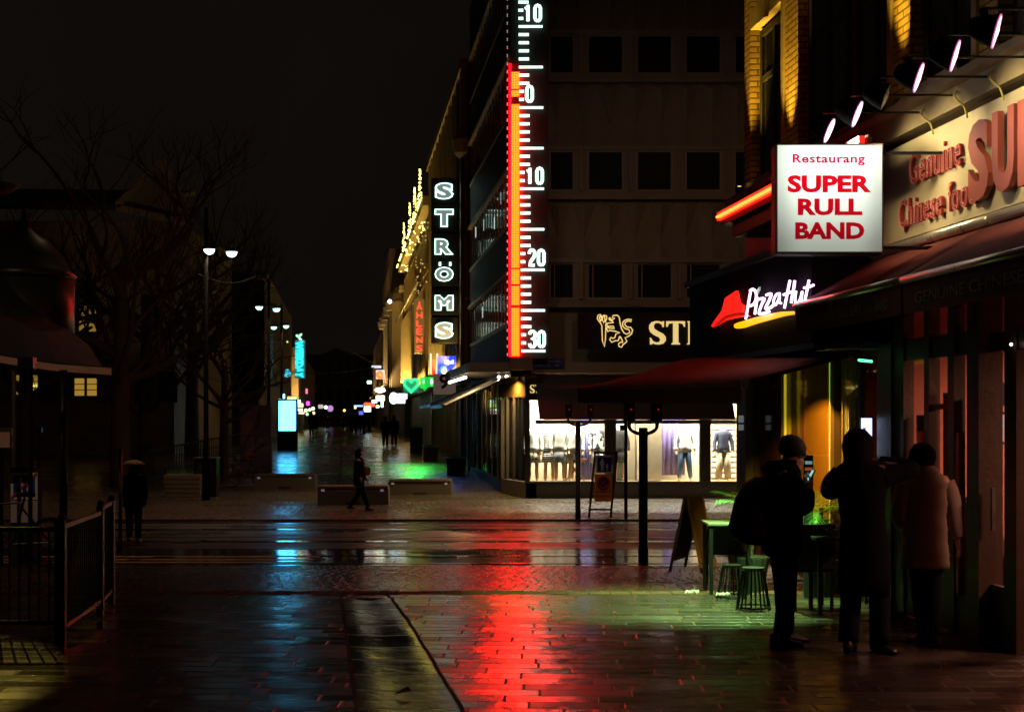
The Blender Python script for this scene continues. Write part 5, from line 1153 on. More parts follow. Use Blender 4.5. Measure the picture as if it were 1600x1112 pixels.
# ================================================================ RESTAURANT BUILDING
rb_ = thing('restaurant_building', (KR - SL*14, 14, 0), 'brick corner building with restaurants below and yellow lit brick piers above', 'building')
M_['dark_wood'] = surf('dark_wood', (.07,.045,.035), .45, bump=.2, scale=5)
def fy(px, d=0): return ky(px, KR - d)
Y0, Y1 = 8.6, 19.05
# upper wall recessed, piers, windows
b = MB(); b.sbox(KR, Y0, Y1, -.6, -.12, 4.75, 16); b.build('upper_wall', M_['dark_stone'], rb_)
b = MB(); b.sbox(KR, Y1 - .04, Y1 + .0, -10, -.02, 4.7, 16); b.build('end_wall', M_['dark_stone'], rb_)
piers = ((fy(1173), Y1, .0), (fy(1247), fy(1227), .0), (fy(1422), fy(1396), .0), (fy(1560), fy(1530), .0))
for (a, c, d) in piers:
    b = MB(); b.sbox(KR, a, c, -.119, .0, 4.78, 16); b.build('pier', M_['yellow_brick'], rb_)
    if c < Y1 - .1: b = MB(); b.sbox(KR, c + .0, c + .09, -.12, .03, 4.78, 16); b.build('pier_edge', M_['stone_trim'], rb_)
wins = [(fy(1225), fy(1175)), (fy(1394), fy(1320)), (fy(1318), fy(1250)), (fy(1528), fy(1424))]
for a, c in wins:
    for za, zb in ((4.95, 6.9), (8.2, 10.4), (11.5, 13.6)):
        f = MB(); f.sbox(KR, a + .1, c - .1, -.119, -.08, za, za + .08); f.sbox(KR, a + .1, c - .1, -.119, -.08, zb - .08, zb); 
        for yy in (a + .1, (a + c) / 2 - .04, c - .18): f.sbox(KR, yy, yy + .08, -.119, -.08, za + .08, zb - .08)
        f.sbox(KR, a + .18, c - .18, -.119, -.085, (za + zb) / 2 + .3, (za + zb) / 2 + .38)
        wd = f.build('window', M_['matt_black'], rb_); q = MB(); q.sbox(KR, a + .1, c - .1, -.119, -.1, za, zb); q.build('pane', M_['window_dark'], wd)
        f = MB(); f.sbox(KR, a, c, -.119, .1, za - .17, za - .03); f.sbox(KR, a, c, -.119, .05, za - .3, za - .17); f.build('sill', M_['stone_trim'], rb_)
        f = MB(); f.sbox(KR, a, c, -.119, .03, zb + .05, zb + .3); f.sbox(KR, (a+c)/2 - .15, (a+c)/2 + .15, .03, .08, zb + .0, zb + .42); f.build('lintel', M_['stone_trim'], rb_)
# ledge above signs
b = MB(); b.sbox(KR, Y0, Y1, -.4, .14, 4.52, 4.7); b.sbox(KR, Y0, Y1, -.4, .26, 4.7, 4.77); b.build('ledge', surf('ledge_stone', (.24,.19,.1), .7, bump=.3, scale=4), rb_)
b = MB(); b.sbox(KR, Y0, 14.2, -.4, -.06, 3.3, 4.52); b.sbox(KR, 14.2, Y1, -.4, -.02, 2.5, 4.52); b.build('sign_band_wall', M_['dark_wood'], rb_)
b = MB(); b.sbox(KR, Y0, Y1, -12, -.61, 14, 16.3); b.build('roof', M_['tile_roof'], rb_)
# ledge with red neon strip
t = thing('red_neon_ledge', (KF - SL*15, 15, 4.3), 'projecting dark cornice ledge edged with a glowing red neon strip', 'neon strip')
b = MB(); b.sbox(KF + .02, 12.8, 14.1, -.1, -.06, 4.26, 4.42); b.sbox(KF + .02, 14.1, 17.75, -.6, -.06, 4.26, 4.42); b.sbox(KF + .12, 14.15, 17.5, -.55, -.02, 4.08, 4.259); b.build('cornice', M_['dark_wood'], t)
b = MB(); b.sbox(KF, 12.8, 17.7, -.05, .0, 4.31, 4.41); b.build('red_band', glow('neon_red_band', (1,.008,.003), 1.5), t)
b = MB(); b.tube([(KF - SL*12.9 - .025, 12.9, 4.345), (KF - SL*17.6 - .025, 17.6, 4.345)], .017, 6); b.build('neon_tube', glow('neon_orange_tube', (1,.14,.02), 5.5), t)
# Pizza sign and its fascia box
KF2 = KF + .05
t = thing('restaurant_fascia', (KF - SL*17, 17, 2.6), 'dark box fascia behind the neon pizza restaurant sign', 'fascia')
b = MB(); b.sbox(KF2, 14.25, 19.3, -.68, 0, 2.62, 3.62); b.build('box', surf('fascia_black', (.008,.008,.008), .7, spec=.15), t)
b = MB(); b.sbox(KF2, 14.1, 19.4, -.7, .05, 3.62, 3.7); b.sbox(KF2, 14.1, 19.4, -.7, .03, 2.56, 2.62); b.build('trim', surf('fascia_trim', (.05,.06,.05), .4), t)
ps = thing('pizza_sign', (KF - SL*16, 16, 2.9), 'neon pizza restaurant sign: red roof shape, white script lettering, yellow swoosh', 'sign')
def zp(u, v, d=.0): 
    p = KP(1120 + u / 9.41, 430 + v / 9.41, KF - d); return p
b = MB(); b.prism([zp(u, v) for u, v in ((315,228),(155,335),(105,520),(0,665),(-45,735),(-42,760),(0,750),(140,665),(290,628),(410,610),(410,500),(425,450),(355,400),(335,290))], (-.03, 0, 0)); b.build('roof_shape', glow('pizza_red', (1,.012,.006), 1.25), ps)
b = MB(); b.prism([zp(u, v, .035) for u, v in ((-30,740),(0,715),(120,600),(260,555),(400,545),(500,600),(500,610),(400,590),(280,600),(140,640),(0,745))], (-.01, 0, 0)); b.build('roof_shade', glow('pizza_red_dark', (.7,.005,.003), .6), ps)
b = MB(); b.prism([zp(u, v) for u, v in ((285,745),(300,715),(350,695),(600,620),(850,560),(1000,535),(1140,530),(1148,550),(1145,575),(1000,600),(800,655),(600,710),(420,770),(340,782),(300,775))], (-.03, 0, 0)); b.build('swoosh', glow('pizza_yellow', (1,.48,.0), 1.35), ps)
strokes = [([(425,640),(450,500),(480,330),(500,220)], 1), ([(490,225),(530,205),(570,240),(580,320),(560,400),(520,440),(480,450)], 1),
 ([(600,330),(580,430),(560,570)], 1), ([(625,350),(700,345),(660,430),(620,560),(690,560),(770,535)], 1),
 ([(730,290),(800,275),(770,370),(715,490),(780,480),(820,450)], 1), ([(925,270),(880,280),(840,350),(835,430),(870,430),(910,350),(925,275),(920,390),(945,410)], .85),
 ([(1075,80),(1050,200),(1020,350),(995,480)], .95), ([(1145,80),(1130,200),(1105,330),(1095,405)], .95), ([(985,285),(1060,255),(1130,240)], .9),
 ([(1165,235),(1150,350),(1165,415),(1200,400),(1235,330),(1255,235),(1240,400)], .85), ([(1355,75),(1335,180),(1310,300),(1295,380)], .9), ([(1285,185),(1350,175),(1420,145)], .85)]
b = MB()
for st, wq in strokes: b.tube(smooth_path([zp(u, v, .06) for u, v in st], 3), .0135 * wq, 8)
b.build('script_lettering', glow('pizza_white', (1,.86,1), 3.0), ps, smooth=True)
b = MB()
for st, wq in strokes: b.tube(smooth_path([zp(u, v, .04) for u, v in st], 3), .0175 * wq, 8)
b.build('letter_halo_tube', glow('pizza_violet', (.8,.1,.8), 1.0), ps, smooth=True)
b = MB(); b.prism([zp(u, v) for u, v in ((595,240),(650,170),(640,220),(605,295))], (-.02, 0, 0)); b.build('green_dash', glow('pizza_green', (.0,.35,.02), .6), ps)
# Super sign light box
YS = 12.4
ls = thing('lightbox_sign', (sx_(1296, YS), YS, sz_(396, YS)), 'square white light box sign with red lettering hanging off the facade', 'sign')
def lx(px): return sx_(px, YS)
def lz(py): return sz_(py, YS)
b = MB(); b.box(lx(1212), lx(1380.5), YS, YS + .22, lz(396.5), lz(224)); b.build('case', surf('brown_case', (.12,.06,.04), .5), ls, bevel=.008)
def lightbox_mat():
    m, nt, bs = new_mat('lit_acrylic'); L = nt.links
    gm = N(nt, 'ShaderNodeNewGeometry'); sx = N(nt, 'ShaderNodeSeparateXYZ'); L.new(gm.outputs['Position'], sx.inputs[0])
    mz = N(nt, 'ShaderNodeMapRange', interpolation_type='SMOOTHSTEP'); L.new(sx.outputs[2], mz.inputs[0]); mz.inputs[1].default_value = lz(400); mz.inputs[2].default_value = lz(245); mz.inputs[3].default_value = .36; mz.inputs[4].default_value = 1.7
    xx = N(nt, 'ShaderNodeMath', operation='SUBTRACT'); L.new(sx.outputs[0], xx.inputs[0]); xx.inputs[1].default_value = lx(1296)
    xa_ = N(nt, 'ShaderNodeMath', operation='ABSOLUTE'); L.new(xx.outputs[0], xa_.inputs[0])
    mxr = N(nt, 'ShaderNodeMapRange', interpolation_type='SMOOTHSTEP'); L.new(xa_.outputs[0], mxr.inputs[0]); mxr.inputs[1].default_value = lx(1336) - lx(1296); mxr.inputs[2].default_value = lx(1381) - lx(1296); mxr.inputs[3].default_value = 1; mxr.inputs[4].default_value = .5
    mu = N(nt, 'ShaderNodeMath', operation='MULTIPLY'); L.new(mz.outputs[0], mu.inputs[0]); L.new(mxr.outputs[0], mu.inputs[1])
    L.new(mu.outputs[0], bs.inputs['Emission Strength']); bs.inputs['Emission Color'].default_value = (.9,1,.84,1); bs.inputs['Base Color'].default_value = (.5,.48,.42,1); return m
b = MB(); b.box(lx(1215), lx(1377.5), YS - .012, YS - .001, lz(393), lz(227.5)); b.build('face', lightbox_mat(), ls)
mg = glow('letter_magenta', (1,.0,.16), .75, (.4,.01,.05)); 
def grad_red():
    m, nt, bs = new_mat('letter_red'); L = nt.links
    gm = N(nt, 'ShaderNodeNewGeometry'); sx = N(nt, 'ShaderNodeSeparateXYZ'); L.new(gm.outputs['Position'], sx.inputs[0])
    mz = N(nt, 'ShaderNodeMapRange'); L.new(sx.outputs[2], mz.inputs[0]); mz.inputs[1].default_value = lz(375); mz.inputs[2].default_value = lz(275); mz.inputs[3].default_value = .22; mz.inputs[4].default_value = .85
    L.new(mz.outputs[0], bs.inputs['Emission Strength']); bs.inputs['Emission Color'].default_value = (1,.002,.02,1); bs.inputs['Base Color'].default_value = (.3,.005,.01,1); return m
gr_ = grad_red(); pxm = YS / F
G_text('Restaurang', (lx(1238), YS - .013, lz(259.5)), (1,0,0), (0,0,1), 113*pxm, 18.5*pxm, mg, parent=ls, depth=-.002, bold=.03, lsp=1.08)
G_text('SUPER', (lx(1230), YS - .013, lz(301.5)), (1,0,0), (0,0,1), 131*pxm, 27.5*pxm, gr_, parent=ls, depth=-.002, bold=.046, lsp=1.0)
G_text('RULL', (lx(1246), YS - .013, lz(337)), (1,0,0), (0,0,1), 101*pxm, 26.5*pxm, gr_, parent=ls, depth=-.002, bold=.046, lsp=1.0)
G_text('BAND', (lx(1242), YS - .013, lz(374)), (1,0,0), (0,0,1), 108*pxm, 26.5*pxm, gr_, parent=ls, depth=-.002, bold=.046, lsp=1.0)
b = MB(); b.box(lx(1380.5), KR - SL*YS, YS + .08, YS + .13, lz(388), lz(383)); b.box(lx(1380.5), KR - SL*YS, YS + .08, YS + .13, lz(238), lz(234)); b.build('bracket', M_['dark_metal'], ls)
# facade sign
fs = thing('facade_sign', (KR - SL*12, 12, 3.54), 'long cream facade sign with red channel letters, lit from above by arm lamps', 'sign')
b = MB(); b.sbox(KR, Y0, 14.0, -.055, .06, 3.56, 4.46); b.build('panel', surf('cream_panel', (.55,.47,.29), .5, var=.12, scale=3, streak=True), fs)
RGT = -SV
def wall_pt(px, py, d): return KP(px, py, KR - d)
red_l = surf('red_letters_solid', (.36,.03,.02), .5, var=.1); 
neon_r = glow('letter_neon', (1,.2,.12), .45)
def wall_text(body, y_left, y_right, z0, z1, mm, d0, dep, outl=None):
    o = Vector((KR - d0 - SL*y_left, y_left, z0)); L_ = (y_left - y_right) / abs(SV.y)
    t_ = G_text(body, o, RGT, (0,0,1), L_, z1 - z0, mm, parent=fs, depth=dep, bold=.0, lsp=1.15)
    if outl: G_text(body, o - Vector((dep + .01, 0, 0)), RGT, (0,0,1), L_, z1 - z0, outl, 'neon_outline', fs, bold=.0, outline=.004, lsp=1.15)
wall_text('Genuine', ky(1422, KR-.1), ky(1501, KR-.1), 4.03, 4.32, red_l, .07, .03, neon_r)
wall_text('Chinese food', ky(1405, KR-.1), ky(1524, KR-.1), 3.66, 3.92, red_l, .07, .03, neon_r)
for k, ch_ in enumerate('SUPER'):
    yl = ky(1521, KR-.1) - k * .44
    o = Vector((KR - .1 - SL*yl, yl, 3.66)); G_text(ch_, o, RGT, (0,0,1), .38, .66, surf('big_letter_red', (.33,.07,.045), .45, var=.1), 'big_letter', fs, depth=.05, bold=.045)
# arm lamps
for k, y in enumerate((12.9, 12.2, 11.54, 10.9, 10.25, 9.6)):
    x = KR - SL*y - 1.04; lit = k != 2
    lab = ['arm lamp farthest from the viewer, directly above the light box sign', 'second arm lamp, above the right edge of the light box', 'unlit arm lamp, third in the row above the facade sign', 'fourth arm lamp, in front of the lit brick pier', 'fifth arm lamp above the big letters', 'nearest arm lamp at the upper right corner'][k]
    t = thing('arm_lamp', (KR - SL*y, y, 4.64), lab, 'lamp', 'arm lamps lighting the facade sign')
    b = MB(); b.tube([(KR - SL*y + .2, y, 4.64), (x, y, 4.64)], .011, 6); b.tube([(x, y, 4.64), (x + .02, y - .0, 4.56)], .03, 8); b.build('arm', M_['dark_metal'], t)
    b = MB(); b.tube(smooth_path([(KR - SL*y - .12, y - .1, 4.66), (KR - SL*y - .17, y - .18, 4.58), (KR - SL*y - .1, y - .2, 4.5), (KR - SL*y - .08, y - .22, 4.4)]), .009, 6); b.build('cable', surf('cable', (.5,.4,.1), .5), t)
    dirv = Vector((.88, -.3, -.42 + .03*k)).normalized(); c0 = Vector((x + .02, y, 4.5))
    side = dirv.cross(Vector((0,0,1))).normalized(); upv = side.cross(dirv)
    def ring(c, r): return [c + side*r*math.cos(a*math.pi/8) + upv*r*math.sin(a*math.pi/8) for a in range(16)]
    hd = MB(); prev = None
    for off, r in ((-.12, .03), (-.105, .06), (-.02, .095), (.07, .115)):
        rg_ = ring(c0 + dirv*off, r); hd.v += [tuple(q) for q in rg_]
    for i in range(3):
        for a in range(16): hd.f.append((i*16+a, i*16+(a+1)%16, (i+1)*16+(a+1)%16, (i+1)*16+a)); hd.m.append(0)
    hd.f.append(tuple(range(16))); hd.m.append(0)
    ho = hd.build('lamp_head', M_['matt_black'], t, smooth=True)
    if lit:
        rr_ = MB(); rr_.tube(ring(c0 + dirv*.07, .112), .006, 6, closed=True); rr_.build('lens_rim', glow('lens_rim', (1,.2,.6), .8), t)  # glowing ring paints in the pink fringe around the lens glare
    q = MB(); q.v = [tuple(p) for p in ring(c0 + dirv*.066, .108)] + [tuple(c0 + dirv*.085)]
    for a in range(16): q.f.append((a, (a+1)%16, 16)); q.m.append(0)
    q.build('lens', glow('arm_lens', (1,.82,.8), 9) if lit else M_['window_dark'], t)
    if lit: spot_light('arm_spot', c0 + dirv*.1, Vector((KR - SL*y, y + .15, 4.0)), 62, (1,.8,.42), 92, .6, .06, parent=t)
# yellow uplights on the ledge washing the brick piers
for k, (y, d, e) in enumerate(((18.5, .22, 18), (17.03, .22, 14), (13.58, .24, 14), (11.8, .22, 6))):
    t = thing('ledge_uplight', (KR - SL*y - d, y, 4.8), ['small uplight under the corner brick pier', 'small uplight under the second brick pier', 'small uplight under the wide third brick pier', 'small uplight above the big facade letters'][k], 'lamp', 'uplights on the ledge')
    x = KR - SL*y - d; b = MB(); b.loft([(x,y,4.775,.05,.05),(x,y,4.86,.06,.06)], 12); b.build('housing', M_['dark_metal'], t); b = MB(); b.loft([(x,y,4.862,.045,.045),(x,y,4.87,.02,.02)], 12); b.build('lens', glow('uplight_lens', (1,.6,.1), 6), t)
    spot_light('uplight', (x, y, 4.89), (x + d*.5, y, 9), e*34, (1,.6,.06), 46, .9, .03, parent=t)
# awnings
def awning(y0, y1, lab, text):
    t = thing('red_awning', (KR - SL*y0, y0, 3.4), lab, 'awning', 'red awnings over the restaurant')
    q = lambda y, d, z: (KR - SL*y - d, y, z)
    b = MB(); n = 14
    for i in range(n + 1):
        y = y0 + (y1 - y0) * i / n; sag = .015 * math.sin(i * 1.9)
        b.v += [q(y, .04, 3.46), q(y, .3, 3.33 - .03 + sag), q(y, .78, 3.03)]
    for i in range(n):
        for k in range(2): b.f.append((3*i+k, 3*i+3+k, 3*i+4+k, 3*i+1+k)); b.m.append(0)
    o = b.build('cloth', M_['red_fabric'], t, smooth=True); o.modifiers.new('s', 'SOLIDIFY').thickness = .006
    b = MB(); b.tube([q(y0, .79, 3.0), q(y1, .79, 3.0)], .032, 10); b.build('front_rail', surf('rail_alu', (.7,.66,.55), .3, .7), t, smooth=True)
    b = MB(); b.tube([q(y0, .06, 3.5), q(y1, .06, 3.5)], .05, 10); b.build('cassette', surf('rail_alu', (.7,.66,.55), .3, .7), t, smooth=True)
    b = MB(); b.sbox(KR, y0, y1, .775, .785, 2.72, 2.97); b.build('valance', M_['dark_red_fabric'], t)
    if text: G_text(text, Vector(q(y1 - .25, .79, 2.79)), RGT, (0,0,1), (y1-y0) - .5, .09, surf('valance_text', (.4,.28,.16), .7), parent=t, depth=.003)
awning(11.68, 14.4, 'far red awning, left of the seam beside the pizza sign', 'GENUINE CHINESE FOOD  SUPER RULL BAND')
awning(8.6, 11.62, 'near red awning under the big letters at the right edge', 'GENUINE CHINESE FOOD')
# Pizza awning
pw = thing('dark_red_awning', (.9, 19, 2.3), 'wide dark red awning over the pizza restaurant terrace, dropping towards the crossing', 'awning')
nf, ff = P(1157, 598, 13.6), P(903, 606, 19.2); nw, fw_ = P(1345, 556, 12.9), P(1072, 560, 19.2); nw2 = P(1345, 545, 13.6)
b = MB()
n = 8
for i in range(n + 1):
    u = i / n; a = nf.lerp(ff, u); c = nw2.lerp(fw_, u); mid = a.lerp(c, .5) + Vector((0,0,-.03)); b.v += [tuple(a), tuple(mid), tuple(c)]
for i in range(n):
    for k in range(2): b.f.append((3*i+k, 3*i+3+k, 3*i+4+k, 3*i+1+k)); b.m.append(0)
o = b.build('cloth', M_['red_fabric'], pw, smooth=True); o.modifiers.new('s', 'SOLIDIFY').thickness = .008
b = MB(); b.bar(nf + Vector((0,0,-.02)), ff + Vector((0,0,-.02)), .04, .035); b.build('front_rail', surf('rail_dark', (.2,.12,.08), .5), pw)
b = MB(); dn = Vector((0, 0, -.2)); b.hexa([nf+dn, nf+dn+Vector((0.01,0,0)), ff+dn+Vector((0.01,0,0)), ff+dn, nf, nf+Vector((0.01,0,0)), ff+Vector((0.01,0,0)), ff]); b.build('valance', M_['dark_red_fabric'], pw)
b = MB(); b.bar(nf + Vector((0,0,-.01)), nw2 + Vector((0,0,-.03)), .03, .04); b.build('folding_arm', M_['dark_metal'], pw)
b = MB(); e = nf + Vector((.02,-.04,.0)); b.box(e.x-.02, e.x+.05, e.y-.03, e.y+.03, e.z-.06, e.z+.04); b.build('end_cap', M_['grey_metal'], pw)
# ------- restaurant ground floor (near): frames and dim red room
t = thing('chinese_restaurant_front', (KR - SL*12, 12, 0), 'dark wooden restaurant shopfront with tall panes and a dim reddish room', 'shopfront')
ya, yb = Y0, 13.75
def post(px0, px1, d0=-.08, d1=.02, z0=.0, z1=3.0, m=None, nm='post'):
    b = MB(); b.sbox(KR, fy(px1), fy(px0), d0, d1, z0, z1); return b.build(nm, m or M_['dark_wood'], t)
for a, c in ((1400, 1415), (1447, 1455), (1484, 1494), (1573, 1592), (1640, 1655)): post(a, c)
post(1529, 1548, -.1, .1)
post(1415, 1529, -.06, .0, 2.42, 2.62, nm='transom_beam'); post(1548, 1700, -.06, .0, 2.42, 2.58, nm='transom_beam')
post(1415, 1529, -.06, .0, 0, .55, nm='lower_panel'); post(1400, 1529, -.06, .0, 2.92, 3.3, nm='head'); post(1548, 1573, -.05, .0, 2.92, 3.3, nm='head')
post(1455, 1484, -.05, -.01, 1.95, 2.0, nm='glazing_bar')
b = MB(); b.sbox(KR, ya, 13.7, -.04, -.03, .0, 3.0); b.build('glass', M_['glass'], t)
post(1548, 1573, -.05, -.0, .0, .5, nm='door_panel'); post(1553, 1556, .0, .03, .95, 1.3, M_['grey_metal'], 'door_handle')
room = surf('room_red', (.42,.16,.11), .8, var=.15)
b = MB(); b.sbox(KR, ya - .6, 13.9, -3.2, -3.1, 0, 3.1); b.build('room_back_wall', room, t)
b = MB(); b.sbox(KR, 13.8, 13.9, -3.1, -.1, 0, 3.1); b.sbox(KR, ya - .7, ya - .6, -3.1, -.1, 0, 3.1); b.build('room_side_wall', room, t)
b = MB(); b.sbox(KR, ya - .7, 13.9, -3.2, -.1, 3.1, 3.2); b.build('room_ceiling', surf('room_ceiling', (.5,.42,.38), .8), t)
b = MB(); b.sbox(KR, ya - .7, 13.9, -3.2, -.1, -.02, .0); b.build('room_floor', surf('room_floor', (.1,.04,.03), .4), t)
for y in (10.5, 12.6):
    x = KR - SL*y + 1.6; b = MB(); b.loft([(x,y,2.6,.16,.16),(x,y,2.72,.12,.12),(x,y,2.78,.02,.02)], 14); b.tube([(x,y,2.78),(x,y,3.1)], .006, 5); b.build('pendant_lamp', glow('pendant', (1,.35,.2), .8), t, smooth=True)
    area_light('room_light', (x, y, 2.55), (x, y, 0), .5, 110, (1,.4,.24), parent=t)
b = MB()
for px0, px1, z0, z1, cc in ((1459, 1481, .95, 2.1, (.12,.06,.06)), (1497, 1526, .55, 2.05, (.3,.05,.04)), (1418, 1445, 1.2, 1.9, (.2,.06,.05))):
    b = MB(); b.sbox(KR, fy(px1), fy(px0), -.09, -.085, z0, z1); b.build('window_poster', surf('poster_red', cc, .6, var=.6, scale=7), t)
b = MB(); b.sbox(KR - 0, fy(1527), fy(1496), -.095, -.091, 1.55, 1.7); b.build('poster_strip', surf('poster_pale', (.35,.12,.08), .6, var=.5, scale=20), t)
# red upright strips
for px in (1440, 1502): 
    b = MB(); y = fy(px); b.sbox(KR, y - .03, y + .03, -.02, .035, .35, 1.75); b.build('red_edge', surf('red_frame', (.35,.02,.015), .4), t)
spot_light('red_wash', (KF - SL*13, 13.2, 2.5), (KR - SL*12, 12.2, .9), 9, (1,.05,.03), 80, .9, .1, parent=t)
# TV
tv = thing('wall_screen', (KR - SL*fy(1560) + .25, fy(1560), 1.6), 'small colourful lit screen inside the restaurant doorway', 'screen')
def tvmat():
    m, nt, bs = new_mat('tv_picture'); gm = N(nt, 'ShaderNodeNewGeometry'); nz = N(nt, 'ShaderNodeTexNoise'); nz.inputs['Scale'].default_value = 14; nz.inputs['Detail'].default_value = 3
    nt.links.new(gm.outputs['Position'], nz.inputs[0]); r = N(nt, 'ShaderNodeValToRGB'); r.color_ramp.interpolation = 'CONSTANT'; els = r.color_ramp.elements
    els[0].color = (.1,.3,.9,1); els[1].color = (.9,.6,.05,1); els[1].position = .62
    for p, c in ((.42,(.25,.7,.8,1)),(.48,(.9,.3,.6,1)),(.53,(.9,.85,.9,1)),(.57,(.4,.02,.1,1))): e = els.new(p); e.color = c
    nt.links.new(nz.outputs[0], r.inputs[0]); nt.links.new(r.outputs[0], bs.inputs['Emission Color']); bs.inputs['Emission Strength'].default_value = .4; return m
p0, p1 = P(1549, 690, 11.9), P(1575, 647, 11.9)
b = MB(); b.box(p0.x - .02, p1.x + .02, 11.9, 11.95, p0.z - .02, p1.z + .02); b.build('bezel', M_['black'], tv); b = MB(); b.box(p0.x, p1.x, 11.885, 11.899, p0.z, p1.z); b.build('picture', tvmat(), tv)
t2 = thing('blue_arrow_sign', tuple(P(1562, 625, 11.95)), 'dark blue speech bubble notice hanging above the screen', 'notice')
b = MB(); y = 11.95; b.prism([tuple(P(a, c, y)) for a, c in ((1549,598),(1574,598),(1574,634),(1568,634),(1560,645),(1556,636),(1549,636))], (0,.02,0)); b.build('bubble', surf('bubble_blue', (.05,.12,.2), .6), t2)
# door lamp dot
t2 = thing('door_lamp', tuple(wall_pt(1580, 538, .05)), 'tiny white lamp dot on the door frame at the right edge', 'lamp'); b = MB(); b.ball(tuple(wall_pt(1580, 538, .06)), .012, 8, 6); b.build('bulb', glow('dot_lamp', (1,.8,.7), 5), t2)
# ------- pizza restaurant ground floor
t = thing('pizza_restaurant_front', (KR - SL*16, 16, 0), 'pizza restaurant shopfront with orange lit inner wall and green edge lights', 'shopfront')
post(1158, 1172, -.1, .06, -.1, 2.6, surf('grey_post', (.08,.085,.09), .5)); post(1300, 1306, -.06, .02, 0, 2.6); post(1378, 1400, -.15, .05, 0, 2.6); post(1224, 1230, -.05, .03, 0, 2.6, surf('olive_post', (.3,.28,.04), .5))
post(1340, 1344, -.05, .0, 0, 2.6)
b = MB(); b.sbox(KR, fy(1400), fy(1172), -.05, -.04, 0, 2.55); b.build('glass', M_['glass'], t)
b = MB(); b.sbox(KR, fy(1400), 19, -4, -.1, 2.56, 2.66); b.build('ceiling', surf('pz_ceiling', (.2,.1,.06), .8), t)
b = MB(); b.sbox(KR, fy(1400), 19, -4, -.1, -.03, -.01); b.build('floor', surf('pz_floor', (.12,.07,.04), .5), t)
b = MB(); b.sbox(KR, fy(1400), 19, -4, -3.9, -.01, 2.56); b.sbox(KR, 18.9, 19, -3.9, -.1, -.01, 2.56); b.build('back_wall', surf('pz_dark_red', (.22,.04,.025), .8), t)
b = MB(); b.sbox(KR, ky(1293, KR+.12), ky(1258, KR+.12), -.3, -.12, 0, 2.5); b.build('orange_wall', surf('orange_wall', (.62,.24,.03), .75, var=.06), t)
b = MB(); b.sbox(KR, ky(1256.5, KR+.14), ky(1236, KR+.14), -.25, -.14, 0, 2.5); b.build('pink_wall', surf('pink_wall', (.4,.13,.1), .8), t)
b = MB(); b.sbox(KR, ky(1223, KR+.14), ky(1188, KR+.14), -.25, -.14, 0, 2.5); b.build('red_curtain', surf('red_curtain', (.22,.05,.03), .85), t)
b = MB(); y = ky(1338, KR+.25)
for k in range(5): b.sbox(KR, y + k*.09, y + k*.09 + .05, -.3, -.24, .6, 2.5)
b.build('curtain', surf('grey_curtain', (.28,.25,.22), .8), t)
spot_light('amber_light', (2.8, 15.2, 2.2), (3.55, 16.3, .9), 270, (1,.5,.05), 80, .35, parent=t)
b = MB(); b.loft([(2.8,15.2,2.22,.05,.05),(2.8,15.2,2.34,.05,.05)], 12); b.build('amber_fixture', M_['black'], t)
# vertical edge lights
b = MB(); y = fy(1232); b.sbox(KR, y - .02, y + .02, .03, .05, .75, 2.5); b.build('yellow_edge_light', glow('yellow_edge', (.75,.6,.01), .45), t)
b = MB(); y = fy(1291.5); b.sbox(KR, y - .008, y + .008, -.05, -.03, .5, 2.5); b.build('lime_edge_light', glow('lime_edge', (.35,.75,.02), .5), t)
# green and lime tubes under the awning
lt = thing('green_tube_lamp', tuple(P(1351, 563, 13.9)), 'green tube lamp under the terrace awning', 'lamp'); p = P(1342, 562.5, 13.9); q_ = P(1362, 564.5, 13.7)
b = MB(); b.tube([p, q_], .012, 8); b.build('tube', glow('green_tube', (.08,1,.3), 3.5), lt)
b = MB(); b.bar(p + Vector((-.03,0,.03)), q_ + Vector((.03,0,.03)), .05, .03); b.build('housing', M_['dark_metal'], lt)
spot_light('green_down', (2.55, 14.7, 2.35), (1.95, 14.75, 0), 1350, (.42,1,.26), 86, .4, 0, parent=lt)
spot_light('green_down', (2.0, 15.6, 2.12), (1.9, 15.0, 0), 380, (.6,1,.34), 80, .5, 0, parent=lt)
lt2 = thing('lime_strip_lamp', tuple(P(1247, 568, 15)), 'dim lime strip lamp along the awning underside', 'lamp')
b = MB(); b.tube([P(1236, 572, 15.3), P(1285, 560, 14.2)], .018, 8); b.build('tube', glow('lime_tube', (.4,.55,.02), .35), lt2)
# standing screen
t = thing('menu_screen', tuple(wall_pt(1353, 680, .3)), 'upright blue white lit menu screen behind the hooded person', 'screen')
y = 14.3; b = MB(); b.box(sx_(1344, y), sx_(1363.5, y), y, y + .06, sz_(716, y), sz_(651, y)); b.box(sx_(1352,y), sx_(1356,y), y+.01, y+.05, 0, sz_(716,y)); b.build('case', M_['black'], t)
b = MB(); b.box(sx_(1345.5, y), sx_(1362, y), y - .012, y - .001, sz_(712, y), sz_(653, y)); b.build('picture', glow('menu_glow', (.62,.68,1), 1.7), t)
b = MB()
for k in range(5): b.box(sx_(1348 + k%2*5, y), sx_(1352 + k%3*3, y), y - .016, y - .0125, sz_(672 + k*8, y), sz_(668 + k*8, y))
b.build('print', glow('menu_print', (.1,.12,.5), .5), t)
# notices on grey post
t = thing('door_notices', tuple(wall_pt(1160, 665, .1)), 'two small pale notices on the grey corner post', 'notice')
for a, c in ((660, 649), (672, 663)):
    b = MB(); y = 18.7; b.box(sx_(1154, y), sx_(1162, y), y, y + .01, sz_(a, y), sz_(c, y)); b.build('notice', glow('notice_pale', (.4,.5,.5), .22), t)
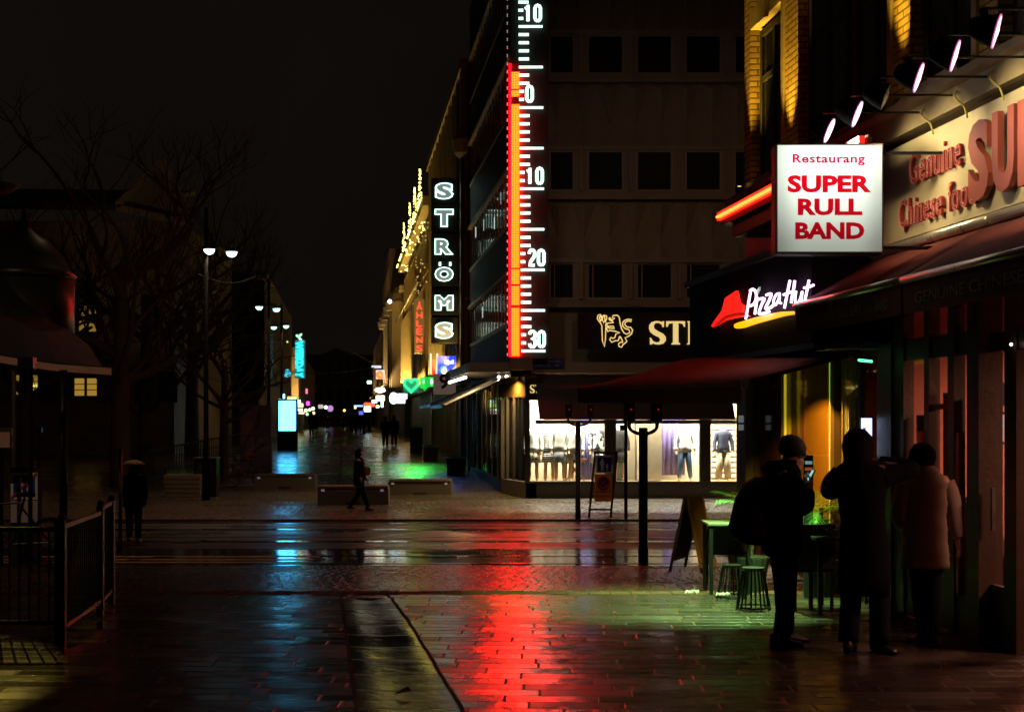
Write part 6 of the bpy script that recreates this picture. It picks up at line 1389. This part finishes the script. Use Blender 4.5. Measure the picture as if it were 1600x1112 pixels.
# upright poster at head of first man
t = thing('menu_board', tuple(P(1262, 735, 15.2)), 'dark menu board with pale lines before the orange wall', 'menu board'); y = 15.2
b = MB(); b.box(sx_(1256, y), sx_(1270.5, y), y, y + .03, G(y), sz_(711, y)); b.build('board', M_['black'], t)
for k, (z_, cc) in enumerate(((722, (.25,.6,.6)), (732, (.5,.12,.04)), (742, (.2,.45,.4)))): b = MB(); b.box(sx_(1258, y), sx_(1269, y), y - .008, y - .001, sz_(z_ + 3, y), sz_(z_ - 2, y)); b.build('line', glow('menu_line', cc, .35), t)

t = thing('catenary_lamp', (-9.0, 11.5, 9.8), 'warm lamp hung high on the left, over the railing and kiosk', 'lamp', 'lamps hung over the tram street')  # extra lamp out of view, added to brighten the kiosk eave
b = MB(); b.loft([(-9,11.5,10.0,.08,.08),(-9,11.5,9.92,.2,.2),(-9,11.5,9.8,.24,.24)], 16); b.build('shade', M_['dark_metal'], t); b = MB(); b.loft([(-9,11.5,9.75,.1,.1),(-9,11.5,9.799,.2,.2)], 16); b.build('lens', M_['lamp_warm'], t)
b = MB(); b.tube([(-9,11.5,10.0), (-9,11.5,16)], .015, 5); b.build('wire', M_['dark_metal'], t)
spot_light('lamp_light', (-9, 11.5, 9.7), (-7.3, 20.5, 1.6), 520, (1,.62,.42), 46, .8, parent=t)

p_ = bpy.data.objects['pizza_restaurant_front']
area_light('room_glow', (KR - SL*16.5 + 1.0, 16.5, 2.4), (KR - SL*16.5 + .9, 16.5, 0), .6, 16, (1,.4,.2), parent=p_)  # lamp added inside to lift the dark pink and red walls
b = MB(); b.loft([(KR - SL*16.5 + 1.0,16.5,2.42,.2,.2),(KR - SL*16.5 + 1.0,16.5,2.5,.12,.12)], 14); b.build('ceiling_lamp', M_['dark_metal'], p_)
t = thing('park_lamp', (sx_(60, 56), 56, G(56)), 'low park floodlight behind the kiosk, shining on the gabled hall', 'lamp'); x = sx_(60, 56)  # hidden flood added so that the hall gable shows up
b = MB(); b.tube([(x, 56, G(56)), (x, 56, 1.2)], .04, 6); b.box(x-.15, x+.15, 55.9, 56.1, 1.2, 1.4); b.build('housing', M_['dark_metal'], t)
spot_light('flood', (x, 56, 1.45), (sx_(245, 68), 68, 10.5), 260, (1,.7,.35), 50, .8, parent=t)

# ================================================================ TERRACE FURNITURE
def palm(x, y, z, n, L, lab, pot=True, mm=None, rise=.28):
    n = max(9, int(n * .75)); L *= 1.15
    t = thing('potted_palm' , (x, y, z), lab, 'plant', 'potted plants on the terrace'); zb = z
    if pot:
        b = MB(); b.loft([(x,y,zb,.13,.13),(x,y,zb+.38,.2,.2),(x,y,zb+.4,.2,.2)], 16); b.build('pot', M_['matt_black'], t, smooth=False); zb += .38
        b = MB(); b.tube([(x,y,zb-.05),(x,y,zb+.3+rise)], .02, 6); b.build('stem', M_['bark'], t); zb += .25 + rise
    b = MB()
    for k in range(n):
        a = k * 2.399 + random.random()*.3; up = random.uniform(.35, 1.5); d = Vector((math.cos(a), math.sin(a), up)).normalized(); p = Vector((x, y, zb)); LL = L * random.uniform(.75, 1.1); pts = [p.copy()]
        for i in range(6): d = (d + Vector((0,0,-.17))).normalized(); p = p + d * LL / 6; pts.append(p.copy())
        side = Vector((-math.sin(a), math.cos(a), 0))
        for i in range(6):
            b.quad(pts[i] - side*.004, pts[i] + side*.004, pts[i+1] + side*.003, pts[i+1] - side*.003)
            for s in (-1, 1):
                for j in (0, .5):
                    q = pts[i].lerp(pts[i+1], j); dd = (pts[i+1]-pts[i]).normalized(); l = LL * .42 * (1 - abs(i - 2) / 6)
                    tip = q + side*s*l*.7 + dd*l*.8 + Vector((0,0,-.05)); b.quad(q, q + dd*.014, tip)
    b.build('leaves', mm or M_['green_leaf'], t); return t
palm(sx_(1158, 18), 18, G(18), 15, .55, 'dark potted palm by the corner post, in front of the right hand shop window')
palm(sx_(1175, 15.9), 15.9, G(16), 14, .5, 'green lit potted palm just left of the man with the backpack')
palm(sx_(1283, 15.4), 15.4, G(15.4), 16, .55, 'bright green lit palm between the man with the backpack and the long coat')
t = palm(sx_(1266, 15.6), 15.6, .35, 26, .26, 'short bushy plant under the green lit palm', pot=True, rise=-.2)
def stool(x, y, h, r, lab):
    t = thing('rattan_stool', (x, y, G(y)), lab, 'stool', 'small rattan stools on the terrace'); z = G(y)
    b = MB(); b.loft([(x,y,z+h-.03,r*.62,r*.62),(x,y,z+h,r*.66,r*.66)], 16); b.build('seat', M_['black'], t)
    for k in range(10):
        a = k * .6283; b = MB(); b.tube([(x + math.cos(a)*r*.6, y + math.sin(a)*r*.6, z+h-.03), (x + math.cos(a)*r, y + math.sin(a)*r, z)], .009, 6); b.build('leg', M_['dark_metal'], t)
    b = MB(); b.tube([(x + math.cos(a*.393)*r*.98, y + math.sin(a*.393)*r*.98, z+.03) for a in range(16)], .01, 6, closed=True); b.build('ring', M_['dark_metal'], t)
stool(sx_(1177, 14.1), 14.1, .42, .17, 'nearest rattan stool, left of the man with the backpack')
stool(sx_(1143, 15.2), 15.2, .36, .16, 'farther rattan stool beside the white topped table')
def table(x0, x1, y, h, lab, top, dpt=.6):
    z = G(y); t = thing('terrace_table', ((x0+x1)/2, y + dpt/2, z), lab, 'table'); b = MB(); b.box(x0, x1, y, y + dpt, z + h - .03, z + h); b.build('tabletop', top, t, bevel=.006)
    for xx in (x0 + .04, x1 - .04):
        for yy in (y + .04, y + dpt - .04): b = MB(); b.box(xx-.02, xx+.02, yy-.02, yy+.02, z, z + h - .03); b.build('leg', M_['dark_metal'], t)
    return t
table(sx_(1106, 15.6), sx_(1176, 15.6), 15.6, .78, 'table with a pale edged top left of the backpack', surf('pale_top', (.1,.09,.075), .5))
def wicker(x, y, s, lab, back=1, hh=.86):
    z = G(y); t = thing('wicker_chair', (x, y, z), lab, 'chair', 'dark wicker chairs on the terrace')
    wk_ = M_.setdefault('wicker', brick('wicker_weave', (.02,.035,.04), (.012,.02,.025), (.002,.002,.002), .05, .025, .006, .35, 1.0))
    b = MB(); b.box(x - s/2, x + s/2, y, y + .5, z + .38, z + .45); b.build('seat', wk_, t, bevel=.01)
    b = MB(); yb = y - .04 if back > 0 else y + .48; b.box(x - s/2, x + s/2, yb, yb + .04, z + .42, z + hh); b.build('backrest', wk_, t, bevel=.012)
    for dx in (-s/2 + .03, s/2 - .03):
        for yy in (y + .03, y + .46): b = MB(); b.tube([(x+dx, yy, z), (x+dx, yy, z+.4)], .018, 6); b.build('leg', M_['dark_metal'], t)
        b = MB(); b.tube(smooth_path([(x+dx, y + .02, z+.66), (x+dx, y+.3, z+.66), (x+dx, y+.48, z+.44)]), .018, 6); b.build('armrest', M_['dark_metal'], t)
wicker(sx_(1272, 13.9), 13.9, .42, 'wicker chair seen between the backpack man and the long coat')
wicker(sx_(1140, 16.3), 16.3, .46, 'wicker chair behind the two rattan stools', hh=.8)
table(sx_(1276, 13.55), sx_(1345, 13.55), 13.55, .74, 'dark table behind the person in the long coat', M_['matt_black'], .5)
t = thing('condiment_holder', (sx_(1296, 13.7), 13.7, .74), 'small dark blue condiment holder on the terrace table', 'holder'); x = sx_(1299, 13.7)
b = MB(); b.box(x - .06, x + .06, 13.65, 13.75, .742, .8); b.build('tray', surf('holder_blue', (.03,.05,.12), .4), t); b = MB(); b.loft([(x-.01,13.7,.8,.025,.025),(x-.01,13.7,.84,.025,.025),(x-.01,13.7,.86,.01,.01)], 10); b.ball((x+.03,13.7,.83), .022, 8, 5); b.build('jar', M_['dark_metal'], t)
# litter
for k, (px, py, lab) in enumerate(((1079, 935, 'crumpled white napkin on the green lit paving, the left one'), (1127, 938, 'crumpled white napkin on the green lit paving, the right one'))):
    p = gp(px, py); b = MB(); 
    for i in range(7): b.tube([(p.x - .06 + i*.02, p.y + random.uniform(-.03,.03), .008), (p.x - .04 + i*.02, p.y + random.uniform(-.03,.03), .02 + random.random()*.02), (p.x - .02 + i*.02, p.y + random.uniform(-.03,.03), .008)], .008, 4)
    tag(b.build('napkin', M_['white_paint']), lab, 'napkin')
p = gp(630, 1085); b = MB(); b.prism([(p.x-.06,p.y-.03,.0),(p.x-.01,p.y-.05,.03),(p.x+.06,p.y,.02),(p.x+.03,p.y+.04,.045),(p.x-.03,p.y+.03,.02)], (0,0,.003)); tag(b.build('fallen_leaf', surf('leaf_brown', (.12,.06,.03), .5)), 'single brown leaf lying in the stone gutter', 'leaf')
# sandwich boards
def aboard(c, wd, h, yaw, lab, frame, face, sp_=.35):
    t = thing('sandwich_board', c, lab, 'sandwich board', 'sandwich boards outside the restaurants'); c = Vector(c); r = Vector((math.cos(yaw), math.sin(yaw), 0)); n = Vector((-math.sin(yaw), math.cos(yaw), 0)); up = Vector((0,0,1))
    for s in (-1, 1):
        f = MB(); top = c + up*h; bot = c + n*s*sp_
        for e in (-1, 1): f.bar(bot + r*e*wd/2, top + n*s*.015 + r*e*wd/2, .035, .03)
        l = lambda u: bot.lerp(top + n*s*.015, u)
        f.bar(l(.16) - r*wd/2, l(.16) + r*wd/2, .03, .03); f.bar(l(.985) - r*wd/2, l(.985) + r*wd/2, .03, .03); fr = f.build('frame', frame, t)
        q = MB(); o = n*s*.004; q.hexa([l(.18)-r*wd*.47-o, l(.18)+r*wd*.47-o, l(.18)+r*wd*.47+o, l(.18)-r*wd*.47+o, l(.96)-r*wd*.47-o, l(.96)+r*wd*.47-o, l(.96)+r*wd*.47+o, l(.96)-r*wd*.47+o]); q.build('panel', face, t)
    return t
p = gp(1085, 906)
aboard((p.x, p.y + .1, 0), .7, .9, R(68), 'sandwich board standing on the kerb left of the terrace table', surf('pale_frame', (.18,.13,.07), .7), surf('board_grey', (.09,.075,.055), .7), .2)
p = gp(1545, 985)
wb = aboard((p.x, p.y + .35, 0), .55, 1.15, R(100), 'wooden sandwich board with a glinting edge at the right by the door', M_['wood_old'], M_['black'], .28)
# reflection rod: red cushion
t = thing('red_cushion', (sx_(1160, 16.4), 16.3, .46), 'small red cushion on the wicker chair behind the stools', 'cushion'); x = sx_(1160, 16.4)
b = MB(); b.loft([(x,16.5,G(16)+.455,.1,.1),(x,16.5,G(16)+.5,.13,.13),(x,16.5,G(16)+.53,.08,.08)], 12, pw=.6); b.build('pad', surf('cushion_red', (.5,.05,.05), .8), t, smooth=True)

# ================================================================ PEOPLE
def skin_mesh(name, verts, edges, radii, mat, parent, root=0, sub=2):
    me = bpy.data.meshes.new(name); me.from_pydata([tuple(v) for v in verts], edges, []); me.materials.append(mat)
    o = bpy.data.objects.new(name, me); C.objects.link(o)
    if parent: o.parent = parent; o.matrix_parent_inverse = Matrix.Translation(-parent.location)
    m = o.modifiers.new('skin', 'SKIN'); m.use_smooth_shade = True
    sv = me.skin_vertices[0].data if len(me.skin_vertices) else None
    for i, r in enumerate(radii):
        rr = r if isinstance(r, tuple) else (r, r); sv[i].radius = rr; sv[i].use_root = (i == root)
    s = o.modifiers.new('sub', 'SUBSURF'); s.levels = sub; s.render_levels = sub
    return o
class Fig:
    """joints in local coordinates: x right of picture, y away, z up; scaled and set on the ground"""
    def __init__(s, x, y, hgt, lab, yaw=0):
        s.o = Vector((x, y, G(y))); s.k = hgt / 1.75; s.rot = Matrix.Rotation(yaw, 3, 'Z'); s.t = thing('person', tuple(s.o), lab, 'person')
    def w(s, p): return s.o + s.rot @ (Vector(p) * s.k)
    def body(s, J, sub=2, hands=True):
        V = []; E = []; Rr = []
        def add(p, r, par=None):
            V.append(s.w(p)); Rr.append((r[0]*s.k, r[1]*s.k) if isinstance(r, tuple) else r * s.k); 
            if par is not None: E.append((par, len(V) - 1))
            return len(V) - 1
        hip = add(J['hip'], (.15,.11)); bel = add(J['belly'], (.135,.1), hip); chs = add(J['chest'], (.16,.11), bel); nk = add(J['neck'], .06, chs)
        h0 = add(J['head0'], .075, nk); h1 = add(J['head'], (.082,.098), h0); add(Vector(J['head']) + Vector((0,0,.075)), (.06,.075), h1)
        f = Vector(J['face']).normalized(); hd = Vector(J['head'])
        add(hd + f*.105 + Vector((0,0,-.01)), .013, h1)                       # nose
        add(hd + f*.085 + Vector((0,0,-.075)), .03, h0)                      # chin
        sd = f.cross(Vector((0,0,1)))
        for e in (-1, 1): add(hd + sd*e*.088 + Vector((0,0,-.01)), .014, h1)
        for sid in ('L', 'R'):
            a = add(J['sh'+sid], .065, chs); b = add(J['el'+sid], .045, a); c = add(J['wr'+sid], .03, b)
            d = (Vector(J['wr'+sid]) - Vector(J['el'+sid])).normalized(); hp = Vector(J['wr'+sid]) + d*.05; pm = add(hp, (.036,.018), c)
            if hands:
                sx__ = d.orthogonal().normalized(); cu = d.cross(sx__).normalized()
                for q, (o_, l_) in enumerate(((-.03,.065),(-.01,.078),(.01,.072),(.03,.058))):
                    k1 = add(hp + sx__*o_ + d*.045, .0095, pm); k2 = add(hp + sx__*o_*1.05 + d*(.045+l_*.5) + cu*.012, .0085, k1); add(hp + sx__*o_*1.05 + d*(.045+l_*.8) + cu*.036, .007, k2)
                th1 = add(hp + sx__*-.045 + d*.005 + cu*.012, .0115, pm); add(hp + sx__*-.06 + d*.04 + cu*.024, .009, th1)
            a = add(J['hp'+sid], .085, hip); b = add(J['kn'+sid], .058, a); c = add(J['an'+sid], .038, b)
        return skin_mesh('body', V, E, Rr, M_['skin'], s.t, 0, 1)
    def tubes(s, name, chains, mat, n=14):
        b = MB()
        for pts, rr in chains:
            sp = smooth_path([s.w(p) for p in pts], 4); r2 = []
            for i in range(len(rr) - 1): r2 += [ (rr[i] + (rr[i+1]-rr[i])*k/4) * s.k for k in range(4)]
            r2.append(rr[-1] * s.k); b.tube(sp, r2, n)
        return b.build(name, mat, s.t, smooth=True)
    def lofts(s, name, L, mat, n=24, wob=.0, pw=1.0):
        b = MB()
        for rings in L:
            st = len(b.v); b.loft([(p[0], p[1], p[2], p[3], p[4]) for p in rings], n, pw=pw)
            for i in range(st, len(b.v)):
                v = Vector(b.v[i])
                if wob: v += Vector((math.sin(v.z*31 + v.x*9)*wob, math.cos(v.z*27+v.x*13)*wob, 0))
                b.v[i] = tuple(s.w(v))
        return b.build(name, mat, s.t, smooth=True)
    def shoes(s, feet):
        for (p, ang, L) in feet:
            b = MB(); d = Vector((math.cos(ang), math.sin(ang), 0)); sd = Vector((-d.y, d.x, 0)); p = Vector(p)
            rows = [(-.08,.04,.11),(-.03,.045,.1),(.05,.048,.075),(.13,.05,.05),(L,.03,.035)]
            base = 0
            for (u, wd, hh) in rows:
                for k in range(10):
                    a = math.pi*2*k/10; b.v.append(tuple(s.w(p + d*u + sd*wd*math.cos(a) + Vector((0,0,hh/2 + hh/2*math.sin(a))))))
            for i in range(4):
                for k in range(10): b.f.append((i*10+k, i*10+(k+1)%10, (i+1)*10+(k+1)%10, (i+1)*10+k)); b.m.append(0)
            b.f.append(tuple(range(10))); b.f.append(tuple(range(49,39,-1))); b.m += [0,0]
            b.build('shoe', M_['shoe'], s.t, smooth=True)
# --- man with backpack and phone (facing right)
y = 11.8; kpx = F / y
f1 = Fig(sx_(1222, y), y, 1.73, 'person in a dark beanie and jacket with a backpack, looking down at a phone', 0)
J = dict(hip=(0,0,.95), belly=(0,0,1.1), chest=(.0,0,1.33), neck=(.04,0,1.5), head0=(.08,0,1.56), head=(.105,0,1.62), face=(1,-.15,-.35),
 shL=(-.02,-.18,1.4), elL=(.13,-.25,1.17), wrL=(.2,-.12,1.3), shR=(.0,.18,1.4), elR=(.17,.22,1.16), wrR=(.2,.08,1.31),
 hpL=(-.01,-.09,.92), knL=(.02,-.1,.5), anL=(-.02,-.1,.09), hpR=(.0,.09,.92), knR=(.03,.1,.5), anR=(.05,.1,.09))
f1.body(J)
f1.tubes('trousers', [([J['hpL'], J['knL'], (-.02,-.1,.08)], [.115,.085,.075]), ([J['hpR'], J['knR'], (.05,.1,.08)], [.115,.085,.075]), ([(0,-.06,.93),(0,.06,.93)], [.13,.13])], M_['jeans'])
f1.lofts('jacket', [[(.0,0,.74,.14,.2),(.0,0,.8,.165,.22),(.0,0,1.0,.165,.22),(.0,0,1.2,.165,.23),(.01,0,1.36,.15,.23),(.03,0,1.45,.12,.17),(.05,0,1.51,.085,.09),(.07,0,1.55,.08,.08)]], M_['coat_black'], wob=.006)
f1.tubes('sleeve', [([J['shL'],(.02,-.24,1.3), J['elL'], (.19,-.14,1.28)], [.09,.085,.08,.055]), ([J['shR'],(.06,.23,1.3), J['elR'], (.19,.09,1.29)], [.09,.085,.09,.06])], M_['coat_black'])
f1.lofts('beanie', [[(.09,0,1.585,.105,.1),(.085,0,1.64,.118,.108),(.08,0,1.7,.105,.1),(.07,0,1.745,.065,.06),(.07,0,1.758,.02,.02)]], M_['matt_black'], wob=.003)
f1.lofts('hood', [[(-.05,0,1.42,.11,.14),(-.07,0,1.48,.11,.13),(-.04,0,1.54,.08,.1)]], M_['coat_black'])
f1.shoes([((-.04,-.1,0),0,.2), ((.06,.1,0),.1,.2)])
b = MB(); b.bar(f1.w((.185,-.08,1.58)), f1.w((.205,-.0,1.58)), .004, .02); b.bar(f1.w((.07,-.1,1.59)), f1.w((.195,-.07,1.58)), .003, .003); b.build('glasses', surf('glasses', (.3,.3,.3), .1, 1), f1.t)
bp = thing('backpack', tuple(f1.w((-.25,0,1.1))), 'bulky black backpack worn by the person in the beanie', 'backpack')
def in_fig(fig, rings, name, mat, parent, pw=.7):
    b = MB(); b.loft(rings, 20, pw=pw); b.v = [tuple(fig.w(v)) for v in b.v]; return b.build(name, mat, parent, smooth=True)
in_fig(f1, [(-.22,0,.84,.1,.14),(-.25,0,.88,.15,.17),(-.26,0,1.05,.17,.18),(-.24,0,1.22,.15,.17),(-.2,0,1.34,.12,.15),(-.16,0,1.4,.07,.11)], 'bag', surf('bag_black', (.012,.012,.013), .8, bump=.3, scale=12), bp)
in_fig(f1, [(-.36,0,.9,.06,.12),(-.38,0,.98,.07,.13),(-.36,0,1.1,.05,.12)], 'front_pocket', M_['coat_black'], bp)
b = MB(); 
for s in (-1, 1): b.tube(smooth_path([f1.w((-.15,s*.1,1.36)), f1.w((.0,s*.13,1.48)), f1.w((.14,s*.14,1.36)), f1.w((.1,s*.17,1.1)), f1.w((-.12,s*.18,.95))]), .018, 6)
b.build('strap', M_['matt_black'], bp)
pn_ = thing('phone', tuple(f1.w((.25,0,1.36))), 'lit phone held up by the person in the beanie', 'phone')
b = MB(); c = f1.w((.235, -.01, 1.4)); b.bar(c + Vector((-.03,0,-.06)), c + Vector((.035,0,.06)), .075, .009); b.build('case', M_['black'], pn_)
b = MB(); c2 = c + Vector((-.008, -.0, .006)); b.bar(c2 + Vector((-.026,0,-.05)), c2 + Vector((.03,0,.052)), .066, .003); b.build('screen', glow('phone_glow', (.35,.8,.85), .8), pn_)
# --- person in long coat, arms raised to the sides
y = 11.4
f2 = Fig(sx_(1350, y), y, 1.77, 'person in a long dark coat with raised arms, photographing, second from the left', 0)
J = dict(hip=(0,0,.95), belly=(0,0,1.1), chest=(-.02,0,1.34), neck=(-.04,0,1.5), head0=(-.045,0,1.56), head=(-.05,0,1.63), face=(.35,1,0),
 shL=(-.2,0,1.42), elL=(-.24,.08,1.28), wrL=(-.12,.26,1.42), shR=(.16,0,1.42), elR=(.36,.1,1.44), wrR=(.16,.3,1.5),
 hpL=(-.09,0,.92), knL=(-.1,0,.5), anL=(-.12,0,.09), hpR=(.09,0,.92), knR=(.12,.0,.5), anR=(.14,0,.09))
f2.body(J)
f2.tubes('trousers', [([J['hpL'], J['knL'], (-.125,0,.08)], [.1,.085,.08]), ([J['hpR'], J['knR'], (.125,0,.08)], [.1,.085,.08])], M_['jeans'])
f2.lofts('long_coat', [[(.0,0,.46,.2,.17),(.0,0,.6,.2,.18),(.0,0,.85,.19,.17),(-.01,0,1.05,.17,.15),(-.02,0,1.25,.185,.15),(-.02,0,1.38,.215,.14),(-.03,0,1.45,.2,.13),(-.045,0,1.5,.13,.11),(-.05,0,1.53,.08,.08)]], M_['coat_black'], wob=.007)
f2.tubes('sleeve', [([(-.18,0,1.4),(-.24,.04,1.33), J['elL'], (-.16,.2,1.4)], [.09,.085,.085,.06]), ([(.12,0,1.37),(.24,.04,1.41),(.36,.08,1.43),(.41,.14,1.46),(.2,.28,1.5)], [.1,.082,.068,.062,.045])], M_['coat_black'])
f2.lofts('hair', [[(-.05,-.02,1.46,.1,.08),(-.05,-.02,1.53,.115,.1),(-.05,-.0,1.63,.125,.12),(-.05,0,1.71,.11,.11),(-.05,0,1.76,.065,.07),(-.05,0,1.775,.02,.02)]], M_['hair'], wob=.003)
f2.shoes([((-.12,0,0),1.2,.16), ((.13,0,0),-.9,.16)])
# --- person in pale quilted coat
y = 11.9
f3 = Fig(sx_(1446, y), y, 1.66, 'person in a pale quilted coat and dark hat, third from the left near the door', 0)
J = dict(hip=(0,0,.95), belly=(0,0,1.1), chest=(-.01,0,1.34), neck=(-.02,0,1.5), head0=(-.02,0,1.56), head=(-.03,0,1.63), face=(-.5,1,0),
 shL=(-.17,0,1.42), elL=(-.2,.02,1.15), wrL=(-.14,.16,1.0), shR=(.17,0,1.42), elR=(.24,.0,1.14), wrR=(.28,-.02,.9),
 hpL=(-.08,0,.92), knL=(-.04,.05,.5), anL=(.02,.05,.09), hpR=(.08,0,.92), knR=(.06,0,.5), anR=(.05,-.04,.09))
f3.body(J)
f3.tubes('trousers', [([J['hpL'], J['knL'], (.0,.05,.08)], [.11,.08,.055]), ([J['hpR'], J['knR'], (.06,-.04,.08)], [.1,.08,.055])], M_['jeans'])
rings = []
for k in range(23):
    z = .66 + k * .038; u = (z - .66) / .84; r = .215 - .035*math.sin(u*math.pi)*.8; r = r if z < 1.38 else r * (1 - (z - 1.38) * 3.3)
    rings.append((-.005, 0, z, r * (1 + .035 * (k % 2)), r*.78 * (1 + .05 * (k % 2))))
rings.append((-.02,0,1.54,.1,.09)); rings.append((-.02,0,1.57,.09,.08))
f3.lofts('quilted_coat', [rings], M_['coat_beige'], wob=.005)
def puff(a, c, d): return None
ch_ = [(.17,0,1.4),(.215,0,1.3),(.235,0,1.2),(.25,0,1.1),(.27,0,1.0),(.285,-.01,.92)]
f3.tubes('sleeve', [(ch_, [.09,.085,.088,.08,.076,.06]), ([(-.17,0,1.4),(-.21,0,1.25),(-.22,.03,1.12),(-.16,.14,1.02)], [.09,.085,.08,.06])], M_['coat_beige'])
f3.lofts('hat', [[(-.03,0,1.56,.105,.1),(-.03,0,1.62,.118,.112),(-.03,0,1.69,.11,.105),(-.03,0,1.745,.07,.07),(-.03,0,1.76,.02,.02)]], M_['hair'], wob=.004)
f3.lofts('collar', [[(-.03,0,1.46,.15,.12),(-.03,0,1.5,.16,.13),(-.03,0,1.55,.13,.11)]], M_['coat_beige'], wob=.005)
f3.shoes([((.0,.05,0),3.4,.16), ((.06,-.04,0),4.4,.16)])
# --- simple walkers
def walker(px, pyf, hgt_px, lab, stride=.25, yaw=0, coat=None, legs=None, wd=1.0, hood=False, y=None, group=None, long_=.75):
    p = gp(px, pyf) if y is None else Vector((sx_(px, y), y, G(y))); hgt = hgt_px * p.y / F
    f = Fig(p.x, p.y, hgt, lab, yaw)
    if group: f.t['group'] = group
    J = dict(hip=(0,0,.95), belly=(0,0,1.1), chest=(0,0,1.34), neck=(0,0,1.5), head0=(.0,0,1.56), head=(.01,0,1.64), face=(1,0,0),
     shL=(0,-.19,1.42), elL=(-.06,-.24,1.15), wrL=(.05,-.24,.95), shR=(0,.19,1.42), elR=(.06,.24,1.15), wrR=(.14,.22,.98),
     hpL=(0,-.09,.92), knL=(.12*stride*4,-.09,.5), anL=(stride,-.09,.1), hpR=(0,.09,.92), knR=(-.02,.09,.5), anR=(-stride,.09,.12))
    f.body(J, 1); coat = coat or M_['coat_black']; legs = legs or M_['jeans']
    f.tubes('trousers', [([J['hpL'], J['knL'], J['anL']], [.11,.08,.06]), ([J['hpR'], J['knR'], J['anR']], [.11,.08,.06])], legs)
    f.lofts('coat', [[(0,0,long_,.16*wd,.2*wd),(0,0,1.0,.15*wd,.2*wd),(0,0,1.2,.15*wd,.21*wd),(0,0,1.38,.14,.22),(0,0,1.46,.11,.15),(0,0,1.53,.08,.08)]], coat, wob=.006)
    f.tubes('sleeve', [([J['shL'], J['elL'], J['wrL']], [.085,.07,.05]), ([J['shR'], J['elR'], J['wrR']], [.085,.07,.05])], coat)
    f.lofts('hair', [[(-.02,0,1.5 if not hood else 1.44,.09,.09),(-.02,0,1.6,.115,.1),(-.02,0,1.7,.105,.1),(-.01,0,1.765,.04,.04)]], M_['hair'] if not hood else coat)
    f.shoes([(J['anL'][:2] + (0,), 0, .18), (J['anR'][:2] + (.03,), 0, .18)])
    return f
w1 = walker(561, 797, 96, 'dark walking person passing in front of the nearest stone bench', .27, 0, long_=.7)
b = MB(); b.loft([(0,0,.98,.1,.06),(0,0,1.2,.12,.07),(0,0,1.24,.05,.05)], 10, pw=.6); b.v = [tuple(w1.w(Vector(v) + Vector((.2,.12,0)))) for v in b.v]; 
tag(b.build('shoulder_bag', surf('bag_brown', (.25,.12,.07), .6)), 'brown bag carried by the walking person by the benches', 'bag')
walker(602, 698, 48, 'left person of the couple walking away up the street', .12, R(90), wd=1.05, group='couple walking away')
walker(615.5, 697, 48, 'right person of the couple walking away up the street', .16, R(90), wd=1.2, group='couple walking away')
walker(487, 682, 38, 'dark person standing right of the display panel far up the street', .1, R(90), wd=1.2)
for k, (px, yy, hh) in enumerate(((549, 130, 27), (556, 133, 29), (563, 136, 28), (569, 128, 27), (577, 140, 26), (494, 150, 25), (512, 160, 23), (536, 165, 23))):
    walker(px, 0, hh, ['leftmost of the far group at the street end', 'second from left in the far group at the street end', 'middle figure of the far group at the street end', 'fourth figure of the far group at the street end', 'rightmost of the far group, under the cyan box', 'small far figure right of the green bulbs', 'small far figure below the white lamp', 'small far figure below the yellow lamp'][k], .1, R(90 + 30 * k), wd=1.1, y=yy, group='distant pedestrians')
# left dark person with pale hat
yy = 24.5
fl = walker(209, 0, 128, 'dark figure in a wide pale brimmed hat standing left of the planter', .03, R(90), wd=1.15, y=yy, long_=.78)
b = MB(); b.loft([(0,0,1.66,.13,.13),(0,0,1.67,.26,.24),(0,0,1.695,.25,.23),(0,0,1.74,.17,.16),(0,0,1.77,.05,.05)], 18); b.v = [tuple(fl.w(v)) for v in b.v]; b.build('hat', surf('pale_hat', (.6,.42,.2), .7), fl.t, smooth=True)
